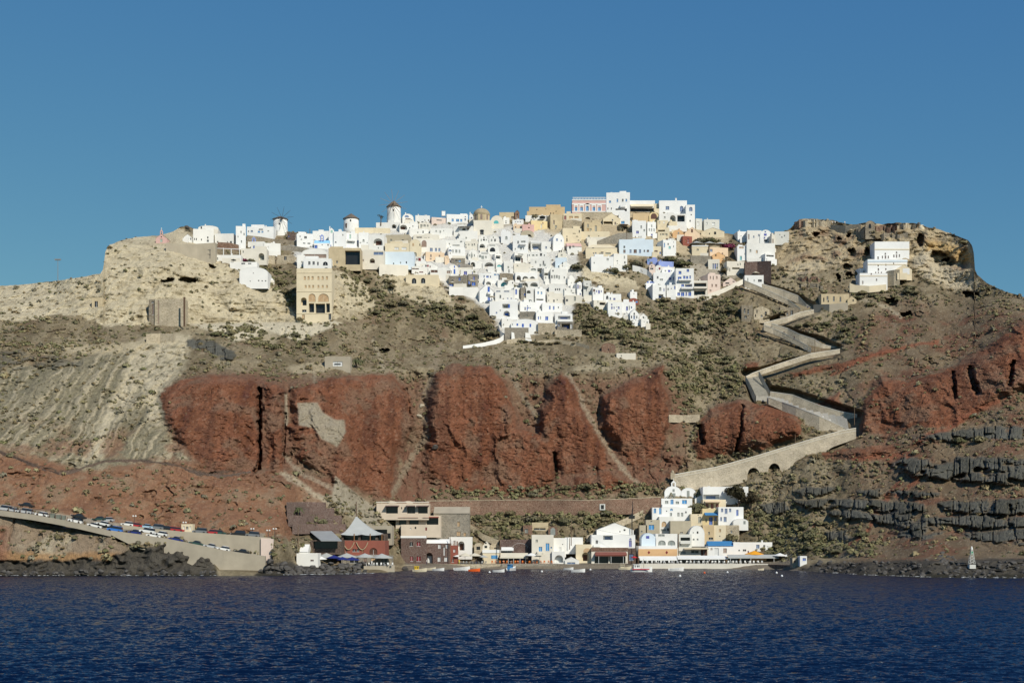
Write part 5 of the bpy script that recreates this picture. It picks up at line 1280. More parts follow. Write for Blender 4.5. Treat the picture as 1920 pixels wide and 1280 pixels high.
B(1090, 1143, 434, 450, 'cr', 'flat', 'rd 1122.6 442.6 1.8 1.6; rg 1104 443 3 4; rd 1110 448 2.6 1.6; rd 1109.6 454 2 2', 'long cream house under the tall grey shutters', d=7)
B(1098, 1121, 447, 456, 'w3', 'flat', 'rd 1109.8 455 3 3', 'small white house in front of the long cream house', d=5, dy=-1)
hill_wall([(1056, 413), (1075, 412), (1091, 415)], 15, 'sl', 'rough brown stone wall left of the tall grey shutters', thick=2)
B(1053, 1092, 428, 456, 'cr', 'flat', 'rd 1087.6 433.6 2 5; rd 1062 450 2.2 7; rd 1062 443.6 2 2; rg 1077 437.6 6 1.2; rg 1083 443 4 1.4; rd 1086 450 3 1.4; rd 1091 454 3 4', 'cream stepped house with an outside stair left of the long cream house', d=8)
B(1056, 1091, 400, 414, 'cr', 'flat', 'rr 1059.6 408 4 7.4; rc 1070.4 407.4 7 4.4; rc 1081 407.8 8 4.4', 'cream house with a red door below the ochre building', d=7)
B(1089, 1148, 398, 413, 'sl', 'flat', 'ud 1102 410 9.4 5.6; rn 1112 411.6 5 2', 'rock cut cellar with a black cave mouth below the pink mansion', 'cave_house', 'house', d=6)
B(1130, 1164, 400, 422, 'cr', 'gable', 'od 1140 418.6 18 7; rd 1148.6 412.4 2.6 3; rn 1154 418.6 3 5', 'cream gabled tavern with a dark terrace', 'tavern', 'tavern', d=7, rise=2.6)
B(1159, 1182, 396, 421, 'w2', 'flat', 'rl 1167.6 417 7 5; rd 1169 429 4 5', 'white house with a blue window under the tall white block', d=7)
B(1160, 1180, 420, 433, 'sa', 'flat', 'od 1172 429 12 9', 'sand coloured open tavern under a terracotta canopy', 'tavern', 'tavern', d=5, extra='awn 1170 421 18 2 pi')
hill_wall([(1120, 452), (1140, 444), (1160, 437), (1186, 436)], [4, 11, 18, 18], 'sg', 'grey rock faced wall left of the white house with a violet window', thick=3, dy=-0.5)
B(1222, 1240, 462, 478, 'cr', 'flat', 'rn 1230 471 6 3; rb 1238 474 3 4', 'cream house right of the wide pale blue house', d=6)
B(1239, 1272, 450, 479, 'w2', 'flat', 'rl 1242.4 460 3 8; rd 1251.8 457.8 2.8 3.6; rt 1255.6 464 5 5; rd 1265.6 453.6 1.4 2; rd 1265.6 461.6 1.6 4', 'white house with azure and teal shutters below the dark tented terrace', d=8)
B(1246, 1264, 441, 452, 'gw', 'hip', 'rd 1250 450 5 2', 'small white house with a dark hipped canopy', d=6, rise=8, roof='sd')
# --- violet roofed group, blue hotel, pink house
B(1213, 1233, 485, 497, 'vi', 'flat', 'rt 1216 488 2 5', 'small violet blue house with teal posts', d=6)
B(1232, 1266, 490, 506, 'vi', 'flat', 'rs 1243.6 501.4 4 3', 'wide violet blue house with a roof terrace', d=7)
B(1217, 1229, 495, 511, 'pk', 'vault', 'rd 1222 499 2 2; rd 1222 503.6 6 3', 'pale pink vaulted house front with a dark ornament', d=5, dy=-1.5, rise=1.3)
B(1228, 1242, 497, 511, 'w', 'vault', 'rr 1237 503.6 3.4 4; rg 1232 506 1.8 2', 'white vaulted house with a pink framed window', d=5, dy=-1.5, rise=1.2)
B(1240, 1267, 500, 513, 'w2', 'vault', 'rv 1254.8 508 5 4; rg 1247 508 3 3; rd 1260 507.6 1.4 2', 'white vaulted house front before the wide violet blue house', d=5, dy=-2, rise=1.8)
hill_wall([(1186, 497), (1200, 500), (1213, 505), (1222, 513)], 7, 'w', 'white terrace wall stepping down left of the pale pink vault', 'garden_wall', thick=1.2, dy=-.8)
B(1225, 1268, 511, 535, 'w2', 'flat', 'rd 1233 520 3 4.4; rg 1240 524 6 3; rv 1256.6 522.6 4.6 5; rv 1263.4 522.4 2.6 6.4', 'broad white house left of the blue shuttered hotel', d=8)
B(1206, 1232, 525, 536, 'w2', 'gable', 'rb 1213.4 530.4 4 5; rb 1222 531 7 6.2; rb 1228 530.6 2 5', 'low white gabled house with bright blue shutters', d=6, rise=2)
B(1221, 1251, 534, 562, 'w2', 'flat', 'rg 1238.4 541.8 4.8 6; rv 1247 543 2 6; ob 1240 555.4 11 8; rv 1246.6 558 1.8 5', 'white two storey house with a blue loggia below the broad white house', d=8, yaw=10)
B(1249, 1268, 534, 558, 'w2', 'flat', 'rg 1252 542 3 4.2; rd 1258.6 541 1.6 2.4; rb 1266 539 3 6', 'plain white house beside the blue shuttered hotel', d=7)
B(1267, 1301, 503, 557, 'w2', 'flat', 'rb 1275 511 5.2 5.6; rb 1289.8 507 4.6 5; rb 1274.4 521.4 6.6 5.2; rb 1283 520 4 6; rb 1288.4 520.6 4 6.2; rb 1294 519.6 2.6 6.2; rb 1280 535 5 5; ob 1291 535.4 14 6.4; rb 1272.6 551 5 5.4; rb 1280 551.4 6 7; rv 1286.8 551 3 6.6; rb 1293.4 551 5.4 7', 'three storey white hotel with rows of bright blue shutters', 'hotel', 'hotel', d=10, extra='bal 1288 541.6 22 3; bal 1284 526 24 2.4', group=None)
B(1299, 1327, 526, 558, 'w3', 'flat', 'od 1313 534 24 7.4; od 1312 549 22 9', 'cream hotel wing with two dark veranda storeys', d=8, extra='bal 1313 541 26 3')
B(1322, 1356, 514, 548, 'pk', 'flat', 'rp 1328.8 520.6 3.4 5; rd 1336.6 521 2 7; rp 1346 520 4 5; rp 1333.6 535.2 4 5; rp 1344.2 535 5.6 4.6; rp 1329 545 5 3', 'pale pink house right of the blue shuttered hotel', d=9)
B(1354, 1386, 520, 535, 'pk', 'gable', 'rd 1363 531 8 2.4; rd 1376 527.6 4 1.6; rg 1349 522 2 4', 'low pale pink wing sloping down to the footpath', d=7, rise=2.4)
hill_wall([(1326, 552), (1350, 543), (1370, 534), (1393, 523)], 3.5, 'w3', 'long cream parapet climbing to the top of the stairway', 'parapet_wall', thick=0.7, dy=-2.2)
B(1297, 1328, 460, 480, 'cr', 'flat', 'rg 1308 468 4 3.2', 'cream box house on a grey stone base', d=8, extra='cornice 462 2 w2')
hill_wall([(1295, 479), (1312, 479), (1333, 480)], 13, 'sg', 'grey stone base wall under the cream box house', dy=-0.8, thick=2)
B(1327, 1369, 464, 485, 'pe', 'flat', 'rs 1330.4 470 6 5; rn 1356 476 3 5', 'apricot house under the restaurant canopy', d=8)
B(1335, 1359, 473, 486, 'or', 'gable', 'rd 1342 478.6 2.4 3; rd 1338 483.6 10 2', 'terracotta orange stair house in front of the apricot house', d=4, dy=-2)
B(1327, 1350, 486, 506, 'w3', 'flat', 'rs 1337.4 499 3 10; rb 1341.6 499 3 10; rs 1345.6 499 2.6 10', 'little shop with blue doors below the terracotta orange stair', 'shop', 'shop', d=5)
B(1381, 1404, 434, 449, 'w2', 'flat', 'rs 1399 441 2 4; rd 1389 443 2 2', 'white house left of the white church at the stair head', d=7)
B(1401, 1428, 432, 457, 'w', 'flat', 'rs 1413.2 444 2.4 4; rs 1422.6 441 2.4 4; rp 1404 444 2 10', 'white house with two blue windows beside the white vaulted church', d=8)
B(1425, 1447, 431, 457, 'w2', 'vault', 'rs 1435 434.6 2.6 2.8; rv 1435 440 5 4; rv 1433.4 445.8 3 3.4; rd 1436 451 7 4', 'white vaulted church at the head of the stairway', 'church', 'church', d=8, rise=2.8, group=None)
B(1446, 1454, 440, 470, 'w3', 'flat', 'rp 1449 452 3 8', 'slim white stair tower right of the white vaulted church', d=5)
B(1452, 1480, 434, 451, 'gw', 'flat', 'rd 1466 444.6 2.4 2; rg 1471 442 2 3; rg 1462 440 1.6 2', 'last white house of the skyline before the castle rock', d=7)
B(1400, 1453, 456, 489, 'w', 'flat', 'rc 1419 471.8 3.4 5.6; rg 1407 470 3 5; rd 1436 482 6 3; rg 1428 484 9 3', 'white house with a tan window under the white vaulted church', d=8)
B(1382, 1401, 461, 489, 'w2', 'flat', 'rt 1389 483.8 4 7.6; rc 1390 464 9 3; rg 1397 476 1.6 4', 'narrow white house with a teal door', d=7)
B(1431, 1457, 476, 490, 'w2', 'flat', 'og 1444 479.6 20 3.4; rg 1440 486 12 2', 'white balcony terrace over the dark brown wall', d=6, dy=-2)
hill_wall([(1397, 491), (1420, 490), (1446, 489)], [32, 36, 38], 'pu', 'high dark brown stone wall under the white balcony terrace', thick=3, dy=-1.5)
B(1361, 1398, 490, 515, 'w3', 'flat', 'rd 1363 504 1.8 7; rg 1384 496 2.4 3; rg 1389 495 2.4 4; og 1380 503 16 3.4; rd 1367 506 1.4 7', 'white terraced house left of the high dark brown wall', d=7)
B(1396, 1432, 516, 534, 'w2', 'flat', 'rd 1425 526 7 4.4; rg 1402 524 1.6 6; rg 1414 526 1.6 4', 'small white shop at the foot of the high dark brown wall', 'shop', 'shop', d=6, dy=-2.5)
# --- the big white building on the right-hand hill
B(1640, 1705, 453, 488, 'w2', 'flat', 'rn 1646.4 483.6 2.6 5.6; rn 1654.6 482 2.4 5; rn 1660.2 482 3 6; rn 1665.6 482 2.4 5; an 1660 475.6 2.6 3.6; rn 1676 480 2.4 5; rn 1681 480 2.6 6; rn 1686.4 479.4 2.4 5; an 1681 473.4 2.6 3.6', 'top storey of the big white hillside building with brown windows', 'hillside_house', 'building', d=8, extra='cornice 468.6 1.8 cr', group='storeys of the white building on the right hill')
B(1627, 1701, 486, 513, 'w2', 'flat', 'rn 1646.6 497.6 2.2 4; rn 1661 496.4 2.2 3.6; rn 1661 504.6 2.2 4; rn 1647 505 2.6 4.6; rn 1633.4 513.4 2 3.6; rn 1642 511.6 2.2 4; rn 1647 511.6 2 4; rn 1652.6 511.6 2.2 4; rn 1675.6 494 2 3', 'middle storey of the big white hillside building with a pale blue roof edge', 'hillside_house', 'building', d=8, dy=-2, extra='cornice 496.6 1.4 cr; cornice 491 3 bw', group='storeys of the white building on the right hill')
B(1612, 1664, 512, 536, 'w2', 'flat', 'rn 1643.6 524.4 2.4 4; rp 1617.6 529.6 2.4 6; rn 1633.6 513.6 2 3', 'bottom storey of the big white hillside building with a stair edge', 'hillside_house', 'building', d=7, dy=-4, extra='cornice 518 1.2 cr', group='storeys of the white building on the right hill')
B(1610, 1628, 503, 514, 'w2', 'flat', 'rg 1620 509 4 4', 'small white terrace at the left of the big white hillside building', d=5, dy=-2)
B(1680, 1710, 496, 517, 'cr', 'gable', 'ow 1699 508.6 13 11', 'cream annex with a white porch right of the big white building', d=6, dy=-4, rise=2)
hill_wall([(1664, 508), (1676, 506), (1687, 505)], 23, 'sl', 'stone base wall between the white building and its cream annex', dy=-4, thick=2)
hill_wall([(1593, 530), (1603, 534), (1630, 536), (1662, 533)], [11, 8, 6, 6], 'cr', 'cream garden wall under the big white hillside building', 'garden_wall', dy=-3, thick=1)
# --- ruins on the right-hand hill
B(1540, 1592, 551, 571, 'sa', 'flat', 'rd 1544.6 562 2.2 8; rd 1551.6 558.6 3 7; rd 1553 564.6 2 4; rd 1563.4 560 3 9; rd 1575.8 561 3 9', 'roofless sand coloured ruin with narrow window slits above the stairway', 'ruined_house', 'ruin', d=7)
B(1588, 1607, 555, 569, 'sa', 'gable', 'rd 1600 563 2.4 4', 'small sand coloured ruin right of the roofless ruin', 'ruined_house', 'ruin', d=5)
hill_wall([(1526, 571), (1555, 570), (1590, 567)], 10, 'co', 'grey retaining wall under the roofless sand coloured ruin', dy=-1.5, thick=1.5)
B(1390, 1412, 572, 599, 'st', 'flat', 'ad 1396 582 3 8; ad 1403 584 3 9; rd 1398 594 4 5', 'left crumbling rubble ruin with dark holes below the stairway', 'ruined_house', 'ruin', d=5)
B(1410, 1446, 573, 597, 'sl', 'gable', 'rd 1417.6 584 2.4 6; ad 1437.6 588 5 9; rd 1428 592 4 4; ad 1414 592 2.6 5', 'middle crumbling tan ruin with dark holes below the stairway', 'ruined_house', 'ruin', d=6, rise=1.5)
B(1462, 1496, 576, 594, 'st', 'flat', 'ud 1468 590 10 5; rd 1484.6 586 4.4 9; rd 1476 588 3 5', 'right crumbling ruin with a black doorway at the bend of the stairway', 'ruined_house', 'ruin', d=6)
_jr = random.Random(9)
def ruin(x0, x1, y, hp, col, label, step=4):
    pts = [(x, y + _jr.choice((-1.8, -0.6, 0.4, 1.6, 2.6))) for x in np.arange(x0, x1 + .1, step)]
    hill_wall([q for p in pts for q in ((p[0] - step * .45, p[1]), (p[0] + step * .45, p[1]))], hp, col, label, 'castle_ruin', 'ruin', thick=1.4)
ruin(1508, 1558, 412, 9, 'sl', 'broken castle wall of tan stone on the right hilltop')
ruin(1492, 1505, 413, 10, 'sr', 'broken red brown castle wall left of the tan castle wall')
hill_wall([(1558, 421), (1585, 423), (1614, 420)], 8, 'sl', 'low tan parapet of the castle lookout', 'parapet_wall', thick=1)
B(1622, 1641, 414, 440, 'st', 'vault', 'ad 1631 424 5 8; rd 1630 436 2 4', 'ruined brown chapel with a rounded gable on the hilltop', 'ruined_chapel', 'ruin', d=4, rise=2.2)
ruin(1607, 1621, 429, 12, 'st', 'ruined grey wall left of the ruined chapel')
ruin(1644, 1680, 424, 9, 'sr', 'long red brown ruined wall right of the ruined chapel')
ruin(1684, 1718, 420, 7, 'sl', 'tan ruined wall left of the little domed chapel')
ruin(1655, 1700, 438, 6, 'st', 'lower brown ruined wall above the big white building', 5)
ruin(1500, 1540, 520, 5, 'sr', 'low red brown field wall below the castle rock', 6)
ruin(1505, 1545, 533, 5, 'st', 'lower brown field wall left of the garden wall', 6)
# ------------------------------------------------------------------ windmills, dome, terrace posts
M_THATCH = mat('mill_cap_thatch', (0.16, 0.13, 0.10), var=0.3, scale=2.0, bump=0.6, bscale=6)
M_SPAR = mat('weathered_spar_wood', (0.30, 0.22, 0.15), var=0.2, scale=2)
M_DARKSPAR = mat('dark_spar_wood', (0.06, 0.05, 0.045), var=0.2, scale=2)
def windmill(xc, wpx, ytop, yb, yapex, label, sails=0, R=0, hubpx=None, spar=None, door=None, capw=1.08):
    Y = depth(xc, min(yb, 440)) - 1.0
    s = Y / F
    r = wpx * s / 2
    h = (yb - ytop) * s
    root = tag(empty('windmill', at(xc, yb, Y + r)), label, 'windmill')
    MB().lathe([(r * 1.04, -2.5), (r * 1.03, 0), (r * 0.99, h * 0.5), (r * 0.95, h)], 28).build('tower', wallmat('w'), root, smooth=True)
    ha = (ytop - yapex) * s
    cap = MB().lathe([(r * capw, h - 0.15), (r * capw, h), (r * 0.55, h + ha * 0.52), (0.05, h + ha)], 28).build('cap', M_THATCH, root)
    if door:
        dx, dyp, dw, dh, c = door
        a = math.asin(max(-1, min(1, (dx - xc) * s / r)))
        o = MB().prism([(-dw * s / 2, 0), (dw * s / 2, 0), (dw * s / 2, dh * s), (-dw * s / 2, dh * s)], 'y', -0.06, 0.4).build('door', panemat(c), root)
        o.location = (r * sin(a), -r * cos(a), (yb - dyp - dh / 2) * s); o.rotation_euler = (0, 0, a)
    for wx, wy, ww, wh in ((xc + wpx * 0.02, ytop + (yb - ytop) * 0.35, 2.2, 3.4),):
        a = math.asin((wx - xc) * s / r)
        o = MB().prism([(-ww * s / 2, 0), (ww * s / 2, 0), (ww * s / 2, wh * s), (-ww * s / 2, wh * s)], 'y', -0.05, 0.4).build('window', panemat('d'), root)
        o.location = (r * sin(a), -r * cos(a), (yb - wy) * s); o.rotation_euler = (0, 0, a)
    if sails:
        hx, hy = hubpx
        hub = MB().lathe([(0.34, -0.5), (0.34, 0.5)], 10).build('hub', M_DARKSPAR, root)
        hub.location = ((hx - xc) * s, -r - 0.7, (yb - hy) * s); hub.rotation_euler = (pi / 2, 0, 0)
        MB().bar(((hx - xc) * s, -r - 1.2, (yb - hy) * s), ((hx - xc) * s, 0, (yb - hy) * s), 0.16).build('axle', M_DARKSPAR, root)
        L = R * s
        for i in range(sails):
            a = 2 * pi * i / sails + 0.12
            c = Vector(((hx - xc) * s, -r - 0.75, (yb - hy) * s))
            MB().bar(c, c + Vector((cos(a) * L, 0.0, sin(a) * L)), 0.085, 5, 0.05).build('sail_spar', spar or M_SPAR, root)
        # stays from the bowsprit to the spar tips
        tip = Vector(((hx - xc) * s, -r - 2.6, (yb - hy) * s))
        MB().bar(((hx - xc) * s, -r - 0.7, (yb - hy) * s), tip, 0.08).build('bowsprit', spar or M_SPAR, root)
    return root
windmill(525.6, 27.5, 411, 448, 405, 'white windmill with dark bare sail spars at the left of the village', 10, 22, (531.5, 412.5), M_DARKSPAR, (520.5, 440, 3.4, 10, 'd'))
windmill(658.5, 29, 410.5, 432, 400, 'white windmill without sails and a conical brown cap', door=(650.6, 426, 3.2, 9, 'n'))
windmill(738.5, 26.5, 388, 418, 376, 'tall white windmill with long pale sail spars on the skyline', 12, 27, (738.7, 385.5), M_SPAR)

# dome of the cream church: drum with windows, dome, cross
_ch = next(o for o in bpy.data.objects if o.name.startswith('domed_church'))
_s = _ch.location.y / F
_r = 16.5 * _s
_z = (441 - 413) * _s
dr = MB().lathe([(_r, _z - 0.5), (_r, _z + 12.5 * _s), (_r * 1.05, _z + 12.5 * _s + .02), (_r * 1.05, _z + 13.4 * _s)], 8).build('drum', wallmat('sa'), _ch)
dr.location = (-2.4 * _s, 4.5, 0); dr.rotation_euler = (0, 0, pi / 8)
dm = MB().lathe([(_r * 0.97 * cos(t), _z + 13.3 * _s + 13.0 * _s * sin(t)) for t in np.linspace(0, 1.5, 9)], 28).build('dome', mat('old_dome_plaster', (0.36, 0.30, 0.20), var=0.15, scale=0.5, dirt=0.3, dcol=(0.24, 0.2, 0.13)), _ch, smooth=True)
dm.location = (-2.4 * _s, 4.5, 0)
zt = _z + 26.2 * _s
MB().box(-.1, .1, -.1, .1, zt - .2, zt + 1.4).box(-.45, .45, -.08, .08, zt + .6, zt + .8).build('cross', wallmat('w2'), dm)
for k in (-1, 0, 1):
    a = k * pi / 4
    o = MB().prism([(-.5, 0), (.5, 0), (.5, 1.9)] + arc_pts(0, 1.9, .5, .5, 6)[1:-1] + [(-.5, 1.9)], 'y', -0.04, 0.3).build('window', panemat('p'), _ch)
    o.location = (-2.4 * _s + _r * .925 * sin(a), 4.5 - _r * .925 * cos(a), _z + 2.6 * _s); o.rotation_euler = (0, 0, a)

# little white dome on the castle hill
Yd = depth(1728, 428) - 1
o = tag(MB().lathe([(1.5, -1.5), (1.5, 0.3), (1.35, 0.9), (1.0, 1.4), (0.5, 1.7), (0.1, 1.8)], 20).build('domed_chapel', wallmat('cr'), None, smooth=True), 'tiny cream domed chapel at the right end of the castle ruins', 'chapel')
o.location = at(1728, 429, Yd + 2)

# white framed windows of the pink mansion and its balustrade
_pm = next(o for o in bpy.data.objects if o.name == 'mansion')
_s = _pm.location.y / F
_xc = (1073 + 1136) / 2
for x in (1080, 1090.4, 1101.4, 1113.4, 1124):
    a = (x - _xc) * _s
    fr = MB().box(a - 1.05, a - .62, -.12, -.004, .4, 3.1).box(a + .62, a + 1.05, -.12, -.004, .4, 3.1).box(a - 1.05, a + 1.05, -.14, -.005, 3.1, 3.7)
    if x == 1101.4: fr.prism([(a - 1.3, 3.72), (a + 1.3, 3.72), (a, 4.5)], 'y', -.14, -.005)
    fr.build('window_frame', wallmat('w2'), _pm)
hb = (398 - 374) * _s
for i in range(22):
    a = -7.6 + i * 15.2 / 21
    MB().box(a - .1, a + .1, -.12, .1, hb + .002, hb + .8).build('baluster', wallmat('w2'), _pm)
MB().box(-7.9, 7.9, -.2, .16, hb + .802, hb + 1.02).build('balustrade_rail', wallmat('w2'), _pm)

hill_wall([(-20, 838), (0, 845), (60, 868), (85, 880), (110, 885), (150, 878), (190, 864), (225, 861), (260, 861), (320, 869), (355, 880), (390, 888), (430, 889), (470, 882)], 2.0, 'sd', 'thin dark path edge wall crossing the red slope at left', 'path_wall', thick=0.5, dy=-0.2)
# pergola of white posts, scaffold on the concrete wall, concrete wall itself
hill_wall([(311, 455), (340, 458), (370, 457), (404, 455)], [13, 14, 24, 36], 'co', 'grey concrete retaining wall below the long white house', dy=-1.6, thick=3)
hill_wall([(408, 454), (430, 455), (447, 459)], [10, 11, 9], 'sr', 'red brown rubble wall under the white houses left of the garden', 'garden_wall', dy=-1, thick=1)
hill_wall([(463, 441), (490, 444), (512, 448), (556, 452)], [10, 9, 8, 7], 'st', 'long rubble garden wall below the first windmill', 'garden_wall', dy=-0.5, thick=1)
hill_wall([(520, 461), (545, 460), (570, 464), (588, 468)], [7, 9, 8, 4], 'sg', 'grey rubble wall curving below the broad white house', 'garden_wall', dy=-0.5, thick=1)
def frame_thing(name, label, cat, bars, Y, material, r=0.12, group=None):
    """posts and beams given as photo segments at one distance"""
    p0 = at(bars[0][0], bars[0][1], Y)
    root = tag(empty(name, p0), label, cat, group)
    for x0, y0, x1, y1 in bars:
        nm = 'post' if abs(y1 - y0) > abs(x1 - x0) else 'beam'
        MB().bar(at(x0, y0, Y) - p0, at(x1, y1, Y) - p0, r, 5).build(nm, material, root)
    return root
frame_thing('pergola', 'white timber pergola over the terrace above the scrub', 'pergola', [(403, 478, 403, 466), (419, 478, 419, 465), (433.5, 478, 433.5, 466), (449, 478, 449, 467.5), (402, 465.5, 450, 467.5)], depth(425, 489) - 0.2, wallmat('w2'), 0.16)
frame_thing('scaffolding', 'grey metal scaffolding against the concrete retaining wall', 'scaffolding', [(371, 484, 371, 464), (384, 485, 384, 466), (394, 484, 394, 467), (370, 467, 395, 469), (370, 475, 395, 477)], depth(385, 485) - 3.4, mat('scaffold_steel', (0.22, 0.21, 0.19), metal=0.5, rough=0.6), 0.13)
# ruined lift shaft of stone and timber on the tan cliff
Yr = depth(315, 610) - 4
B(290, 346, 560, 611, 'sl', 'flat', 'rp 297 585 3 44', 'derelict sand coloured cliff building with rusty corner posts', 'derelict_building', 'ruin', d=6, group=None)
B(279, 292, 561, 606, 'st', 'flat', 'rn 287 580 3 20; rd 286 566 4 3', 'crumbling brick shaft left of the derelict cliff building', 'derelict_building', 'ruin', d=4, group=None)
frame_thing('rusty_post', 'rusty steel post at the right corner of the derelict cliff building', 'post', [(345.5, 612, 345.5, 557)], Yr - 0.9, mat('rusty_steel', (0.11, 0.065, 0.04), var=0.3), 0.35)
hill_wall([(274, 626), (300, 625), (325, 625)], 14, 'sl', 'tan masonry block wall below the derelict cliff building', dy=-1, thick=2)
B(172, 192, 558, 576, 'sa', 'flat', 'rd 180.4 570 6 11', 'cave cellar with a square black doorway in the tan cliff', 'cave_house', 'house', d=4, group=None)
B(609, 657, 668, 691, 'co', 'flat', 'rw 633 682 18 9; rd 633 682 12 1.4', 'concrete water tank house with a white panel beside the palm', 'tank_house', 'hut', d=5, group=None)
B(1156, 1192, 662, 671, 'w3', 'flat', 'rg 1165 667 2 3', 'low whitewashed foundation on the slope below the village', 'foundation', 'ruin', d=4, group=None)
B(1128, 1154, 643, 660, 'sr', 'vault', 'rd 1141 655 2 3', 'small red stone hut with a rounded end on the slope below the village', 'stone_hut', 'hut', d=5, group=None)
hill_wall([(1254, 777), (1280, 778), (1312, 777)], 7, 'sl', 'short rubble wall across the gully right of the red spur', 'garden_wall', dy=-1)
B(761, 822, 515, 536, 'cr', 'flat', 'ad 776.4 526.4 8.4 10; ad 793.4 526 8 10', 'cream house with two black arched windows on the tan rock', d=7, group=None)
B(806, 824, 522, 535, 'cr', 'flat', 'rd 811 525.6 2.4 3.4', 'small cream annex right of the two black arched windows', d=5, group=None)
B(771, 806, 500, 516, 'w', 'flat', 'rn 776 504 18 2; rr 790 510 8 2', 'white terrace house just above the cream house on the tan rock', d=5)
B(780, 800, 482, 500, 'w', 'gable', 'rr 786.6 486.4 5 5.4; rd 781.4 486 1.6 3.4', 'white gabled house with a red window below the cream rounded gable', d=6)
B(790, 823, 491, 507, 'w', 'gable', 'rd 797.4 500 3 6.4; rr 801.6 500 3.4 7; rn 806.4 501 2 6', 'white gabled house with red and black doors', d=6, dy=-1)
B(806, 838, 505, 522, 'w', 'flat', 'rn 814 508.6 13 4.4; rd 811 517 2 3', 'white house with a brown strip window right of the red and black doors', d=6, dy=-1)
B(823, 846, 500, 521, 'w', 'vault', 'rb 819 494 4 6; rp 842 510 8 5', 'white vaulted house left of the grey rubble houses', d=6, rise=1.6)
# floodlight mast at the far left, television masts
def lamp_mast(px, yt, yb, label, Y=None, heads=4, span=9, name='floodlight_mast', cat='lamp'):
    Y = Y or depth(px, yb) - 0.5
    s = Y / F
    root = tag(empty(name, at(px, yb, Y)), label, cat)
    h = (yb - yt) * s
    m_ = mat('galvanised_steel', (0.30, 0.31, 0.31), metal=0.4, rough=0.5)
    MB().bar((0, 0, -1), (0, 0, h), 0.16, 6, 0.09).build('mast', m_, root)
    MB().bar((-span * s / 2, 0, h), (span * s / 2, 0, h), 0.08, 5).build('crossbar', m_, root)
    for i in range(heads):
        x = -span * s / 2 + span * s * i / max(heads - 1, 1)
        MB().box(x - .3, x + .3, -.3, .15, h + .05, h + .55).build('lamp_head', m_, root)
    return root
lamp_mast(108.5, 488, 529, 'tall floodlight mast on the tan plateau at the far left')
for px, yt, yb, lb in ((581, 429, 444, 'white flag mast beside the broad white house'), (792, 905, 931, 'brown timber pole at the foot of the red cliff'), (1431, 590, 608, 'timber pole beside the stairway bend')):
    pass

# ------------------------------------------------------------------ stairway down to the harbour
PATH = empty('path', at(1420, 720, depth(1420, 745)))
tag(PATH, None, None, None, 'structure')
def strip(near, far, n, name='step', thick=0.25, material=None, ext=3.4):
    """stepped paving between two photo polylines (near and far edge), as steps of real depth"""
    def lerp(pl, t):
        t = t * (len(pl) - 1); i = min(int(t), len(pl) - 2); f = t - i
        return (pl[i][0] * (1 - f) + pl[i + 1][0] * f, pl[i][1] * (1 - f) + pl[i + 1][1] * f)
    base = PATH.location
    for k in range(n):
        a, b_ = lerp(near, k / n), lerp(near, (k + 1) / n)
        Ym_ = sum(PTH(*p_) for p_ in near) / len(near)
        Ya = Ym_ + .55 * (PTH(*a) - Ym_) - 1.6; Yb = Ym_ + .55 * (PTH(*b_) - Ym_) - 1.6
        p, q = at(a[0], a[1], Ya), at(b_[0], b_[1], Yb)
        z = min(p.z, q.z) - 0.35
        fa = lerp(far, (k + .5) / n)
        zf = max(z, at(fa[0], fa[1] + 7.5, Ya + ext).z)
        MB().hexa([(p.x, p.y, z - 1.0), (q.x, q.y, z - 1.0), (q.x, q.y + ext, z - 1.0), (p.x, p.y + ext, z - 1.0)],
                  [(p.x, p.y, z), (q.x, q.y, z), (q.x, q.y + ext, zf), (p.x, p.y + ext, zf)]).build(name, material, PATH).location = -base
def PTH(px, py):
    return float(profile_depth(np.array([px]), np.array([py]))[0]) - 0.6
M_PAVE = mat('worn_cobble_paving', (0.41, 0.385, 0.33), var=0.2, scale=1.5, bump=0.4, bscale=4)
def pwall(pts, hpx, label, col='sp', thick=0.6, back=0.0, cap='w3', name='parapet_wall'):
    if not isinstance(hpx, (list, tuple)): hpx = [hpx] * len(pts)
    V, Fc, top = [], [], []
    Ys = [PTH(px, py + hp) for (px, py), hp in zip(pts, hpx)]
    Ym = sum(Ys) / len(Ys)
    for (px, py), hp, Y in zip(pts, hpx, Ys):
        Y = Ym + 0.55 * (Y - Ym) + back
        t, b_ = at(px, py, Y), at(px, py + hp, Y)
        top.append(t)
        V += [(b_.x, b_.y, b_.z - 1.0), tuple(t), (t.x, t.y + thick, t.z), (b_.x, b_.y + thick, b_.z - 1.0)]
    n = len(pts)
    for i in range(n - 1):
        a, c = 4 * i, 4 * (i + 1)
        Fc += [(a, c, c + 1, a + 1), (a + 1, c + 1, c + 2, a + 2), (a + 2, c + 2, c + 3, a + 3)]
    Fc += [(0, 1, 2, 3), (4 * n - 1, 4 * n - 2, 4 * n - 3, 4 * n - 4)]
    o = tag(mesh_obj(name, V, Fc, wallmat(col)), label, 'wall', 'parapets of the stairway', 'thing')
    m_ = MB()
    for p, q in zip(top[:-1], top[1:]):
        m_.hexa([(p.x, p.y - .08, p.z + .003), (q.x, q.y - .08, q.z + .003), (q.x, q.y + thick + .08, q.z + .003), (p.x, p.y + thick + .08, p.z + .003)],
                [(p.x, p.y - .08, p.z + .25), (q.x, q.y - .08, q.z + .25), (q.x, q.y + thick + .08, q.z + .25), (p.x, p.y + thick + .08, p.z + .25)])
    m_.build('coping', wallmat(cap), o)
    return o
S1n = [(1396, 526), (1420, 536), (1442, 546), (1477, 561.5), (1501, 579)]
S1f = [(1429, 533), (1448, 538), (1468, 544), (1497, 555), (1512, 571), (1522, 578)]
pwall(S1n, [7, 6, 6, 5, 4], 'near parapet of the topmost flight of the stairway')
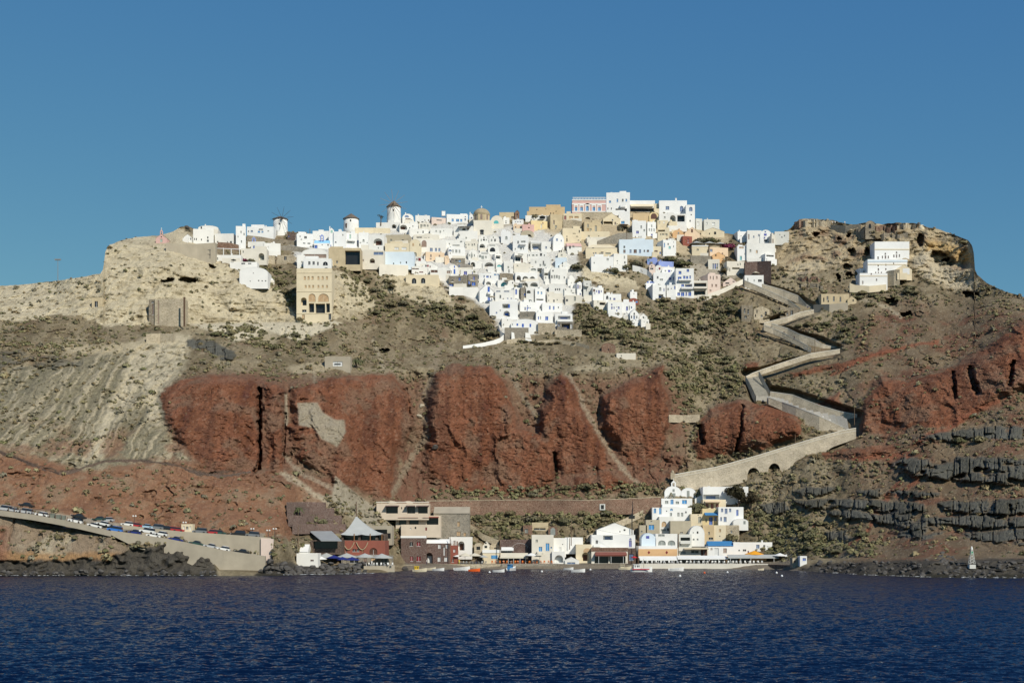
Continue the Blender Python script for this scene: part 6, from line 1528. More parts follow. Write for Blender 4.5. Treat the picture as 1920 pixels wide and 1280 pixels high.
pwall(S1f, [7, 8, 9, 10, 8, 5], 'far wall of the topmost flight of the stairway', 'sp', back=4.6)
strip(S1n, S1f, 14, material=M_PAVE)
S2 = [(1526, 581), (1499, 586), (1477, 595), (1455, 600), (1433, 606)]
pwall(S2, [3, 4, 5, 5, 4], 'parapet of the second flight of the stairway')
S3n = [(1432, 609), (1450, 616), (1466, 623), (1499, 640), (1521, 653)]
S3f = [(1447, 607), (1477, 616), (1499, 627), (1527, 636), (1542, 646), (1568, 652)]
pwall(S3n, [6, 6, 6, 5, 4], 'near parapet of the third flight of the stairway')
pwall(S3f, [6, 8, 10, 12, 10, 6], 'far wall of the third flight of the stairway', 'sp', back=4.6)
strip(S3n, S3f, 14, material=M_PAVE)
S4 = [(1575, 655), (1548, 659), (1521, 663), (1477, 677), (1432, 692), (1411, 700), (1399, 706)]
pwall(S4, [3, 4, 4, 4, 4, 4, 4], 'parapet of the fourth flight of the stairway')
# fifth flight: broad stair coming straight towards the harbour
nst = 19
_b = PATH.location
for k in range(nst):
    t = (k + 0.5) / nst
    xl, xr = 1399 + (1418 - 1399) * t, 1424 + (1441 - 1424) * t
    y_ = 704 + (742 - 704) * t
    Y0 = PTH(1399, 706) + 1.5 + (PTH(1430, 744) - PTH(1399, 706) - 1.5) * t
    p, q = at(xl, y_ + 1.2, Y0), at(xr, y_ - 0.6, Y0)
    zt = p.z + 0.42
    MB().box(p.x, q.x, Y0, Y0 + 2.2, zt - 2.6, zt - 0.10).box(p.x - .02, q.x + .02, Y0 - 0.14, Y0 + 1.2, zt - 0.098, zt).build('step', M_PAVE, PATH).location = -_b
pwall([(1423, 697), (1430, 708), (1437, 722), (1443, 733)], [5, 7, 8, 8], 'right side wall of the broad straight flight of steps', back=-0.8, thick=1.0)
pwall([(1398, 705), (1405, 720), (1411, 735), (1416, 745)], [5, 6, 6, 5], 'left side kerb wall of the broad straight flight of steps', back=-0.6)
S6n = [(1441, 745), (1466, 754), (1492, 763), (1536, 780.5), (1581, 801), (1592, 806)]
S6f = [(1444, 734.5), (1486, 740.5), (1536, 760), (1575, 771.6), (1607, 777.5)]
pwall(S6n, [8, 10, 20, 26, 8, 4], 'near retaining wall of the sixth flight above the red rock')
pwall(S6f, [12, 16, 17, 20, 22], 'tall far wall of the sixth flight below the scrub', 'sp', back=4.6)
strip(S6n, S6f, 16, material=M_PAVE)
# big ramp on arches
R7 = [(1605, 803), (1581, 807), (1530, 821), (1492, 832.5), (1418, 855), (1343, 876), (1262, 890.5)]
Y7 = [PTH(1600, 812) - 0.5, PTH(1575, 822), PTH(1530, 849), PTH(1496, 868), PTH(1418, 893), PTH(1345, 901), PTH(1264, 900)]
Ymin = min(Y7)
# the ramp's seaward face runs in one vertical plane; arches are real openings through the wall
p0, p1 = at(1605, 803, Y7[0] - 1.0), at(1262, 890.5, Y7[-1] - 1.0)
ux = Vector((p0.x - p1.x, p0.y - p1.y, 0)); LEN = ux.length; ux.normalize()
RY = math.atan2(ux.y, ux.x)
ramp = tag(empty('ramp_viaduct', Vector((p1.x, p1.y, p1.z)), RY), 'long pale stone ramp on two arches climbing from the harbour', 'ramp', None, 'thing')
def onplane(px, py):
    """photo pixel -> (along, height) on the ramp's face plane"""
    nrm = Vector((-ux.y, ux.x, 0))
    d_ = Vector(((px - 960) / F, 1.0, (HZ - py) / F))
    t = (Vector((p1.x, p1.y, 0)) - Vector((0, 0, CH))).dot(nrm) / d_.dot(nrm)
    P_ = Vector((0, 0, CH)) + d_ * t
    return ((P_ - Vector((p1.x, p1.y, p1.z))).dot(ux), P_.z - p1.z)
topl = [onplane(*p) for p in reversed(R7)]
botl = [onplane(*p) for p in [(1262, 899), (1299, 908), (1346, 902), (1390, 896), (1401, 893), (1425, 893), (1440, 889), (1464, 886), (1475, 884), (1501, 872), (1530, 850), (1560, 828), (1605, 812)]]
arches = [(onplane(1401.5, 893), onplane(1424.5, 893), onplane(1413, 876.5)), (onplane(1440, 889), onplane(1464, 887), onplane(1452, 868))]
XS = np.unique(np.concatenate([np.linspace(0, LEN, 60)] + [np.linspace(a[0][0], a[1][0], 13) for a in arches]))
def pl(pts, x): return float(np.interp(x, [p[0] for p in pts], [p[1] for p in pts]))
V, Fc = [], []
for x in XS:
    zt = pl(topl, x); zb = pl(botl, x) - 2.0
    ar = None
    for a0, a1, at_ in arches:
        if a0[0] - 1e-6 <= x <= a1[0] + 1e-6:
            c_, w_ = (a0[0] + a1[0]) / 2, (a1[0] - a0[0]) / 2
            zs = min(a0[1], a1[1]) + 0.6
            ar = zs + (at_[1] - zs) * math.sqrt(max(0, 1 - ((x - c_) / w_) ** 2))
    V += [(x, 0, zt), (x, 0, ar if ar is not None else zb), (x, 3.6, zt), (x, 3.6, ar if ar is not None else zb)]
for i in range(len(XS) - 1):
    a, c = 4 * i, 4 * (i + 1)
    Fc += [(a + 1, c + 1, c, a), (a, c, c + 2, a + 2), (a + 1, a + 3, c + 3, c + 1), (a + 2, c + 2, c + 3, a + 3)]
mesh_obj('masonry', V, Fc, wallmat('sp'), ramp)
m_ = MB()
for i in range(len(topl) - 1):
    (xa, za), (xb, zb) = topl[i], topl[i + 1]
    m_.hexa([(xa, -.12, za - .9), (xb, -.12, zb - .9), (xb, -.004, zb - .9), (xa, -.004, za - .9)], [(xa, -.12, za - .7), (xb, -.12, zb - .7), (xb, -.004, zb - .7), (xa, -.004, za - .7)])
    m_.hexa([(xa, -.1, za + .004), (xb, -.1, zb + .004), (xb, .6, zb + .004), (xa, .6, za + .004)], [(xa, -.1, za + .3), (xb, -.1, zb + .3), (xb, .6, zb + .3), (xa, .6, za + .3)])
m_.build('coping', wallmat('w3'), ramp)
MB().box(-0.9, 0.5, -0.4, 0.9, -1.5, 1.0).lathe([(0.5, 1.0), (0.6, 1.2), (0.35, 1.7), (0.05, 2.0)], 10, -0.2, 0.2).build('end_pillar', wallmat('sl'), ramp)
# ------------------------------------------------------------------ harbour: quay, buildings, taverns
HG = 'buildings of the harbour'
def hb(x0, x1, yt, yb, col, style, wins, label, **k):
    k.setdefault('group', HG); k.setdefault('found', 1.5)
    return bld(x0, x1, yt, yb, col, style, wins, label, **k)
QY = 475.0       # distance of the quay front in the inner harbour
M_QUAY = wallmat('co')
# quay as one stepped solid along the inner shore
def quay(pts, hz, col, label, depth_m=14, name='quay'):
    V, Fc = [], []
    for px, Y in pts:
        x = (px - 960) / F * Y
        V += [(x, Y, -3), (x, Y, hz), (x * (Y + depth_m) / Y, Y + depth_m, hz), (x * (Y + depth_m) / Y, Y + depth_m, -3)]
    n = len(pts)
    for i in range(n - 1):
        a, c = 4 * i, 4 * i + 4
        Fc += [(a, c, c + 1, a + 1), (a + 1, c + 1, c + 2, a + 2), (a + 2, c + 2, c + 3, a + 3)]
    Fc += [(0, 1, 2, 3), (4 * n - 1, 4 * n - 2, 4 * n - 3, 4 * n - 4)]
    o = mesh_obj(name, V, Fc, wallmat(col))
    return tag(o, label, None, None, 'structure')
quay([(682, 432), (740, 436)], 1.9, 'co', 'concrete landing below the red tavern')
quay([(756, 462), (800, 468), (850, 471), (940, 473.5)], 1.6, 'sl', 'stone quay of the inner harbour')
quay([(940.2, 473), (1046, 474.5)], 1.75, 'sg', 'dark stone quay below the orange chairs')
quay([(1046.2, 475), (1110, 476), (1197.8, 476)], 1.3, 'sg', 'low stone quay below the white house')
quay([(1198, 473), (1320, 473), (1440, 471)], 1.75, 'w3', 'whitewashed quay below the long tavern')
quay([(1440.2, 470.5), (1500, 455), (1530, 448)], 1.6, 'sr', 'rubble quay at the right end of the harbour', 10)
def Yq(off=3.0): return QY + off
# upper left of the harbour: red tavern with its tent
hb(640, 722, 1013, 1041, 'rd', 'flat', 'an 700 1033 15 13; rd 664 1031 6 5; rd 671 1031 5 5; rc 680 1031 3.4 7; rp 649 1033 3 6', 'dark red tavern with a stone arch under the white tent', name='tavern', cat='tavern', Y=446, d=14)
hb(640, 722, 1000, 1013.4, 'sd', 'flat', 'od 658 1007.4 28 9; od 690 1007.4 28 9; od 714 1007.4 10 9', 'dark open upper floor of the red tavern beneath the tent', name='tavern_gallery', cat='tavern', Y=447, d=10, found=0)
_s = 446 / F
tent = tag(empty('tent', at(664, 1003, 446)), 'tall white pointed tent over the dark red tavern', 'tent')
M_TENT = mat('tent_canvas', (0.40, 0.41, 0.40), var=0.06, scale=0.5)
def tentmesh(hw, hd, zt, z0, n=32, cx=0.0):
    V, Fc = [], []
    ringk = (1.0, 0.72, 0.48, 0.28, 0.13, 0.03)
    for k in ringk:
        z = z0 + (zt - z0) * (1 - k) ** 1.55
        for i in range(n):
            a = 2 * pi * i / n
            m__ = max(abs(cos(a)), abs(sin(a)))
            sag = 0.25 * (1 - k) * 0
            V.append((cx * k + hw * k * cos(a) / m__, hd * k * sin(a) / m__, z - (0.35 * k * abs(sin(4 * a)) if k == 1 else 0)))
    for r_ in range(len(ringk) - 1):
        for i in range(n):
            j = (i + 1) % n
            Fc.append((r_ * n + i, r_ * n + j, (r_ + 1) * n + j, (r_ + 1) * n + i))
    Fc.append(tuple(range((len(ringk) - 1) * n, len(ringk) * n)))
    return V, Fc
v_, f_ = tentmesh(40 * _s, 6, 37 * _s, 1.5 * _s, cx=14 * _s)
o = mesh_obj('canvas', v_, f_, M_TENT, tent); o.location = (0, 6, 0)
MB().bar((0, 6, -4), (0, 6, 64 * _s), 0.22, 6, 0.12).build('mast', mat('tarred_mast', (0.10, 0.05, 0.035)), tent)
for x in (-38, 0, 30, 52):
    MB().bar((x * _s, 0.15, -11 * _s), (x * _s, 0.15, 3 * _s), 0.16).build('post', mat('varnished_timber', (0.24, 0.12, 0.05)), tent)
# rope garland on the red front
for k_, (xa, xb) in enumerate(((643, 664), (668, 690))):
    m_ = MB()
    P_ = [at(xa + (xb - xa) * t, 1016 + 14 * 4 * t * (1 - t), 445.7) for t in np.linspace(0, 1, 9)]
    for a_, b_ in zip(P_[:-1], P_[1:]): m_.bar(a_, b_, 0.13, 5)
    tag(m_.build('rope_garland', mat('hemp_rope', (0.42, 0.35, 0.22))), ('left' if k_ == 0 else 'right') + ' rope garland hanging on the dark red tavern front', 'rope')
hb(582, 640, 1012, 1030, 'sd', 'flat', 'od 610 1021 46 14', 'dark tavern under the sloping grey sheet roof', name='tavern', cat='tavern', Y=437, d=10, dy=0)
_p = at(610, 1003, 437)
o = MB().hexa([at(602, 1014, 433) - _p, at(641, 1014, 433) - _p, at(622, 996, 446) - _p, at(580, 996, 446) - _p], [at(602, 1013, 433) - _p, at(641, 1013, 433) - _p, at(622, 995, 446) - _p, at(580, 995, 446) - _p]).build('canopy', mat('grey_sheet_roof', (0.30, 0.31, 0.31), rough=0.6))
o.location = _p; tag(o, 'sloping grey sheet canopy left of the white tent', 'canopy')
hb(541, 577, 1020, 1040, 'w', 'xgable', '', 'white shed with a steep sloping roof above the boulders', Y=430, d=8, rise=14)
hb(556, 596, 1037, 1056, 'w', 'flat', 'rn 585 1050 6 3', 'white walled landing left of the parasols', Y=424, d=7, name='landing')
hb(512, 531, 1017, 1048, 'sd', 'flat', 'rd 520 1040 4 8', 'dark stone shed with a concrete frame at the end of the road', Y=418, d=6)
hb(640, 735, 1041, 1058, 'sg', 'flat', 'rc 700 1050 8 12; rd 720 1049 12 8; rp 685 1050 6 10; rd 664 1050 16 9', 'grey stone ground floor behind the terrace canopies', name='tavern', cat='tavern', Y=441, d=5)
hb(648, 735, 985, 1013, 'co', 'flat', 'od 696 1000 60 16; rd 729 1004 7 10', 'concrete cave shelter behind the white tent', name='shelter', cat='shelter', Y=462, d=8)
# terraces of red stone behind the taverns
for i_, (y_, h_, xa, xb) in enumerate(((941, 10, 537, 610), (952, 12, 538, 626), (966, 12, 540, 640), (982, 10, 548, 648))):
    hill_wall([(xa, y_), ((xa + xb) / 2, y_ - 0.5), (xb, y_)], h_, 'pu', ('topmost', 'second', 'third', 'lowest')[i_] + ' brown stone terrace wall behind the taverns', 'terrace_wall', dy=-1.5, thick=1.5, group='terrace walls behind the taverns')
# beige holiday flats
hb(706, 804, 943, 966, 'bg', 'flat', 'od 735 955 22 14; rd 753 952 2 4; rd 759 952 2 4; od 771 955 15 14; od 793 955 18 14', 'upper floor of the beige holiday flats with dark verandas', name='holiday_flats', cat='flats', d=9, extra='awn 736 948 26 2 pu; awn 770 948 17 2 pu; awn 793 948 24 2 pu; cornice 941.5 1.4 w3')
hb(724, 741, 938, 944, 'bg', 'vault', '', 'left rounded roof vault of the beige holiday flats', d=6, dy=1, rise=1.1, found=0)
hb(757, 774, 938.5, 944, 'bg', 'vault', '', 'right rounded roof vault of the beige holiday flats', d=6, dy=1, rise=1.0, found=0)
hb(742, 826, 966, 985, 'bg', 'flat', 'od 755 976 14 13; od 776 976 18 13; od 811 976 22 14', 'middle floor of the beige holiday flats with red awnings', name='holiday_flats', cat='flats', d=8, dy=-3, extra='awn 756 969 18 2 rd; awn 774 969 22 2 rd; awn 808 969 30 2 rd')
hb(752, 826, 983, 999, 'bg', 'flat', 'rr 799 991 3 6; rd 779 989 3 4; rw 770 991 2 4', 'garden wall storey of the beige holiday flats', name='holiday_flats', cat='flats', d=6, dy=-5)
_p = at(790, 975, depth(790, 985) - 6)
o = MB().hexa([at(779, 965, _p.y + 2) - _p, at(785, 964, _p.y + 2) - _p, at(800, 983, _p.y - 2) - _p, at(794, 985, _p.y - 2) - _p], [at(779, 962, _p.y + 2) - _p, at(785, 961, _p.y + 2) - _p, at(800, 980, _p.y - 2) - _p, at(794, 982, _p.y - 2) - _p]).build('outside_stair', wallmat('w'))
o.location = _p; tag(o, 'white outside stair slanting between the beige holiday flats', 'stair')
hb(813, 880, 949, 1005, 'sg', 'xgable', 'rc 860 982 4.4 9; rc 860 1000 7 8; rc 871.6 1001.4 4.4 7', 'large grey stone warehouse with a sloping concrete roof', name='warehouse', cat='warehouse', d=12, rise=13, roof='co', dy=-2)
# brown stone row on the quay
hb(752, 799, 1004, 1059, 'pu', 'flat', 'rd 771 1019.4 6 7.4; rr 785 1019.4 6.6 8; rr 772 1046.6 5 9.4; rr 785 1047 7.4 9.6', 'purple brown stone house with red shutters on the quay', Y=QY - 4, d=10, extra='cornice 1008 4 w2')
hb(798, 844, 1010, 1059, 'pu', 'xbarrel', 'uw 804.6 1047 13.6 23; rw 824 1024 5 8; rw 837.6 1023.6 3.6 8; rw 823.4 1048 5.6 8.6; rw 836 1048 5.6 8.6; rw 833 1033 2.6 16', 'purple brown stone house with a white rimmed arch and white windows', Y=QY - 2, d=9, rise=8, roof='w2')
hb(843, 858, 1022, 1059, 'rd', 'flat', 'rn 849 1050 4 7; rw 852 1032 4 6', 'narrow dark red house right of the white rimmed arch', Y=QY, d=7)
hb(842, 885, 1006, 1040, 'w', 'flat', 'un 865 1022.6 12 17; rp 852 1020 4 14; rp 857.4 1020 3 12; rw 848 1016 5 6', 'white house with a tall brown arched door above the parasols', Y=QY + 8, d=8)
hb(905, 938.5, 1030, 1058, 'cr', 'flat', '', 'cream low tavern with a painted blue panel', name='tavern', cat='tavern', Y=QY + 3, d=7, extra='cornice 1036 6 w2')
_s = (QY + 3) / F
o = MB().box(-1.1, 1.1, -.06, -.005, -.6, .6).build('sign', mat('blue_picture_board', (0.10, 0.30, 0.55), var=0.5, scale=3)); o.location = at(927, 1043.6, QY + 2.98); tag(o, 'blue picture board on the cream low tavern', 'sign')
o = MB().box(-.45, .45, -.06, -.005, -.4, .4).build('sign', panemat('n')); o.location = at(935.6, 1047.4, QY + 2.98); tag(o, 'small brown menu board on the cream low tavern', 'sign')
hb(889, 905, 1017, 1033, 'sl', 'vault', 'rd 897 1027 7 6', 'left small tan cave house above the parasols', Y=QY + 10, d=5, rise=1.5)
hb(905, 919, 1014, 1031, 'w3', 'gable', 'rd 911 1017.6 2.6 2.6; rd 911 1024.6 5 4.4', 'small white gabled cave house above the cream low tavern', Y=QY + 10, d=5, rise=1.6)
hb(918, 937, 1018, 1032, 'sl', 'vault', 'rd 929 1027 5 2', 'right small tan cave house above the cream low tavern', Y=QY + 10, d=5, rise=1.6)
hb(937, 998, 1011, 1042, 'pu', 'flat', 'rt 975 1032 8 9; rd 951.6 1031 21 8', 'brown stone house with a teal door behind the cream awning', Y=QY + 8, d=9)
hb(961, 989, 1018, 1032, 'pu', 'vault', '', 'low stone vault with a white rim behind the cream awning', Y=QY + 7.4, d=4, rise=1.6, roof='w')
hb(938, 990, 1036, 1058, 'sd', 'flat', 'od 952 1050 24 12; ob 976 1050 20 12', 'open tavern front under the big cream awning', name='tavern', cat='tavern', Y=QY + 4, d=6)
hb(997, 1038, 1002, 1057, 'w3', 'flat', 'rl 1026.6 1025 6.6 14; rl 1013.4 1030 6 11; rg 1006.4 1013.4 4 5; rl 1033.6 1026 2.6 3', 'tall cream white house with two blue doors on the quay', Y=QY + 4, d=8, extra='bal 1013 1036 12 3')
hb(1037, 1061, 1008, 1036, 'w', 'flat', 'rw 1050 1030 5 9; rd 1055 1020 2 1.6', 'white house right of the tall cream white house', Y=QY + 9, d=7)
hb(1060, 1093, 1007, 1030, 'w2', 'flat', 'rw 1058 1028 4 10', 'plain white house with a slanting stair beside it', Y=QY + 10, d=7)
hb(1035, 1059, 1033, 1056, 'w', 'flat', 'uw 1048 1047 16 14', 'low white house with a wide arch on the quay', Y=QY + 3, d=6)
hb(1059, 1086, 1044, 1057, 'w', 'gable', 'rs 1071 1055 15 3', 'low white boat store beside the steps', Y=QY + 2.4, d=5)
hb(1080, 1109, 1020, 1054, 'cr', 'flat', 'un 1097.6 1043 13 16; uc 1101 1031 14 8', 'beige arched stair house left of the big white house', Y=QY + 6, d=6)
# big white house with the stone tavern floor
hb(1109, 1191, 1002, 1027, 'w2', 'flat', 'rd 1119 1015.4 4 6; os 1140 1007.4 18 8; rv 1182 1018.6 4.8 12; av 1182 1010 4 3.6', 'big white house with a dark pergola on the harbour slope', Y=QY + 8, d=10, extra='bal 1119 1024 13 3')
hb(1119, 1188, 980, 1004, 'w', 'gable', 'rd 1162.4 996 2 2.4; rd 1171 993 3.4 3', 'white gabled house above the big white harbour house', Y=QY + 14, d=8, rise=2.4)
hb(1109, 1177, 1026, 1058, 'w3', 'flat', 'rn 1135 1028 16 5; od 1128 1049 26 13; od 1158 1049 30 13', 'stone tavern floor with dark openings below the big white house', name='tavern', cat='tavern', Y=QY + 4, d=8, extra='awn 1145 1038 60 4 rd; cornice 1033 7 sr')
hb(1177, 1192, 1027, 1058, 'sd', 'flat', 'rs 1184 1044 8 12', 'narrow dark stone house with a slate door on the quay', Y=QY + 4, d=6)
# middle right
hb(1203, 1230, 999, 1026, 'bw', 'vault', 'rv 1214.4 1006.6 6 5', 'pale blue vaulted house above the orange tavern', Y=QY + 10, d=8, rise=2.4)
hb(1229, 1270, 1000, 1026, 'w', 'flat', 'ag 1241 1017 14 9; ag 1259 1017 14 9; rg 1240 1003 12 4', 'white house with two blind arches above the orange tavern', Y=QY + 10, d=8)
hb(1197, 1269, 1023, 1045, 'w2', 'flat', '', 'orange tavern front with a white top and two small diamonds', name='tavern', cat='tavern', Y=QY + 6, d=8, extra='cornice 1042 13.4 or')
for x_, lb in ((1216.6, 'left'), (1250, 'right')):
    o = MB().prism([(-.45, 0), (0, -.6), (.45, 0), (0, .6)], 'y', -.2, -.145).build('diamond_ornament', panemat('r')); o.location = at(x_, 1035, QY + 6); tag(o, lb + ' dark red diamond on the orange tavern front', 'ornament')
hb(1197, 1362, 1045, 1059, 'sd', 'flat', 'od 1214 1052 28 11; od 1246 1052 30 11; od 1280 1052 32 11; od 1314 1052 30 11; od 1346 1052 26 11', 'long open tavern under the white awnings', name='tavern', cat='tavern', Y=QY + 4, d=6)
hb(1211, 1237, 974, 999, 'gs', 'flat', 'rl 1221.4 988 10 9; rd 1221.4 977 3 2', 'grey sand house with a pale blue window', Y=QY + 22, d=7)
hb(1236, 1263, 968, 996, 'w', 'flat', 'ac 1245 982 9 10; rd 1252.6 992 4 5; rg 1244 993 10 3', 'white house with a tan arched door in the middle of the slope', Y=QY + 24, d=7)
hb(1257, 1296, 976, 1001, 'gs', 'flat', 'rd 1278 998 5 2', 'plain grey sand walled terrace below the white church houses', Y=QY + 20, d=7)
hb(1199, 1213, 984, 1001, 'gs', 'flat', 'rd 1203 996 3 3', 'small brown house left of the pale blue window', Y=QY + 22, d=5)
hb(1223, 1297, 951, 970, 'w2', 'flat', 'rl 1228 957 4.4 8.6; rl 1238 957.4 4.4 11.6; rd 1250 957.6 2 2; al 1259 954.6 5 4; rg 1258 964 4 6; rg 1272 964 4 7; rg 1279 964 4 7; rd 1286 959.6 3 3', 'long white house with two azure doors below the church', d=8, dy=-3)
hb(1240, 1298, 934, 953, 'w2', 'flat', 'rl 1260 940.6 5.4 9; rl 1283.4 940.4 9 7; rg 1250 941 6 5; rg 1270 942 6 5', 'white balcony house with azure shutters under the church', d=8, dy=-1, extra='bal 1258 950 34 5')
_chl = hb(1246, 1277.5, 911, 937, 'w2', 'vault', 'rg 1263 919 4 5; rg 1263 929.6 7 11', 'white harbour church with a bell gable and a rounded front', name='harbour_church', cat='church', d=9, rise=2.6, extra='bell 1263 900 9 12', group=None, dy=1)
hb(1277, 1305, 914, 936, 'w2', 'vault', 'rg 1290.4 926 5 13', 'white vaulted nave right beside the harbour church', name='church_nave', cat='church', d=9, rise=2.3, group=None, dy=1)
hb(1303, 1328, 928, 942, 'w', 'gable', '', 'white sloping wing between the church and the top white house', d=6)
hb(1318, 1403, 912, 938, 'w2', 'flat', 'os 1333 931 32 9; rg 1371 923 3 4', 'top white house with a plant filled terrace right of the church', d=9, extra='chim 1330 912 3 1')
hb(1318, 1361, 936, 954, 'cr', 'flat', 'rr 1326 948 5 9; rr 1335.4 948 5 10; rr 1345 948 5 9', 'cream house with three dark red doors', d=7, dy=-2, extra='awn 1336 940 30 2 pe')
hb(1317, 1349, 953, 985, 'ye', 'flat', 'rb 1333 976 6.6 14; rb 1341.6 972 4 8; rg 1324 975 3 7', 'yellow house with a blue awning and blue doors', d=7, dy=-3, extra='awn 1333 963 25 5 db')
hb(1347, 1394, 950, 985, 'w2', 'flat', 'rs 1354 956 4 6.4; rs 1361.4 957.6 5 9.4; rs 1369 956 4 6.4; rb 1382.6 960.6 4 11; rs 1352 972.4 3.4 7; rs 1359.6 973 5.4 9; rb 1347 974 3 2', 'white house with six slate blue shutters right of the blue awning', d=8, dy=-3)
hb(1375, 1403, 972, 986, 'w', 'vault', 'rg 1396 979 4 6', 'low rounded white annex right of the slate blue shutters', d=5, dy=-4, rise=1.2)
hb(1295, 1319, 963, 987, 'cr', 'flat', 'rg 1312 974 5.4 11.4; rd 1309 965 1.6 2', 'cream house with a grey door left of the blue awning', d=7, dy=-2)
hb(1318, 1339, 984, 1012, 'rc', 'flat', 'rg 1329.4 999 3.4 5; rd 1333 1009 8 4', 'ochre house below the yellow house', d=6, Y=QY + 16)
hb(1338, 1361, 984, 1012, 'cr', 'flat', 'rc 1350 994 4 5; rd 1349.6 1004.6 2 2', 'plain cream house right of the ochre house', d=6, Y=QY + 17)
hb(1360, 1386, 984, 1012, 'sl', 'flat', 'rd 1371.6 996 3.4 4.6', 'pale rubble house right of the plain cream house', d=6, Y=QY + 18)
hb(1293, 1321, 985, 1016, 'w', 'vault', 'rg 1300 998 2 2; rd 1308 997.6 3 4; rd 1300.6 1010.6 3 3; rd 1308 1010.6 3 3', 'white half vaulted house left of the ochre house', d=6, rise=3, Y=QY + 15)
hb(1273, 1297, 1001, 1027, 'gw', 'flat', 'od 1285 1010 18 6; rd 1276 1020 3 4', 'grey balcony house left of the white half vault', d=7, Y=QY + 12, extra='bal 1285 1018 20 4', trim='gw')
hb(1270, 1328, 1026, 1046, 'w3', 'flat', 'rd 1303 1034 14 5; rn 1320 1035 12 12; rg 1279 1035 14 5', 'white tavern kitchen with a thatched front', d=6, Y=QY + 8, extra='awn 1305 1028 46 2 sa')
hb(1328, 1375, 1014, 1045, 'w2', 'xgable', 'rw 1343.4 1034 8 14; rp 1359.4 1031.6 6.4 8.6; rp 1334 1028.6 3.6 3.6', 'white house with a strong blue sloping roof', d=7, rise=9, roof='db', Y=QY + 8)
hb(1375, 1448, 1016, 1043, 'w2', 'flat', 'rs 1421 1024 6 7; rd 1433 1023.6 3.6 5; rd 1386 1031 3 2.4; rd 1396 1031 6 3.4; rr 1403 1034 2.4 4', 'long plain white house at the right end of the harbour', d=8, Y=QY + 8, extra='chim 1430 1016 3 3')
hb(1362, 1456, 1043, 1059, 'or', 'flat', 'od 1375 1052 22 12; od 1398 1052 18 12; od 1445 1052 16 11', 'open tavern with an orange back wall at the right end', name='tavern', cat='tavern', d=6, Y=QY + 2)
hb(1500, 1513, 1042, 1055, 'w2', 'flat', 'rb 1508 1048 6 5', 'small white hut with a blue shutter on the right shore', d=4, dy=-2)
hb(1486, 1501, 1045, 1056, 'sl', 'flat', 'rn 1490 1052 3 4; rn 1497 1051 3 4', 'small rubble hut left of the white hut with a blue shutter', d=4, dy=-2)
# ruins and long walls above the harbour
hill_wall([(800, 939), (900, 938), (1000, 937), (1100, 938), (1240, 932)], [17, 20, 21, 20, 22], 'sr', 'long red brown retaining wall running above the harbour', dy=-1, thick=2, cap='sl')
o = MB().box(-1.0, 1.0, -.3, .3, -1.1, 1.1).build('wall_opening', wallmat('gw')); o.location = at(1129.5, 950, depth(1129, 958) - 1.9); tag(o, 'grey framed opening in the long red brown wall', 'opening')
MB().box(-.55, .55, -.35, -.31, -.75, .75).build('doorway', panemat('d'), o)
hb(997, 1028, 979, 995, 'sa', 'flat', 'rd 1012 991 22 3', 'roofless tan ruin on the slope above the tall cream house', name='ruined_house', cat='ruin', d=5)
hb(981, 998, 984, 1003, 'sr', 'flat', 'rg 987 995 6 8', 'red stone ruin left of the roofless tan ruin', name='ruined_house', cat='ruin', d=5)
hb(1028, 1046, 986, 1004, 'sr', 'vault', 'ag 1036.6 996 9 14', 'red stone ruin with a grey arch right of the roofless tan ruin', name='ruined_house', cat='ruin', d=5, rise=1.5)
hill_wall([(870, 975), (890, 988), (905, 1000), (935, 1012)], 4, 'sl', 'slanting rubble wall beside the grey stone warehouse', 'garden_wall', dy=-1)
hill_wall([(1100, 1004), (1140, 985), (1180, 968), (1225, 946)], 5, 'sl', 'long rubble parapet climbing towards the church', 'parapet_wall', dy=-1.5)
hill_wall([(1303, 897), (1330, 906), (1380, 899)], 5, 'sl', 'rubble terrace edge above the top white house', 'garden_wall', dy=-1)

# ------------------------------------------------------------------ road and its walls on the left
def seawall(top, bot, col, label, Y0, name='retaining_wall', thick=1.5):
    V, Fc = [], []
    n = len(top)
    for (px, py), by, Y in zip(top, bot, Y0):
        t, b_ = at(px, py, Y), at(px, by, Y)
        V += [(b_.x, b_.y, b_.z - 1), tuple(t), (t.x, t.y + thick, t.z), (b_.x, b_.y + thick, b_.z - 1)]
    for i in range(n - 1):
        a, c = 4 * i, 4 * (i + 1)
        Fc += [(a, c, c + 1, a + 1), (a + 1, c + 1, c + 2, a + 2), (a + 2, c + 2, c + 3, a + 3)]
    Fc += [(0, 1, 2, 3), (4 * n - 1, 4 * n - 2, 4 * n - 3, 4 * n - 4)]
    return tag(mesh_obj(name, V, Fc, wallmat(col)), label, 'wall', None, 'thing')
ROADL = [(-200, 930), (0, 954.5), (60, 963), (110, 972), (153, 981), (208, 994), (260, 1001), (311, 1009), (376, 1022), (420, 1031), (460, 1037), (497, 1042)]
YL = lambda px: float(np.interp(px, [-200, 0, 208, 420, 497], [403, 404, 401.5, 401, 402]))
seawall(ROADL[5:], [996, 1022, 1030, 1060, 1066, 1070, 1070], 'co', 'pale concrete sea wall carrying the lower road', [YL(p[0]) for p in ROADL[5:]])
seawall([(-200, 932), (0, 956), (60, 964), (110, 973), (153, 982), (208, 995.5)], [936, 960, 968, 977, 986, 999], 'co', 'low concrete kerb along the upper part of the road', [YL(p[0]) + .05 for p in ROADL[:6]], 'kerb_wall')
ROADU = [(228, 983), (258, 987), (341, 996), (420, 1001), (507, 1007.5)]
YU = lambda px: float(np.interp(px, [100, 228, 507], [409.5, 410.2, 411.4]))
seawall(ROADU, [996, 1004, 1018, 1030, 1046], 'co', 'pale concrete wall between the lower and the upper road', [YU(p[0]) for p in ROADU])
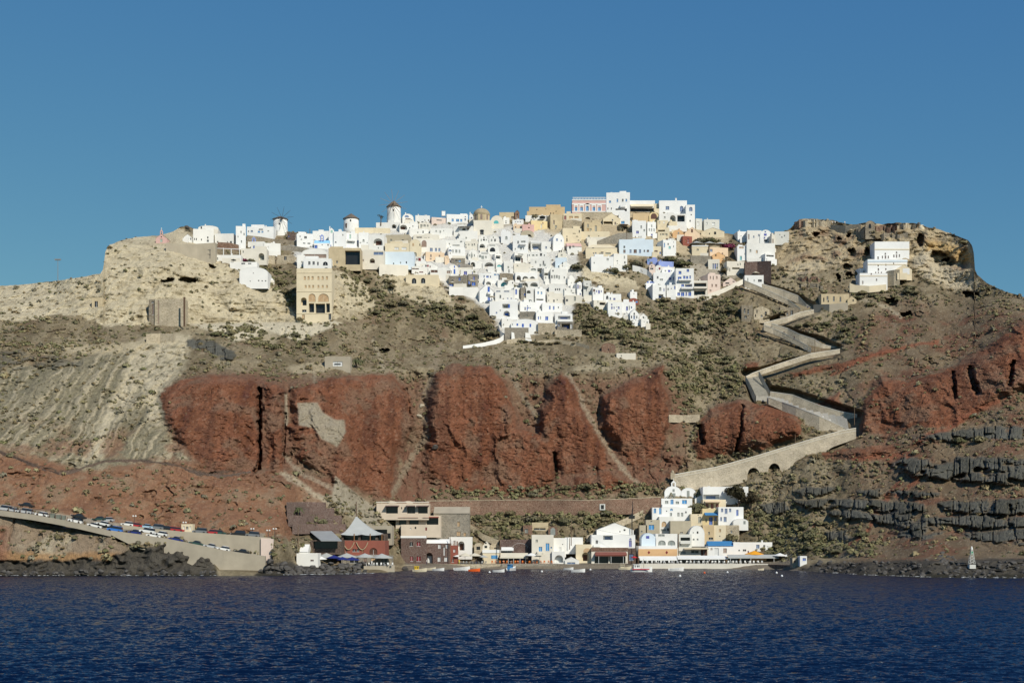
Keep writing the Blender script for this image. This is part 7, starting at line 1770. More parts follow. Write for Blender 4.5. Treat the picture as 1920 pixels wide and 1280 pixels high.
seawall([(489, 1008), (512, 1010)], [1048, 1050], 'pk', 'reddish patched end of the concrete road wall', [410.6, 410.6], 'wall_end')
def roadsheet(edge, Yf, wid, name, dz):
    V, Fc = [], []
    for px, py in edge:
        Y = Yf(px)
        p = at(px, py, Y)
        V += [(p.x, p.y + .2, p.z - dz), (p.x * (1 + wid / Y), p.y + wid, p.z - dz)]
    for i in range(len(edge) - 1):
        Fc.append((2 * i, 2 * i + 2, 2 * i + 3, 2 * i + 1))
    return tag(mesh_obj(name, V, Fc, mat('road_concrete', (0.30, 0.265, 0.21), var=0.12, scale=0.3)), None, None, None, 'structure')
roadsheet(ROADL, YL, 7.2, 'road', 0.25)
roadsheet(ROADU, YU, 7.0, 'parking_road', 0.25)
# ------------------------------------------------------------------ vegetation
VR = np.random.default_rng(23)
M_LEAF = mat_vcol('foliage', rough=0.9, bump=0.0, bscale=2.5, var=0.3, spec=0.1, fine=5.0)
def leaf_tris(cent, rad, col, nleaf, flat=0.75, size=0.5, full=False, rng=VR):
    """many small leaf clumps (triangles) spread through domes; cent (N,3), rad (N,), col (N,3)"""
    N = len(cent)
    d = rng.normal(size=(N, nleaf, 3)); d /= np.linalg.norm(d, axis=2)[..., None]
    if not full: d[..., 2] = np.abs(d[..., 2])
    k = rng.uniform(0.55, 1.0, size=(N, nleaf, 1))
    c = cent[:, None] + d * k * rad[:, None, None] * np.array([1, 1, flat])
    u = rng.normal(size=(N, nleaf, 3)); u -= (u * d).sum(2, keepdims=True) * d * 0.6
    u /= np.linalg.norm(u, axis=2)[..., None]
    w = np.cross(d, u); w /= np.linalg.norm(w, axis=2)[..., None] + 1e-9
    sz = rad[:, None, None] * size * rng.uniform(0.6, 1.25, size=(N, nleaf, 1))
    tri = np.stack([c + u * sz, c - u * sz * 0.5 + w * sz * 0.8, c - u * sz * 0.5 - w * sz * 0.8], 2)
    cc = np.repeat((col[:, None, :] * rng.uniform(0.8, 1.25, size=(N, nleaf, 1)))[:, :, None], 3, 2)
    return tri.reshape(-1, 3), cc.reshape(-1, 3)
def tri_mesh(name, v, c):
    me = bpy.data.meshes.new(name)
    n = len(v)
    me.vertices.add(n); me.vertices.foreach_set('co', v.reshape(-1).astype(np.float32))
    me.loops.add(n); me.loops.foreach_set('vertex_index', np.arange(n, dtype=np.int32))
    me.polygons.add(n // 3); me.polygons.foreach_set('loop_start', (np.arange(n // 3) * 3).astype(np.int32))
    me.update(calc_edges=True)
    ca = me.color_attributes.new('Col', 'FLOAT_COLOR', 'POINT')
    c4 = np.ones((n, 4), np.float32); c4[:, :3] = c
    ca.data.foreach_set('color', c4.reshape(-1))
    me.materials.append(M_LEAF)
    return me
OLIVE = np.array([[0.140, 0.122, 0.066], [0.120, 0.112, 0.064], [0.155, 0.128, 0.072], [0.108, 0.106, 0.052], [0.165, 0.146, 0.082], [0.125, 0.113, 0.078]])
# density of shrubs per photo area
nosh = np.zeros(GY.shape)
for m_ in (lava, shore, pz): nosh = np.maximum(nosh, m_)
dens = 0.9 * np.ones(GY.shape)
dens *= (1 - 0.93 * red) * (1 - 0.88 * tan) * (1 - 0.80 * lr) * (1 - 0.72 * scree) * (1 - nosh)
dens *= (1 - 0.80 * cr) * (1 - 0.5 * _bd)
dens *= 1 - 0.86 * sstep(6, -4, poly_sd(GPX, GPY, VW, 20))
dens *= 1 - 0.93 * sstep(6, -4, poly_sd(GPX, GPY, VC, 20))
dens *= 1 - 0.55 * rh
dens *= 0.35 + 1.3 * sstep(-0.2, 0.35, n1 + 0.4 * n4)
dens *= sstep(1052, 1040, GPY) * (1 - 0.8 * bankm)
GREENZ = [([(545, 505), (560, 520), (556, 600), (530, 560), (500, 530), (470, 520), (430, 505), (420, 485), (470, 495), (520, 500)], 2.4), ([(625, 500), (720, 505), (740, 550), (860, 575), (930, 610), (900, 640), (800, 600), (700, 590), (650, 540)], 2.2),
          ([(1070, 565), (1110, 575), (1160, 590), (1200, 612), (1240, 640), (1220, 680), (1150, 640), (1090, 625), (1070, 600)], 2.8), ([(1205, 580), (1235, 562), (1300, 560), (1390, 540), (1380, 600), (1300, 640), (1240, 640), (1215, 615)], 2.4),
          ([(1245, 650), (1300, 640), (1400, 680), (1390, 740), (1300, 745), (1255, 740)], 2.4), ([(810, 920), (1240, 905), (1230, 935), (820, 936)], 1.8), ([(880, 958), (1220, 955), (1130, 1000), (1040, 980), (940, 1010)], 2.2),
          ([(1390, 960), (1500, 950), (1560, 1010), (1660, 1015), (1640, 1040), (1450, 1045), (1400, 1000)], 2.6), ([(1540, 590), (1640, 600), (1600, 650), (1540, 640), (1500, 610)], 1.8), ([(420, 605), (540, 625), (620, 640), (640, 680), (520, 660), (430, 640)], 1.4), ([(1590, 540), (1700, 510), (1720, 560), (1620, 580)], 1.6)]
grz = np.zeros(GY.shape)
for poly, k in GREENZ:
    g_ = sstep(8, -8, poly_sd(JX, JY, poly, 30))
    grz = np.maximum(grz, g_)
    dens = np.maximum(dens, g_ * k * 0.62 * (1 - nosh)) 
def outside_builds(px, py): return True
pr = np.clip(dens, 0, None).reshape(-1)
inwin = ((GPX > -150) & (GPX < 2070)).reshape(-1)
pr = pr * inwin; pr /= pr.sum()
NS = 14000
pick = VR.choice(pr.size, NS, p=pr)
cpt = np.stack([WX.reshape(-1)[pick], GY.reshape(-1)[pick] - 0.25, WZ.reshape(-1)[pick]], 1)
rad = np.clip(VR.lognormal(-0.52, 0.46, NS), 0.28, 1.9) * (0.85 + 0.45 * grz.reshape(-1)[pick])
cix = VR.integers(0, len(OLIVE), NS)
colr = OLIVE[cix] * VR.uniform(1.15, 1.9, (NS, 1))
gg = grz.reshape(-1)[pick][:, None]
colr = colr * (1 - 0.45 * gg) + np.array([0.140, 0.134, 0.058]) * 0.45 * gg
dry = (VR.uniform(size=NS) < 0.18 * (1 - gg[:, 0]))
colr[dry] = np.array([0.20, 0.155, 0.085]) * VR.uniform(0.8, 1.2, (dry.sum(), 1))
order = np.argsort(-rad)
big = order[:150]
small = order[150:]
v1, c1 = leaf_tris(cpt[small], rad[small], colr[small], 26)
o = link(bpy.data.objects.new('scrub', tri_mesh('scrub', v1, c1)))
tag(o, 'low olive and brown scrub scattered over the whole hillside', 'scrub', None, 'stuff')
# the biggest shrubs stand as individuals
SHM = []
for k in range(8):
    v_, c_ = leaf_tris(np.zeros((1, 3)), np.ones(1), np.array([OLIVE[k % 6] * (0.9 + 0.05 * k)]), 150, size=0.24)
    v2_, c2_ = leaf_tris(VR.normal(size=(5, 3)) * [0.55, 0.55, 0.12], np.full(5, 0.6), np.repeat([OLIVE[(k + 2) % 6]], 5, 0), 40, size=0.3)
    SHM.append(tri_mesh('shrub_leaves', np.concatenate([v_, v2_]), np.concatenate([c_, c2_])))
def shrub(loc, r, label, group=None, mesh=None, cat='shrub', name='shrub', sz=0.85):
    o = link(bpy.data.objects.new(name, mesh or SHM[VR.integers(0, 8)]))
    o.location = loc; o.scale = (r, r, r * sz); o.rotation_euler = (0, 0, VR.uniform(0, 6.28))
    return tag(o, label, cat, group)
def zone_of(px, py):
    if px < 560: return 'olive shrub on the slopes below the left end of the ridge', 'shrubs of the left slopes'
    if py > 900 and px < 1300: return 'olive shrub on the bank between the red cliff and the harbour houses', 'shrubs behind the harbour'
    if px > 1440 and py > 800: return 'olive shrub among the dark lava ledges low on the right', 'shrubs among the lava ledges'
    if px > 1380: return 'olive shrub on the hill around the upper stairway', 'shrubs around the stairway'
    if py > 690: return 'olive shrub in the gullies of the red cliff', 'shrubs in the cliff gullies'
    return 'olive shrub on the slope under the white village', 'shrubs under the village'
for i in big:
    px, py = GPX.reshape(-1)[pick[i]], GPY.reshape(-1)[pick[i]]
    lb, gr = zone_of(px, py)
    shrub(cpt[i], rad[i] * 1.15, lb, gr)
# single bushes one can point to
for x, y, r, lb in ((403.5, 628, 1.9, 'leftmost of three round bushes on the pale road below the cliff'), (415, 627, 1.6, 'middle one of three round bushes on the pale road below the cliff'), (428, 627, 1.8, 'rightmost of three round bushes on the pale road below the cliff'),
                    (921, 627, 3.2, 'dense dark green bush left of the grey retaining wall'), (1195, 497, 3.0, 'round bush in the curved white terrace'), (1150, 509, 2.6, 'left bush below the white house with scattered windows'), (1174, 503, 2.4, 'right bush below the white house with scattered windows'),
                    (1253, 489, 2.8, 'left dark bush below the azure and teal shutters'), (1272, 497, 4.0, 'large dark bush right of the violet blue house'), (1285, 510, 3.0, 'dark bush above the blue shuttered hotel'), (1310, 455, 3.0, 'green vine covered bush above the restaurant canopy'), (1330, 453, 3.0, 'second green vine covered bush above the restaurant canopy'),
                    (1310, 957, 4.0, 'green bush between the church and the yellow house'), (1370, 1010, 3.0, 'green bush below the pale rubble house'), (1360, 509, 2.2, 'green bush beside the little shop with blue doors'), (1080, 503, 3.0, 'left olive bush beside the grey gully wall'), (1092, 530, 3.6, 'olive bush in the gully above the tall pale grey house'),
                    (1003, 409, 2.6, 'dark tree like bush below the big ochre building'), (562, 600, 1.8, 'small dark green bush at the foot of the tall sand building'), (1795, 828, 2.4, 'dark bush on the upper lava ledge at right'), (1835, 826, 2.4, 'second dark bush on the upper lava ledge at right'), (1807, 456, 1.9, 'dark round bush on the edge of the castle rock'), (1618, 1003, 2.2, 'dark green bush below the lava ledges'),
                    (484, 480, 2.6, 'green bush inside the arched white terrace'), (470, 492, 2.2, 'green bush beside the low white terrace'), (588, 975, 2.6, 'round green tree like bush on the tavern terraces'), (604, 980, 2.0, 'small green bush on the tavern terraces'), (573, 983, 1.8, 'low green bush left on the tavern terraces')):
    shrub(at(x, y, depth(x, y) - 1.2), r, lb, sz=0.95)
# purple bougainvillea and red creeper
PM = tri_mesh('flower_leaves', *leaf_tris(np.zeros((1, 3)), np.ones(1), np.array([[0.13, 0.025, 0.055]]), 170, size=0.22))
shrub(at(1364, 465, depth(1364, 465) - 2), 3.8, 'dark purple bougainvillea right of the restaurant canopy', None, PM, 'plant', 'bougainvillea')
shrub(at(457, 489, depth(457, 489) - 2), 1.7, 'purple red flowering creeper on the arched white terrace', None, PM, 'plant', 'bougainvillea')
M_BARK = mat('bark', (0.13, 0.10, 0.07), var=0.3, scale=3, bump=0.5)
def tree(px, yb, h, r, label, col, name='tree', n=420, Y=None, squash=0.85):
    Y = Y or depth(px, yb) - 1.0
    root = tag(empty(name, at(px, yb, Y)), label, 'tree')
    m_ = MB().bar((0, 0, -1), (0.1, 0, h * 0.5), 0.28, 7, 0.18)
    for a in np.linspace(0, 6.28, 6)[:-1]:
        m_.bar((0.1, 0, h * 0.42), (cos(a) * r * 0.6, sin(a) * r * 0.6, h * 0.78), 0.12, 5, 0.05)
    m_.build('trunk', M_BARK, root)
    k = 9
    cc = VR.normal(size=(k, 3)) * [r * 0.45, r * 0.4, r * 0.26] + [0, 0, h * 0.72]
    v_, c_ = leaf_tris(cc, VR.uniform(0.35, 0.6, k) * r, np.repeat([col], k, 0) * VR.uniform(0.7, 1.3, (k, 1)), n // k, size=0.28, full=True, flat=squash)
    link(bpy.data.objects.new('crown', tri_mesh('crown', v_, c_)), root)
    return root
tree(1384, 949, 6.5, 4.6, 'dark spreading tree beside the top white harbour house', (0.045, 0.040, 0.022), n=1200)
tree(1408, 950, 4.6, 3.2, 'smaller dark tree right of the spreading tree', (0.055, 0.045, 0.026), n=700)
tree(714, 419, 4.6, 1.3, 'thin dark tree left of the tall windmill', (0.05, 0.055, 0.035), n=200)
def palm(px, yb, h, label, Y=None, nf=15, L=2.4, col=(0.075, 0.085, 0.035)):
    Y = Y or depth(px, yb) - 1.2
    root = tag(empty('palm_tree', at(px, yb, Y)), label, 'palm tree')
    MB().bar((0, 0, -1), (0.15, 0, h), 0.3, 7, 0.2).build('trunk', M_BARK, root)
    mm = mat('palm_frond', col, var=0.3, scale=2)
    for i in range(nf):
        a = 2 * pi * i / nf + VR.uniform(-.2, .2)
        up = VR.uniform(0.2, 1.0)
        m_ = MB()
        pts = [Vector((0.15 + cos(a) * L * t, sin(a) * L * t, h + L * (up * t - 1.15 * t * t))) for t in (0, .35, .7, 1)]
        for p, q, w in zip(pts[:-1], pts[1:], (0.28, 0.34, 0.2)):
            s_ = Vector((-sin(a), cos(a), 0)) * w
            m_.add([p - s_, p + s_, q + s_, q - s_, (p + q) / 2 + Vector((0, 0, .12))], [(0, 1, 4), (1, 2, 4), (2, 3, 4), (3, 0, 4)])
        m_.build('frond', mm, root)
    return root
palm(668, 688, 2.6, 'stout palm beside the concrete tank house', L=3.2, nf=20)
palm(559, 985, 5.5, 'slim palm on the brown terraces behind the taverns', L=2.2)
palm(698, 480, 1.6, 'small potted palm above the dark arched gateway', L=1.8, nf=10)
# hedges of planting below the lowest village row
for k, (x, y, r) in enumerate(((975, 640, 1.6), (985, 641, 1.7), (1000, 642, 1.6), (1015, 644, 1.8), (1030, 645, 1.6), (1045, 643, 1.7), (1060, 641, 1.6), (1075, 645, 1.6))):
    shrub(at(x, y, depth(x, y) - 1), r, 'low green hedge plant on the terraces below the lowest village row', 'hedge plants below the village', sz=0.6)

# ------------------------------------------------------------------ boulders of the shore
BM = []
def rock_mesh(seed, fl=0.75):
    r_ = np.random.default_rng(seed)
    bm = bmesh.new()
    bmesh.ops.create_icosphere(bm, subdivisions=2, radius=1.0)
    pl_ = r_.normal(size=(11, 3)); pl_ /= np.linalg.norm(pl_, axis=1)[:, None]
    dd = r_.uniform(0.55, 0.85, 11)
    for v in bm.verts:
        for p, d in zip(pl_, dd):
            t = v.co.x * p[0] + v.co.y * p[1] + v.co.z * p[2]
            if t > d: v.co -= Vector(p) * (t - d)
        v.co.z *= fl
    me = bpy.data.meshes.new('boulder')
    bm.to_mesh(me); bm.free()
    me.materials.append(mat('lava_boulder_rock', (0.095, 0.088, 0.080), rough=0.85, var=0.35, scale=0.7, bump=0.5, bscale=4))
    return me
BM = [rock_mesh(100 + i, 0.7 + 0.05 * (i % 4)) for i in range(7)]
def boulder(px, py, wpx, label, group, dY=0.0, Y=None):
    Y = Y or 31200 / max(py - 1000, 40) if py > 1050 else depth(px, py)
    Y = Y + dY
    o = link(bpy.data.objects.new('boulder', BM[VR.integers(0, 7)]))
    r = wpx * Y / F / 2
    o.location = at(px, py, Y); o.scale = (r * VR.uniform(.85, 1.15), r, r * VR.uniform(.8, 1.1)); o.rotation_euler = tuple(VR.uniform(-.5, .5, 2)) + (VR.uniform(0, 6.28),)
    return tag(o, label, 'boulder', group)
gl = 'dark lava boulder of the breakwater below the blue parasols'
for i in range(74):
    t = VR.uniform()
    px = 532 + 156 * t
    y = VR.uniform(1055, 1076) if px > 575 else VR.uniform(1062, 1077)
    boulder(px, y, VR.uniform(9, 17), gl, 'breakwater boulders below the parasols', Y=min(408 + (1077 - y) * 0.35 + max(0, px - 640) * 0.25, depth(px, y) - 0.3))
gl = 'brown boulder at the right end of the concrete sea wall'
for i in range(16):
    boulder(VR.uniform(486, 540), VR.uniform(1053, 1076), VR.uniform(10, 18), gl, 'boulders at the end of the sea wall', Y=399.5 + VR.uniform(0, 2))
gl = 'dark lava boulder along the right-hand shore'
for i in range(120):
    px = VR.uniform(1535, 1930)
    y = VR.uniform(1052, 1082) + (4 if px < 1640 else 0) * 0
    edge = np.interp(px, [1500, 1560, 1640, 1760, 1920], [1068, 1074, 1078, 1082, 1083])
    y = min(y, edge)
    boulder(px, y, VR.uniform(6, 13), gl, 'boulders of the right-hand shore', Y=min(float(31200 / (edge - 1000)) + (edge - y) * 0.55, depth(px, y) - 0.4))
gl = 'dark boulder in the heap left of the beacon'
for i in range(40):
    a, rr = VR.uniform(0, 3.14), VR.uniform(0, 1)
    boulder(1768 + 34 * rr * cos(a), 1060 - 24 * rr * sin(a), VR.uniform(7, 12), gl, 'boulder heap left of the beacon', Y=391 + 5 * rr)
gl = 'dark wave washed boulder at the foot of the left shore'
for i in range(46):
    px = VR.uniform(-10, 405)
    boulder(px, VR.uniform(1070, 1078), VR.uniform(7, 15), gl, 'boulders of the left shore', Y=393.5)
for x, y, w, lb in ((350, 427, 14, 'dark boulder perched on the ridge left of the white houses'), (815, 838, 13, 'dark boulder lodged on the red cliff'), (790, 762, 15, 'upper pale boulder in the gully of the red cliff'), (787, 780, 12, 'lower pale boulder in the gully of the red cliff'), (760, 1066, 14, 'dark boulder beside the quay steps')):
    o = boulder(x, y, w, lb, None, Y=depth(x, y + 3) - 0.8)
    if 'pale' in lb:
        me = o.data.copy(); me.materials.clear(); me.materials.append(mat('pale_pumice_rock', (0.45, 0.40, 0.30), var=0.2, scale=1, bump=0.4)); o.data = me

# thin foam where the swell breaks on the rocks
FR = np.random.default_rng(3)
V, Fc = [], []
for i in range(260):
    px = FR.choice([FR.uniform(-5, 410), FR.uniform(530, 700), FR.uniform(1540, 1925)])
    ye = np.interp(px, [0, 410, 530, 700, 1540, 1640, 1760, 1925], [1079.6, 1079.6, 1078.4, 1075.6, 1073.6, 1079, 1083, 1084])
    Y = 31200 / (ye - 1000) - FR.uniform(0, 2.2)
    c = at(px, 1000, Y); w, d = FR.uniform(.15, .8), FR.uniform(.1, .35)
    n = len(V)
    V += [(c.x + w * cos(a) * FR.uniform(.6, 1), c.y + d * sin(a) * FR.uniform(.6, 1), 0.22 + FR.uniform(0, .12)) for a in np.linspace(0, 5.4, 7)]
    Fc.append(tuple(range(n, n + 7)))
o = mesh_obj('foam', V, Fc, mat('sea_foam', (0.62, 0.64, 0.64), var=0.2, scale=2))
tag(o, 'thin white foam along the foot of the shore rocks', 'foam', None, 'stuff')
# ------------------------------------------------------------------ parked cars
M_GLASS = mat('car_glass', (0.02, 0.025, 0.03), rough=0.1, var=0.05, spec=0.6)
M_TYRE = mat('tyre_rubber', (0.02, 0.02, 0.02), rough=0.9)
M_LAMP = mat('headlamp_glass', (0.6, 0.6, 0.58), rough=0.2)
CARC = {'white': (0.72, 0.72, 0.70), 'silver': (0.42, 0.43, 0.44), 'grey': (0.16, 0.17, 0.18), 'black': (0.02, 0.02, 0.022), 'blue': (0.035, 0.16, 0.50), 'navy': (0.018, 0.03, 0.16), 'red': (0.36, 0.025, 0.03), 'green': (0.03, 0.07, 0.06), 'pale blue': (0.30, 0.45, 0.58)}
CMESH = {}
def car_meshes(kind, col):
    k = (kind, col)
    if k in CMESH: return CMESH[k]
    paint = mat('car_paint_' + col.replace(' ', '_'), CARC[col], rough=0.25, var=0.03, spec=0.5)
    if kind == 'suv': L, H, hood, cab = 4.4, 1.75, (0.30, 0.98), ((0.24, 0.34), (0.99, 0.93))
    elif kind == 'hatch': L, H, hood, cab = 3.7, 1.48, (0.32, 0.86), ((0.24, 0.38), (0.98, 0.86))
    else: L, H, hood, cab = 4.3, 1.42, (0.30, 0.84), ((0.26, 0.40), (0.84, 0.72))
    h = L / 2
    X = lambda t: -h + t * L
    zb = hood[1]
    body = [(X(0.01), .28), (X(.99), .28), (X(1), .62), (X(.985), zb), (X(hood[0]), zb), (X(.05), zb - .14), (X(0), .55)]
    (a0, a1), (b0, b1) = cab
    def ext(prof, w, wt=None):
        m_ = MB()
        n = len(prof)
        zm, zM = min(p[1] for p in prof), max(p[1] for p in prof)
        ww = lambda z: w if wt is None else w + (wt - w) * (z - zm) / (zM - zm)
        vs = [(p[0], -ww(p[1]), p[1]) for p in prof] + [(p[0], ww(p[1]), p[1]) for p in prof]
        fs = [tuple(range(n)), tuple(range(2 * n - 1, n - 1, -1))] + [((i + 1) % n, i, n + i, n + (i + 1) % n) for i in range(n)]
        return m_.add(vs, fs)
    mb = ext(body, .84)
    cabm = ext([(X(a0), zb + .002), (X(b0), zb + .002), (X(b1), H - .07), (X(a1), H - .07)], .80, .62)
    roof = ext([(X(a1) - .04, H - .068), (X(b1) + .04, H - .068), (X(b1) - .1, H), (X(a1) + .12, H)], .63, .56)
    wh = MB().lathe([(.31, -.1), (.33, 0), (.31, .1)], 12)
    def mk(m_, name, mt):
        me = bpy.data.meshes.new(name); me.from_pydata(m_.v, [], m_.f); me.materials.append(mt); me.update(); return me
    CMESH[k] = dict(body=mk(mb, 'car_body', paint), cabin=mk(cabm, 'car_cabin', M_GLASS), roof=mk(roof, 'car_roof', paint), wheel=mk(wh, 'car_wheel', M_TYRE),
                    lamp=mk(MB().box(-.06, .06, -.14, .14, -.08, .08), 'car_lamp', M_LAMP), L=L)
    return CMESH[k]
def car(x0, x1, yb, kind, col, label, level, flip=False, turn=0.0):
    px = (x0 + x1) / 2
    edge, Yf = (ROADL, YL) if level == 'L' else (ROADU, YU)
    Y = Yf(px) + (2.0 if level == 'L' else 2.2) + (2.6 if level == 'B' else 0)
    slope = 0.0
    py_e = np.interp([px - 20, px, px + 20], [p[0] for p in edge], [p[1] for p in edge])
    z = at(px, py_e[1], Yf(px)).z - 0.25
    slope = -math.atan((py_e[2] - py_e[0]) / 40.0)
    if yb: z = max(z, zof(yb, Y) - 0.05)
    root = tag(empty('parked_car', (at(px, 1000, Y).x, Y, z)), label, 'car', 'cars parked along the coast road')
    root.rotation_euler = (0, -slope, (pi if flip else 0) + turn)
    if flip: root.rotation_euler = (0, slope, pi + turn)
    M_ = car_meshes(kind, col)
    def put(me, nm, loc=(0, 0, 0), rot=(0, 0, 0), par=root):
        o = link(bpy.data.objects.new(nm, me), par); o.location = loc; o.rotation_euler = rot; return o
    put(M_['body'], 'body'); put(M_['cabin'], 'window'); put(M_['roof'], 'roof')
    for sx in (-.31, .31):
        for sy in (-.78, .78): put(M_['wheel'], 'wheel', (sx * M_['L'], sy, .33), (pi / 2, 0, 0))
    for sy in (-.6, .6): put(M_['lamp'], 'headlight', (-M_['L'] / 2 - .02, sy, .66))
    return root
for a in [
    (-2, 18, 0, 'suv', 'silver', 'silver off-roader cut by the left edge of the picture', 'L'), (16, 34, 0, 'sedan', 'silver', 'low silver saloon second from the left edge', 'L'),
    (38, 60, 950, 'sedan', 'black', 'black saloon parked behind the silver estate car', 'L'), (36, 58, 0, 'suv', 'silver', 'silver estate car in front of the black saloon', 'L'),
    (65, 91, 0, 'hatch', 'white', 'white hatchback left of the grey refuse bins', 'L'), (134, 160, 971, 'sedan', 'black', 'black car behind the white people carrier', 'L'),
    (127, 153, 0, 'suv', 'white', 'white people carrier right of the grey refuse bins', 'L'), (165, 190, 0, 'sedan', 'white', 'white saloon left of the bright blue car', 'L'),
    (184, 202, 985, 'hatch', 'white', 'white hatchback tucked behind the bright blue car', 'L'), (199, 231, 0, 'suv', 'blue', 'bright blue car on the lower road', 'L'),
    (238, 267, 0, 'hatch', 'navy', 'dark blue hatchback right of the bright blue car', 'L'), (267, 284, 999, 'suv', 'white', 'boxy white off-roader right of the dark blue hatchback', 'L'),
    (276, 300, 0, 'sedan', 'white', 'front white car of the pair below the roadside booth', 'L'), (293, 311, 1004, 'hatch', 'white', 'rear white car of the pair below the roadside booth', 'L'),
    (312, 347, 0, 'sedan', 'navy', 'long navy saloon below the roadside booth', 'L'), (354, 381, 0, 'sedan', 'green', 'dark green saloon on the descending road', 'L'),
    (381, 409, 0, 'sedan', 'silver', 'silver saloon on the descending road', 'L'), (410, 428, 0, 'hatch', 'white', 'white hatchback on the descending road', 'L'), (444, 464, 0, 'sedan', 'black', 'lone black car near the bottom of the road', 'L'),
    (175, 198, 976, 'sedan', 'green', 'dark green saloon leftmost on the upper row', 'U'), (191, 213, 978, 'hatch', 'silver', 'silver hatchback beside the dark green saloon', 'U'),
    (228, 250, 0, 'hatch', 'white', 'white hatchback left of the twin lamp', 'U'), (246, 262, 0, 'sedan', 'red', 'red saloon beside the twin lamp', 'U'),
    (261, 287, 0, 'sedan', 'pale blue', 'pale blue saloon on the upper row', 'U'), (282, 305, 0, 'suv', 'grey', 'dark grey off-roader beside the pale blue saloon', 'U'), (302, 316, 0, 'hatch', 'black', 'small black car right of the dark grey off-roader', 'U'),
    (314, 328, 0, 'hatch', 'red', 'left red car beside the roadside booth', 'U'), (323, 341, 0, 'sedan', 'red', 'right red car beside the roadside booth', 'U'),
    (363, 386, 0, 'suv', 'grey', 'grey car right of the roadside booth', 'U'), (391, 403, 0, 'hatch', 'red', 'small red car near the middle of the upper wall', 'U'), (399, 421, 0, 'sedan', 'green', 'dark green saloon near the middle of the upper wall', 'U'),
    (437, 457, 0, 'suv', 'black', 'left black off-roader at the right end of the upper wall', 'U'), (460, 486, 0, 'suv', 'grey', 'dark grey off-roader at the right end of the upper wall', 'U')]:
    car(*a)
for x, lb in ((98, 'left grey refuse bin beside the coast road'), (109, 'middle grey refuse bin beside the coast road'), (118, 'right grey refuse bin beside the coast road')):
    Y = YL(x) + 2
    z = at(x, np.interp(x, [p[0] for p in ROADL], [p[1] for p in ROADL]), YL(x)).z - .2
    o = MB().hexa([(-.6, -.45, .12), (.6, -.45, .12), (.6, .45, .12), (-.6, .45, .12)], [(-.75, -.55, 1.2), (.75, -.55, 1.2), (.75, .55, 1.2), (-.75, .55, 1.2)]).box(-.78, .78, -.58, .58, 1.202, 1.34).build('refuse_bin', mat('grey_green_plastic', (0.17, 0.19, 0.16)))
    o.location = (at(x, 1000, Y).x, Y, z); tag(o, lb, 'bin', 'refuse bins')
for x in range(16, 170, 11):   # posts of the road rail
    p = at(x, np.interp(x, [q[0] for q in ROADL], [q[1] for q in ROADL]), YL(x) + .6)
    o = MB().box(-.07, .07, -.07, .07, -.4, 1.1).build('rail_post', mat('rusty_steel', (0.11, 0.065, 0.04))); o.location = p
    tag(o, 'rusty rail post along the coast road', 'post', 'rail posts of the coast road')
bld(340, 361, 982, 998, 'cr', 'flat', 'rw 345 990 3 8; rd 351 989 4 5; rw 357 990 3 8', 'small cream roadside booth on the upper wall', 'booth', 'booth', Y=YU(350) + 2.5, d=3, group=None, found=.6)
def twin_lamp(px, yt, yb, label, Y, k=2):
    s = Y / F
    root = tag(empty('street_lamp', at(px, yb, Y)), label, 'lamp', 'lamps of the harbour road')
    h = (yb - yt) * s
    MB().bar((0, 0, -.6), (0, 0, h - .3), 0.07, 6).build('pole', mat('lamp_pole_iron', (0.06, 0.06, 0.06)), root)
    for i in range(k):
        x = (i - (k - 1) / 2) * 0.75
        MB().lathe([(0.05, -.3), (.26, -.12), (.28, .05), (.12, .26)], 10, x, 0).build('lamp_globe', mat('lamp_globe_glass', (0.7, 0.7, 0.66), rough=0.3), root).location = (0, 0, h)
for x, yt, yb, lb in ((252, 967, 984, 'twin globe lamp beside the red saloon'), (346, 979, 996, 'twin globe lamp at the roadside booth'), (473, 991, 1006, 'twin globe lamp at the right end of the upper wall'), (503, 994, 1008, 'single row lamp left at the end of the road'), (515, 991, 1008, 'single row lamp right at the end of the road')):
    twin_lamp(x, yt, yb, lb, YU(x) + 6)

# ------------------------------------------------------------------ poles, crane, beacon
M_POLE = mat('weathered_pole_wood', (0.17, 0.115, 0.075), var=0.2, scale=2)
for x, yt, yb, Y, lb in ((559, 984, 1019, 428, 'timber pole in front of the slim palm'), (792, 905, 935, None, 'timber pole on the bank above the holiday flats'), (844, 1004, 1056, QY - 3.2, 'pale timber pole in front of the dark red house'), (937.5, 991, 1040, QY + 1, 'timber pole left of the cream awning'),
                         (1071, 975, 1017, QY + 8, 'tall dark pole above the plain white house'), (1068, 1008, 1024, QY + 3, 'short pole in front of the plain white house'), (1196.5, 1003, 1052, QY + 1, 'timber pole left of the orange tavern'), (1272, 1000, 1040, QY + 7, 'grey pole left of the grey balcony house'), (1491, 798, 838, None, 'leaning pole above the ramp'),
                         (1602, 764, 800, None, 'pole at the top corner of the ramp'), (1528, 634, 665, None, 'pole beside the third flight of the stairway'), (1462, 565, 600, None, 'pole beside the crumbling ruins'), (1236, 890, 906, None, 'left short pole left of the harbour church'), (1247, 896, 918, None, 'right short pole left of the harbour church'),
                         (983, 925, 938, None, 'left fence pole on the long red brown wall'), (1035, 921, 938, None, 'middle fence pole on the long red brown wall'), (1095, 922, 937, None, 'right fence pole on the long red brown wall'), (581, 429, 445, None, 'thin flag pole beside the broad white house'), (1201, 900, 912, None, 'leaning pole at the foot of the pale scree track'), (1175, 430, 465, 640, 'tall wire pole in front of the white house under the ochre wall')):
    Y = Y or depth(x, yb) - 1
    s = Y / F
    o = MB().bar((0, 0, -1), (0, 0, (yb - yt) * s), .15, 6, .1).build('pole', M_POLE); o.location = at(x, yb, Y)
    tag(o, lb, 'pole', None, 'thing')
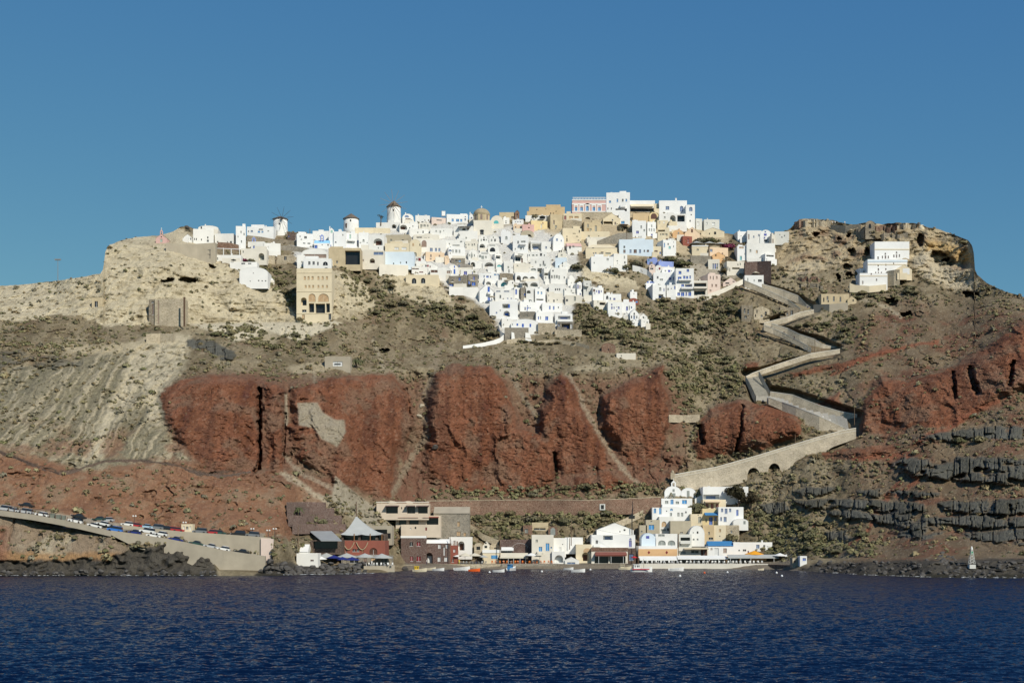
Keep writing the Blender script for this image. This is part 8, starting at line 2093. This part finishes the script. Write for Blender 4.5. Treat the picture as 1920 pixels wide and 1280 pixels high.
# overhead wires between harbour poles
for (xa, ya, Ya), (xb, yb, Yb), lb in (((844, 1005, 472), (937, 992, 476), 'left overhead wire above the parasols'), ((937, 992, 476), (1071, 976, 483), 'right overhead wire above the cream awning'), ((1071, 976, 483), (1196, 1004, 476), 'overhead wire in front of the big white house')):
    m_ = MB(); P_ = [at(xa + (xb - xa) * t, ya + (yb - ya) * t + 22 * t * (1 - t), Ya + (Yb - Ya) * t) for t in np.linspace(0, 1, 9)]
    for a_, b_ in zip(P_[:-1], P_[1:]): m_.bar(a_, b_, .03, 3)
    tag(m_.build('overhead_wire', mat('wire', (0.03, 0.03, 0.03))), lb, 'wire')
cr_ = tag(empty('crane', at(1185, 1004, QY + 13)), 'black mast crane beside the white gabled harbour house', 'crane')
_s = (QY + 13) / F
MB().bar((0, 0, -1), (0, 0, 32 * _s), .18, 6).build('pole', panemat('d'), cr_)
MB().box(-6 * _s, 5 * _s, -.8, .8, 32 * _s, 38 * _s).box(-3 * _s, 2 * _s, -.6, .6, 38 * _s, 41 * _s).build('winch', panemat('d'), cr_)
MB().bar((0, 0, 40 * _s), (1.5 * _s, 0, 52 * _s), .2, 5).bar((1.5 * _s, 0, 52 * _s), (0.5 * _s, 0, 66 * _s), .16, 5, .08).build('jib', panemat('d'), cr_)
# lattice beacon
bc = tag(empty('beacon', at(1822, 1060, 386)), 'white lattice beacon with a green band on the right shore', 'beacon')
_s = 386 / F
for sx, sy in ((-1, -1), (1, -1), (1, 1), (-1, 1)):
    MB().bar((sx * .75, sy * .75, .5), (sx * .24, sy * .24, 30 * _s), .06).build('leg', wallmat('gw'), bc)
for k in range(5):
    z0_, z1_ = .5 + k * .8, 1.3 + k * .8
    w0, w1 = .75 - .47 * (z0_ / 4.6), .75 - .47 * (z1_ / 4.6)
    MB().bar((-w0, -w0, z0_), (w1, -w1, z1_), .05).bar((w0, -w0, z0_), (-w1, -w1, z1_), .05).bar((-w0, w0, z0_), (w1, w1, z1_), .05).build('brace', wallmat('gw'), bc)
MB().box(-.36, .36, -.36, .36, 21 * _s, 27 * _s).build('green_band', mat('green_beacon_paint', (0.03, 0.25, 0.12)), bc)
MB().box(-.85, .85, -.85, .85, -.8, .3).build('base', wallmat('gw'), bc)
MB().lathe([(.3, 30 * _s), (.3, 33 * _s), (.15, 35 * _s), (.03, 37 * _s)], 10).build('lantern', wallmat('w2'), bc)

# ------------------------------------------------------------------ parasols, awnings, furniture
def parasol(px, yt, wpx, Y, col, label, group=None, hpx=None, lift=2.2):
    s = Y / F
    r = wpx * s / 2
    root = tag(empty('parasol', at(px, yt, Y) - Vector((0, 0, lift + r * .38))), label, 'parasol', group)
    n = 12
    V = [(0, 0, lift + r * .38)] + [(r * cos(2 * pi * i / n), r * sin(2 * pi * i / n), lift - (.06 if i % 2 else 0)) for i in range(n)]
    V += [(0, 0, lift + r * .36)] + [(r * .99 * cos(2 * pi * i / n), r * .99 * sin(2 * pi * i / n), lift - .18) for i in range(n)]
    Fc = [(0, 1 + i, 1 + (i + 1) % n) for i in range(n)] + [(1 + i, n + 2 + i, n + 2 + (i + 1) % n, 1 + (i + 1) % n) for i in range(n)]
    mesh_obj('canopy', V, Fc, col, root)
    MB().bar((0, 0, -1.2), (0, 0, lift + r * .4), .05, 5).build('pole', M_POLE, root)
NAVY = mat('navy_canvas', (0.016, 0.026, 0.16), var=0.1); CREAMC = mat('cream_canvas', (0.62, 0.57, 0.45), var=0.08); GREYC = mat('grey_canvas', (0.40, 0.41, 0.39), var=0.08); WHITEC = mat('white_canvas', (0.74, 0.74, 0.71), var=0.05); ORC = mat('orange_canvas', (0.75, 0.33, 0.02), var=0.06)
for x, y, w, c, lb in ((626, 1040, 26, NAVY, 'left navy parasol above the breakwater'), (642, 1043, 26, NAVY, 'middle navy parasol above the breakwater'), (660, 1043, 30, NAVY, 'right navy parasol above the breakwater'), (598, 1041, 32, WHITEC, 'cream white parasol left of the navy parasols'),
                       (612, 1036, 40, GREYC, 'first grey terrace parasol from the left in front of the red tavern'), (650, 1036, 40, GREYC, 'second grey terrace parasol in front of the red tavern'), (684, 1036.5, 38, GREYC, 'third grey terrace parasol in front of the red tavern'), (716, 1037, 42, GREYC, 'rightmost grey terrace parasol in front of the red tavern')):
    parasol(x, y, w, 431 + (3 if c is GREYC else 0) + max(0, x - 640) * .05, c, lb)
for x, y, w, c, lb in ((857, 1039, 16, WHITEC, 'small white parasol beside the dark red house'), (872, 1036, 26, CREAMC, 'left cream parasol on the harbour quay'), (890, 1036, 26, CREAMC, 'middle cream parasol on the harbour quay'), (906, 1040, 18, GREYC, 'grey parasol left of the cream low tavern'),
                       (996, 1036, 24, WHITEC, 'white parasol left of the tall cream white house'), (1012, 1036, 22, CREAMC, 'cream parasol in front of the tall cream white house'), (1462, 1036, 26, WHITEC, 'left white parasol at the right end of the quay'), (1476, 1038, 22, WHITEC, 'right white parasol at the right end of the quay'), (1414, 1031.5, 36, ORC, 'big orange parasol above the right tavern'), (1189, 1042, 12, mat('red_canvas', (0.5, 0.02, 0.03)), 'small red parasol beside the fishing boat')):
    parasol(x, y, w, QY + (5 if x == 1414 else 0.5), c, lb, lift=2.2 if x != 1414 else 1.2)
for x, y, w, lb in ((438, 485.5, 10, 'dark parasol under the pergola terrace'), (467, 488.5, 9, 'dark parasol right of the pergola terrace'), (1017, 404, 12, 'dark parasol below the big ochre building'), (884, 524.5, 10, 'tan parasol before the grey rubble houses'), (848, 527.5, 12, 'left tan parasol before the grey rubble houses'), (1306, 452, 28, 'left pale canopy parasol of the hillside restaurant'), (1330, 452.5, 28, 'middle pale canopy parasol of the hillside restaurant'), (1350, 454, 22, 'right pale canopy parasol of the hillside restaurant'), (950, 523, 12, 'cream parasol above the teal arched window'), (980, 524.5, 12, 'cream parasol in front of the arcade'), (922, 553.5, 13, 'cream parasol beside the tall white gabled house'), (1436, 463, 14, 'cream shade sail below the white vaulted church'), (1417, 509, 14, 'cream shade sail before the high dark brown wall')):
    parasol(x, y, w, depth(x, y + 12) - 2.6, GREYC if 'dark' not in lb and 'pale canopy' in lb else (mat('dark_canvas', (0.05, 0.06, 0.055)) if 'dark' in lb[:5] else CREAMC), lb, lift=1.8)
def awning(x0, x1, yt, yb, Y, mt, label, proj=3.2, posts=()):
    p0 = at((x0 + x1) / 2, yb, Y)
    root = tag(empty('awning', p0), label, 'awning')
    s = Y / F
    w, h = (x1 - x0) * s / 2, (yb - yt) * s
    MB().hexa([(-w, -proj, -.05), (w, -proj, -.05), (w, 0, h - .05), (-w, 0, h - .05)], [(-w, -proj, 0), (w, -proj, 0), (w, 0, h), (-w, 0, h)]).box(-w, w, -proj - .03, -proj - .004, -.35, 0).build('canvas', mt, root)
    for x in posts:
        a = (x - (x0 + x1) / 2) * s
        MB().bar((a, -proj + .1, -3.0), (a, -proj + .1, -.05), .07, 6).build('post', wallmat('w2'), root)
awning(937, 990, 1036, 1044, QY + 4, CREAMC, 'big cream awning over the orange chairs', posts=(953, 963, 975, 985))
awning(940, 963, 1025, 1030, QY + 8, WHITEC, 'small white awning above the big cream awning', 2)
awning(1198, 1268, 1042, 1048, QY + 4.5, WHITEC, 'left long white awning below the orange tavern front', posts=(1205, 1233, 1262))
awning(1268.5, 1362, 1041, 1046, QY + 4.5, WHITEC, 'right long white awning below the white tavern kitchen', posts=(1292, 1318, 1345))
awning(1362.5, 1457, 1039, 1044, QY + 2.5, GREYC, 'grey awning of the tavern at the right end', posts=(1367, 1386, 1405, 1448))
awning(1116, 1174, 1034, 1040, QY + 4, mat('brown_red_canvas', (0.20, 0.075, 0.06)), 'brown red awning of the stone tavern floor', 2, posts=(1122, 1145, 1168))
CHM = {}
def chair(px, Y, z, col, label, group, rz):
    if col not in CHM:
        m_ = MB().box(-.24, .24, -.24, .24, .42, .47).box(-.24, .24, .2, .25, .475, .95)
        for a in (-.2, .2):
            for b_ in (-.2, .2): m_.box(a - .03, a + .03, b_ - .03, b_ + .03, 0, .418)
        me = bpy.data.meshes.new('chair'); me.from_pydata(m_.v, [], m_.f); me.materials.append(col); CHM[col] = me
    o = link(bpy.data.objects.new('chair', CHM[col])); o.location = ((px - 960) / F * Y, Y, z); o.rotation_euler = (0, 0, rz); o.scale = (1.15, 1.15, 1.1)
    return tag(o, label, 'chair', group)
TBL = bpy.data.meshes.new('table'); _m = MB().box(-.45, .45, -.45, .45, .72, .77).bar((0, 0, 0), (0, 0, .72), .06); TBL.from_pydata(_m.v, [], _m.f); TBL.materials.append(wallmat('w2'))
def table(px, Y, z, label, group):
    o = link(bpy.data.objects.new('table', TBL)); o.location = ((px - 960) / F * Y, Y, z)
    tag(o, label, 'table', group)
ORP = mat('orange_chair_paint', (0.62, 0.17, 0.03)); WHP = mat('white_chair_plastic', (0.72, 0.72, 0.70))
for x in list(range(923, 1042, 7)):
    chair(x + VR.uniform(-1, 1), QY + VR.uniform(.4, 1.6), 1.75, ORP, 'orange wooden chair on the quay under the cream awning', 'orange chairs on the quay', VR.uniform(-.6, .6) + (pi if x % 2 else 0))
for x in range(930, 1040, 14): table(x, QY + 1.2, 1.75, 'white table among the orange chairs', 'tables among the orange chairs')
for x in list(range(1206, 1436, 8)):
    chair(x + VR.uniform(-1.5, 1.5), 473.6 + VR.uniform(0, 1.2), 1.76, WHP, 'white plastic chair of the long tavern on the white quay', 'white chairs on the quay', VR.uniform(-.7, .7) + (pi if x % 3 else 0))
for x in range(1212, 1436, 16): table(x, 474.4, 1.76, 'white table of the long tavern on the white quay', 'white tables on the quay')
for x in range(686, 736, 7): chair(x, 434 + VR.uniform(0, 1), 1.92, WHP, 'white chair on the concrete landing below the red tavern', 'white chairs on the landing', VR.uniform(0, 6))
for x in range(862, 912, 6): chair(x, 473.6 + VR.uniform(0, 2), 1.62, mat('grey_chair_paint', (0.35, 0.36, 0.35)), 'grey chair under the cream parasols', 'grey chairs on the quay', VR.uniform(0, 6))

# ------------------------------------------------------------------ boats and buoys
def boat(px, py, Lpx, hull, label, cabin=None, trim=None, rz=0.0, tilt=0, name='boat', beam=.36, group=None, extras=()):
    Y = 31200 / (py - 1000)
    s = Y / F
    L = Lpx * s / max(abs(cos(rz)), .5)
    Bm = max(L * beam, .8); Hh = L * .16 + .18
    root = tag(empty(name, Vector(((px - 960) / F * Y, Y, 0.0)), rz), label, 'boat', group)
    n = 9
    V, Fc = [], []
    for i in range(n):
        t = i / (n - 1)
        w = Bm / 2 * (1 - max(0, (t - .45) / .55) ** 2) * (.82 if t == 0 else 1)
        sh = Hh * (.8 + .5 * t ** 2)
        x = -L / 2 + L * t
        V += [(x, -max(w, .02), sh), (x * .95, -max(w * .6, .02), -.12), (x * .95, max(w * .6, .02), -.12), (x, max(w, .02), sh), (x, max(w * .85, .01), sh - .02), (x, max(w * .6, .01), .12), (x, -max(w * .6, .01), .12), (x, -max(w * .85, .01), sh - .02)]
    for i in range(n - 1):
        a, c = 8 * i, 8 * i + 8
        for k in range(8): Fc.append((a + k, c + k, c + (k + 1) % 8, a + (k + 1) % 8))
    Fc.append(tuple(range(7, -1, -1))); Fc.append(tuple(range(8 * n - 8, 8 * n)))
    mesh_obj('hull', V, Fc, hull, root)
    if trim: MB().box(-L * .46, L * .34, -Bm / 2 - .03, -Bm / 2 + .02, Hh * .55, Hh * .8).build('stripe', trim, root)
    MB().box(-L * .3, -L * .22, -Bm * .4, Bm * .4, Hh * .55, Hh * .7).box(L * .05, L * .13, -Bm * .4, Bm * .4, Hh * .55, Hh * .7).build('thwart', M_POLE, root)
    if cabin:
        cb = MB().box(-L * .38, -L * .08, -Bm * .3, Bm * .3, Hh * .4, Hh * .8 + L * .2).box(-L * .42, -L * .04, -Bm * .36, Bm * .36, Hh * .8 + L * .2, Hh * .8 + L * .2 + .1).build('cabin', cabin, root)
        for k in (-.31, -.2, -.13): MB().box(L * k - .22, L * k + .1, -Bm * .3 - .02, -Bm * .3 - .003, Hh * .8 + L * .07, Hh * .8 + L * .16).build('window', panemat('d'), cb)
        MB().bar((L * .1, 0, Hh * .3), (L * .1, 0, Hh + L * .42), .06).build('mast', M_POLE, root)
    return root
WH = mat('white_boat_paint', (0.74, 0.74, 0.72), rough=0.4); CRB = mat('cream_boat_paint', (0.62, 0.55, 0.40), rough=0.5); ORB = mat('orange_boat_paint', (0.75, 0.12, 0.02), rough=0.5); RDB = mat('red_boat_paint', (0.45, 0.03, 0.05), rough=0.5)
boat(787, 1071, 26, CRB, 'cream wooden boat with a yellow cover beside the landing', mat('yellow_tarp', (0.75, 0.50, 0.02)), rz=.2)
boat(822, 1069.5, 22, WH, 'white open boat moored left of the orange boat', rz=-.2)
boat(806, 1068.5, 22, CRB, 'tan rowing boat behind the white open boat', rz=.1)
boat(866, 1068.5, 30, WH, 'long white motor boat behind the orange boat', rz=.15)
boat(889, 1070.5, 22, ORB, 'bright orange rowing boat in the inner harbour', rz=.05)
boat(935, 1072, 22, WH, 'white dinghy right of the orange rowing boat', rz=-.15)
boat(960, 1069, 16, WH, 'small white and blue motor boat below the cream awning', panemat('l'), rz=1.1)
boat(1084, 1072, 26, WH, 'slim white dinghy in the middle of the harbour', rz=-.12)
boat(1066, 1067.6, 18, WH, 'white skiff drawn up by the quay steps', rz=-.3)
boat(1172, 1067, 24, CRB, 'cream cabin boat left of the fishing boat', CRB, rz=.1)
boat(1203, 1071.5, 40, WH, 'white fishing boat with a red and blue striped hull', WH, RDB, rz=.06, name='fishing_boat')
boat(1268, 1069.5, 28, WH, 'white motor dinghy right of the fishing boat', rz=.1)
boat(1427, 1068.5, 11, CRB, 'tiny cream dinghy below the right tavern', rz=.3)
for x, y, c, lb in ((918, 1073, WH, 'white buoy left of the white dinghy'), (1016, 1071.5, WH, 'white buoy below the tall cream white house'), (1107, 1068, WH, 'white buoy left of the cream cabin boat'), (1321, 1074, ORB, 'orange buoy in front of the long tavern'), (1364, 1073, WH, 'white buoy in front of the blue sloping roof'), (1456, 1074, WH, 'left white buoy off the right end of the quay'), (1466, 1080, WH, 'right white buoy off the right end of the quay'), (1275, 1080, WH, 'white buoy in front of the white motor dinghy')):
    Y = 31200 / (y - 1000)
    o = MB().lathe([(.1, -.25), (.32, -.05), (.36, .15), (.2, .38), (.05, .5)], 10).build('buoy', c, None, smooth=True); o.location = at(x, y, Y); tag(o, lb, 'buoy')

# ------------------------------------------------------------------ people
def person_mesh():
    V = [(0, 0, .95), (0, 0, 1.2), (0, 0, 1.45), (0, 0, 1.53), (0, -.02, 1.66), (0, -.02, 1.76), (.1, 0, .88), (.12, -.03, .48), (.13, .02, .08), (.14, -.12, .03), (-.1, 0, .88), (-.12, .06, .48), (-.13, .12, .08), (-.14, 0, .03),
         (.2, 0, 1.42), (.27, .03, 1.15), (.28, -.06, .9), (.285, -.09, .8), (-.2, 0, 1.42), (-.27, .0, 1.15), (-.28, -.1, .92), (-.285, -.13, .82)]
    E = [(0, 1), (1, 2), (2, 3), (3, 4), (4, 5), (0, 6), (6, 7), (7, 8), (8, 9), (0, 10), (10, 11), (11, 12), (12, 13), (2, 14), (14, 15), (15, 16), (16, 17), (2, 18), (18, 19), (19, 20), (20, 21)]
    R_ = [.15, .15, .15, .06, .1, .07, .1, .075, .05, .04, .1, .075, .05, .04, .07, .05, .04, .035, .07, .05, .04, .035]
    me = bpy.data.meshes.new('person_skeleton'); me.from_pydata(V, E, [])
    o = bpy.data.objects.new('person_skeleton', me); COL.objects.link(o)
    md = o.modifiers.new('skin', 'SKIN'); sv = me.skin_vertices[0].data
    for i, r in enumerate(R_): sv[i].radius = (r, r * .8)
    sv[0].use_root = True
    o.modifiers.new('sub', 'SUBSURF').levels = 1
    dg = bpy.context.evaluated_depsgraph_get()
    out = bpy.data.meshes.new_from_object(o.evaluated_get(dg))
    bpy.data.objects.remove(o)
    return out
PBASE = person_mesh()
SKIN = mat('skin', (0.42, 0.26, 0.18)); HAIR = mat('dark_hair', (0.04, 0.03, 0.02))
def person(px, py, Y, shirt, trous, label, rz=0.0, z=None):
    me = PBASE.copy(); me.name = 'person'
    me.materials.clear()
    for m_ in (SKIN, mat('cloth_' + shirt, CLO[shirt]), mat('cloth_' + trous, CLO[trous]), HAIR): me.materials.append(m_)
    for p in me.polygons:
        c = p.center
        p.use_smooth = True
        p.material_index = 3 if c.z > 1.69 or (c.z > 1.58 and c.y > .03) else 0 if c.z > 1.5 or (abs(c.x) > .23 and c.z < 1.12) or c.z < .06 else 1 if c.z > .93 else 2
    o = link(bpy.data.objects.new('person', me))
    p = at(px, py, Y); o.location = (p.x, p.y, p.z if z is None else z); o.rotation_euler = (0, 0, rz)
    return tag(o, label, 'person')
CLO = {'white': (0.72, 0.72, 0.70), 'black': (0.03, 0.03, 0.03), 'navy': (0.03, 0.04, 0.12), 'yellow': (0.75, 0.55, 0.05), 'red': (0.5, 0.05, 0.05), 'tan': (0.4, 0.32, 0.2)}
for a in ((1543, 787, PTH(1543, 786) - .5, 'white', 'white', 'left walker in white on the sixth flight of the stairway'), (1556, 793, PTH(1556, 790) - .5, 'white', 'navy', 'right walker in a white shirt on the sixth flight of the stairway'), (1470, 628, PTH(1470, 628) - .5, 'black', 'black', 'left walker in black on the third flight of the stairway'), (1489, 637, PTH(1489, 637) - .5, 'black', 'navy', 'right walker in black on the third flight of the stairway'), (1514, 581, PTH(1514, 582) - .5, 'navy', 'tan', 'walker in navy at the upper bend of the stairway')):
    person(*a, rz=VR.uniform(-.5, .5))
for x, c, d, lb in ((861, 'yellow', 'yellow', 'person in yellow standing by the cream parasols'), (800, 'white', 'navy', 'person in white in front of the white rimmed arch'), (880, 'black', 'tan', 'left person in black under the cream parasols'), (893, 'black', 'navy', 'right person in black under the cream parasols'), (1330, 'white', 'black', 'waiter in white and black on the white quay')):
    Y = np.interp(x, [756, 800, 850, 940, 1198, 1440], [462, 468, 471, 473.5, 473, 471]) + 1.0
    person(x, 1058, Y, c, d, lb, VR.uniform(-1, 1), z=1.6 if x < 1000 else 1.75)
person(697, 1062, 433, 'white', 'white', 'person in white on the concrete landing', .4, z=1.9)
person(685, 1061, 433.5, 'black', 'navy', 'person in dark clothes on the concrete landing', -.4, z=1.9)
for k, x in enumerate((1561, 1566, 1571, 1584)):
    person(x, 421, depth(x, 424) + .6, ('white', 'white', 'tan', 'white')[k], 'tan', ('leftmost', 'second', 'third', 'rightmost')[k] + ' sightseer at the castle lookout on the skyline', z=zof(421.5, depth(x, 424) + .6))
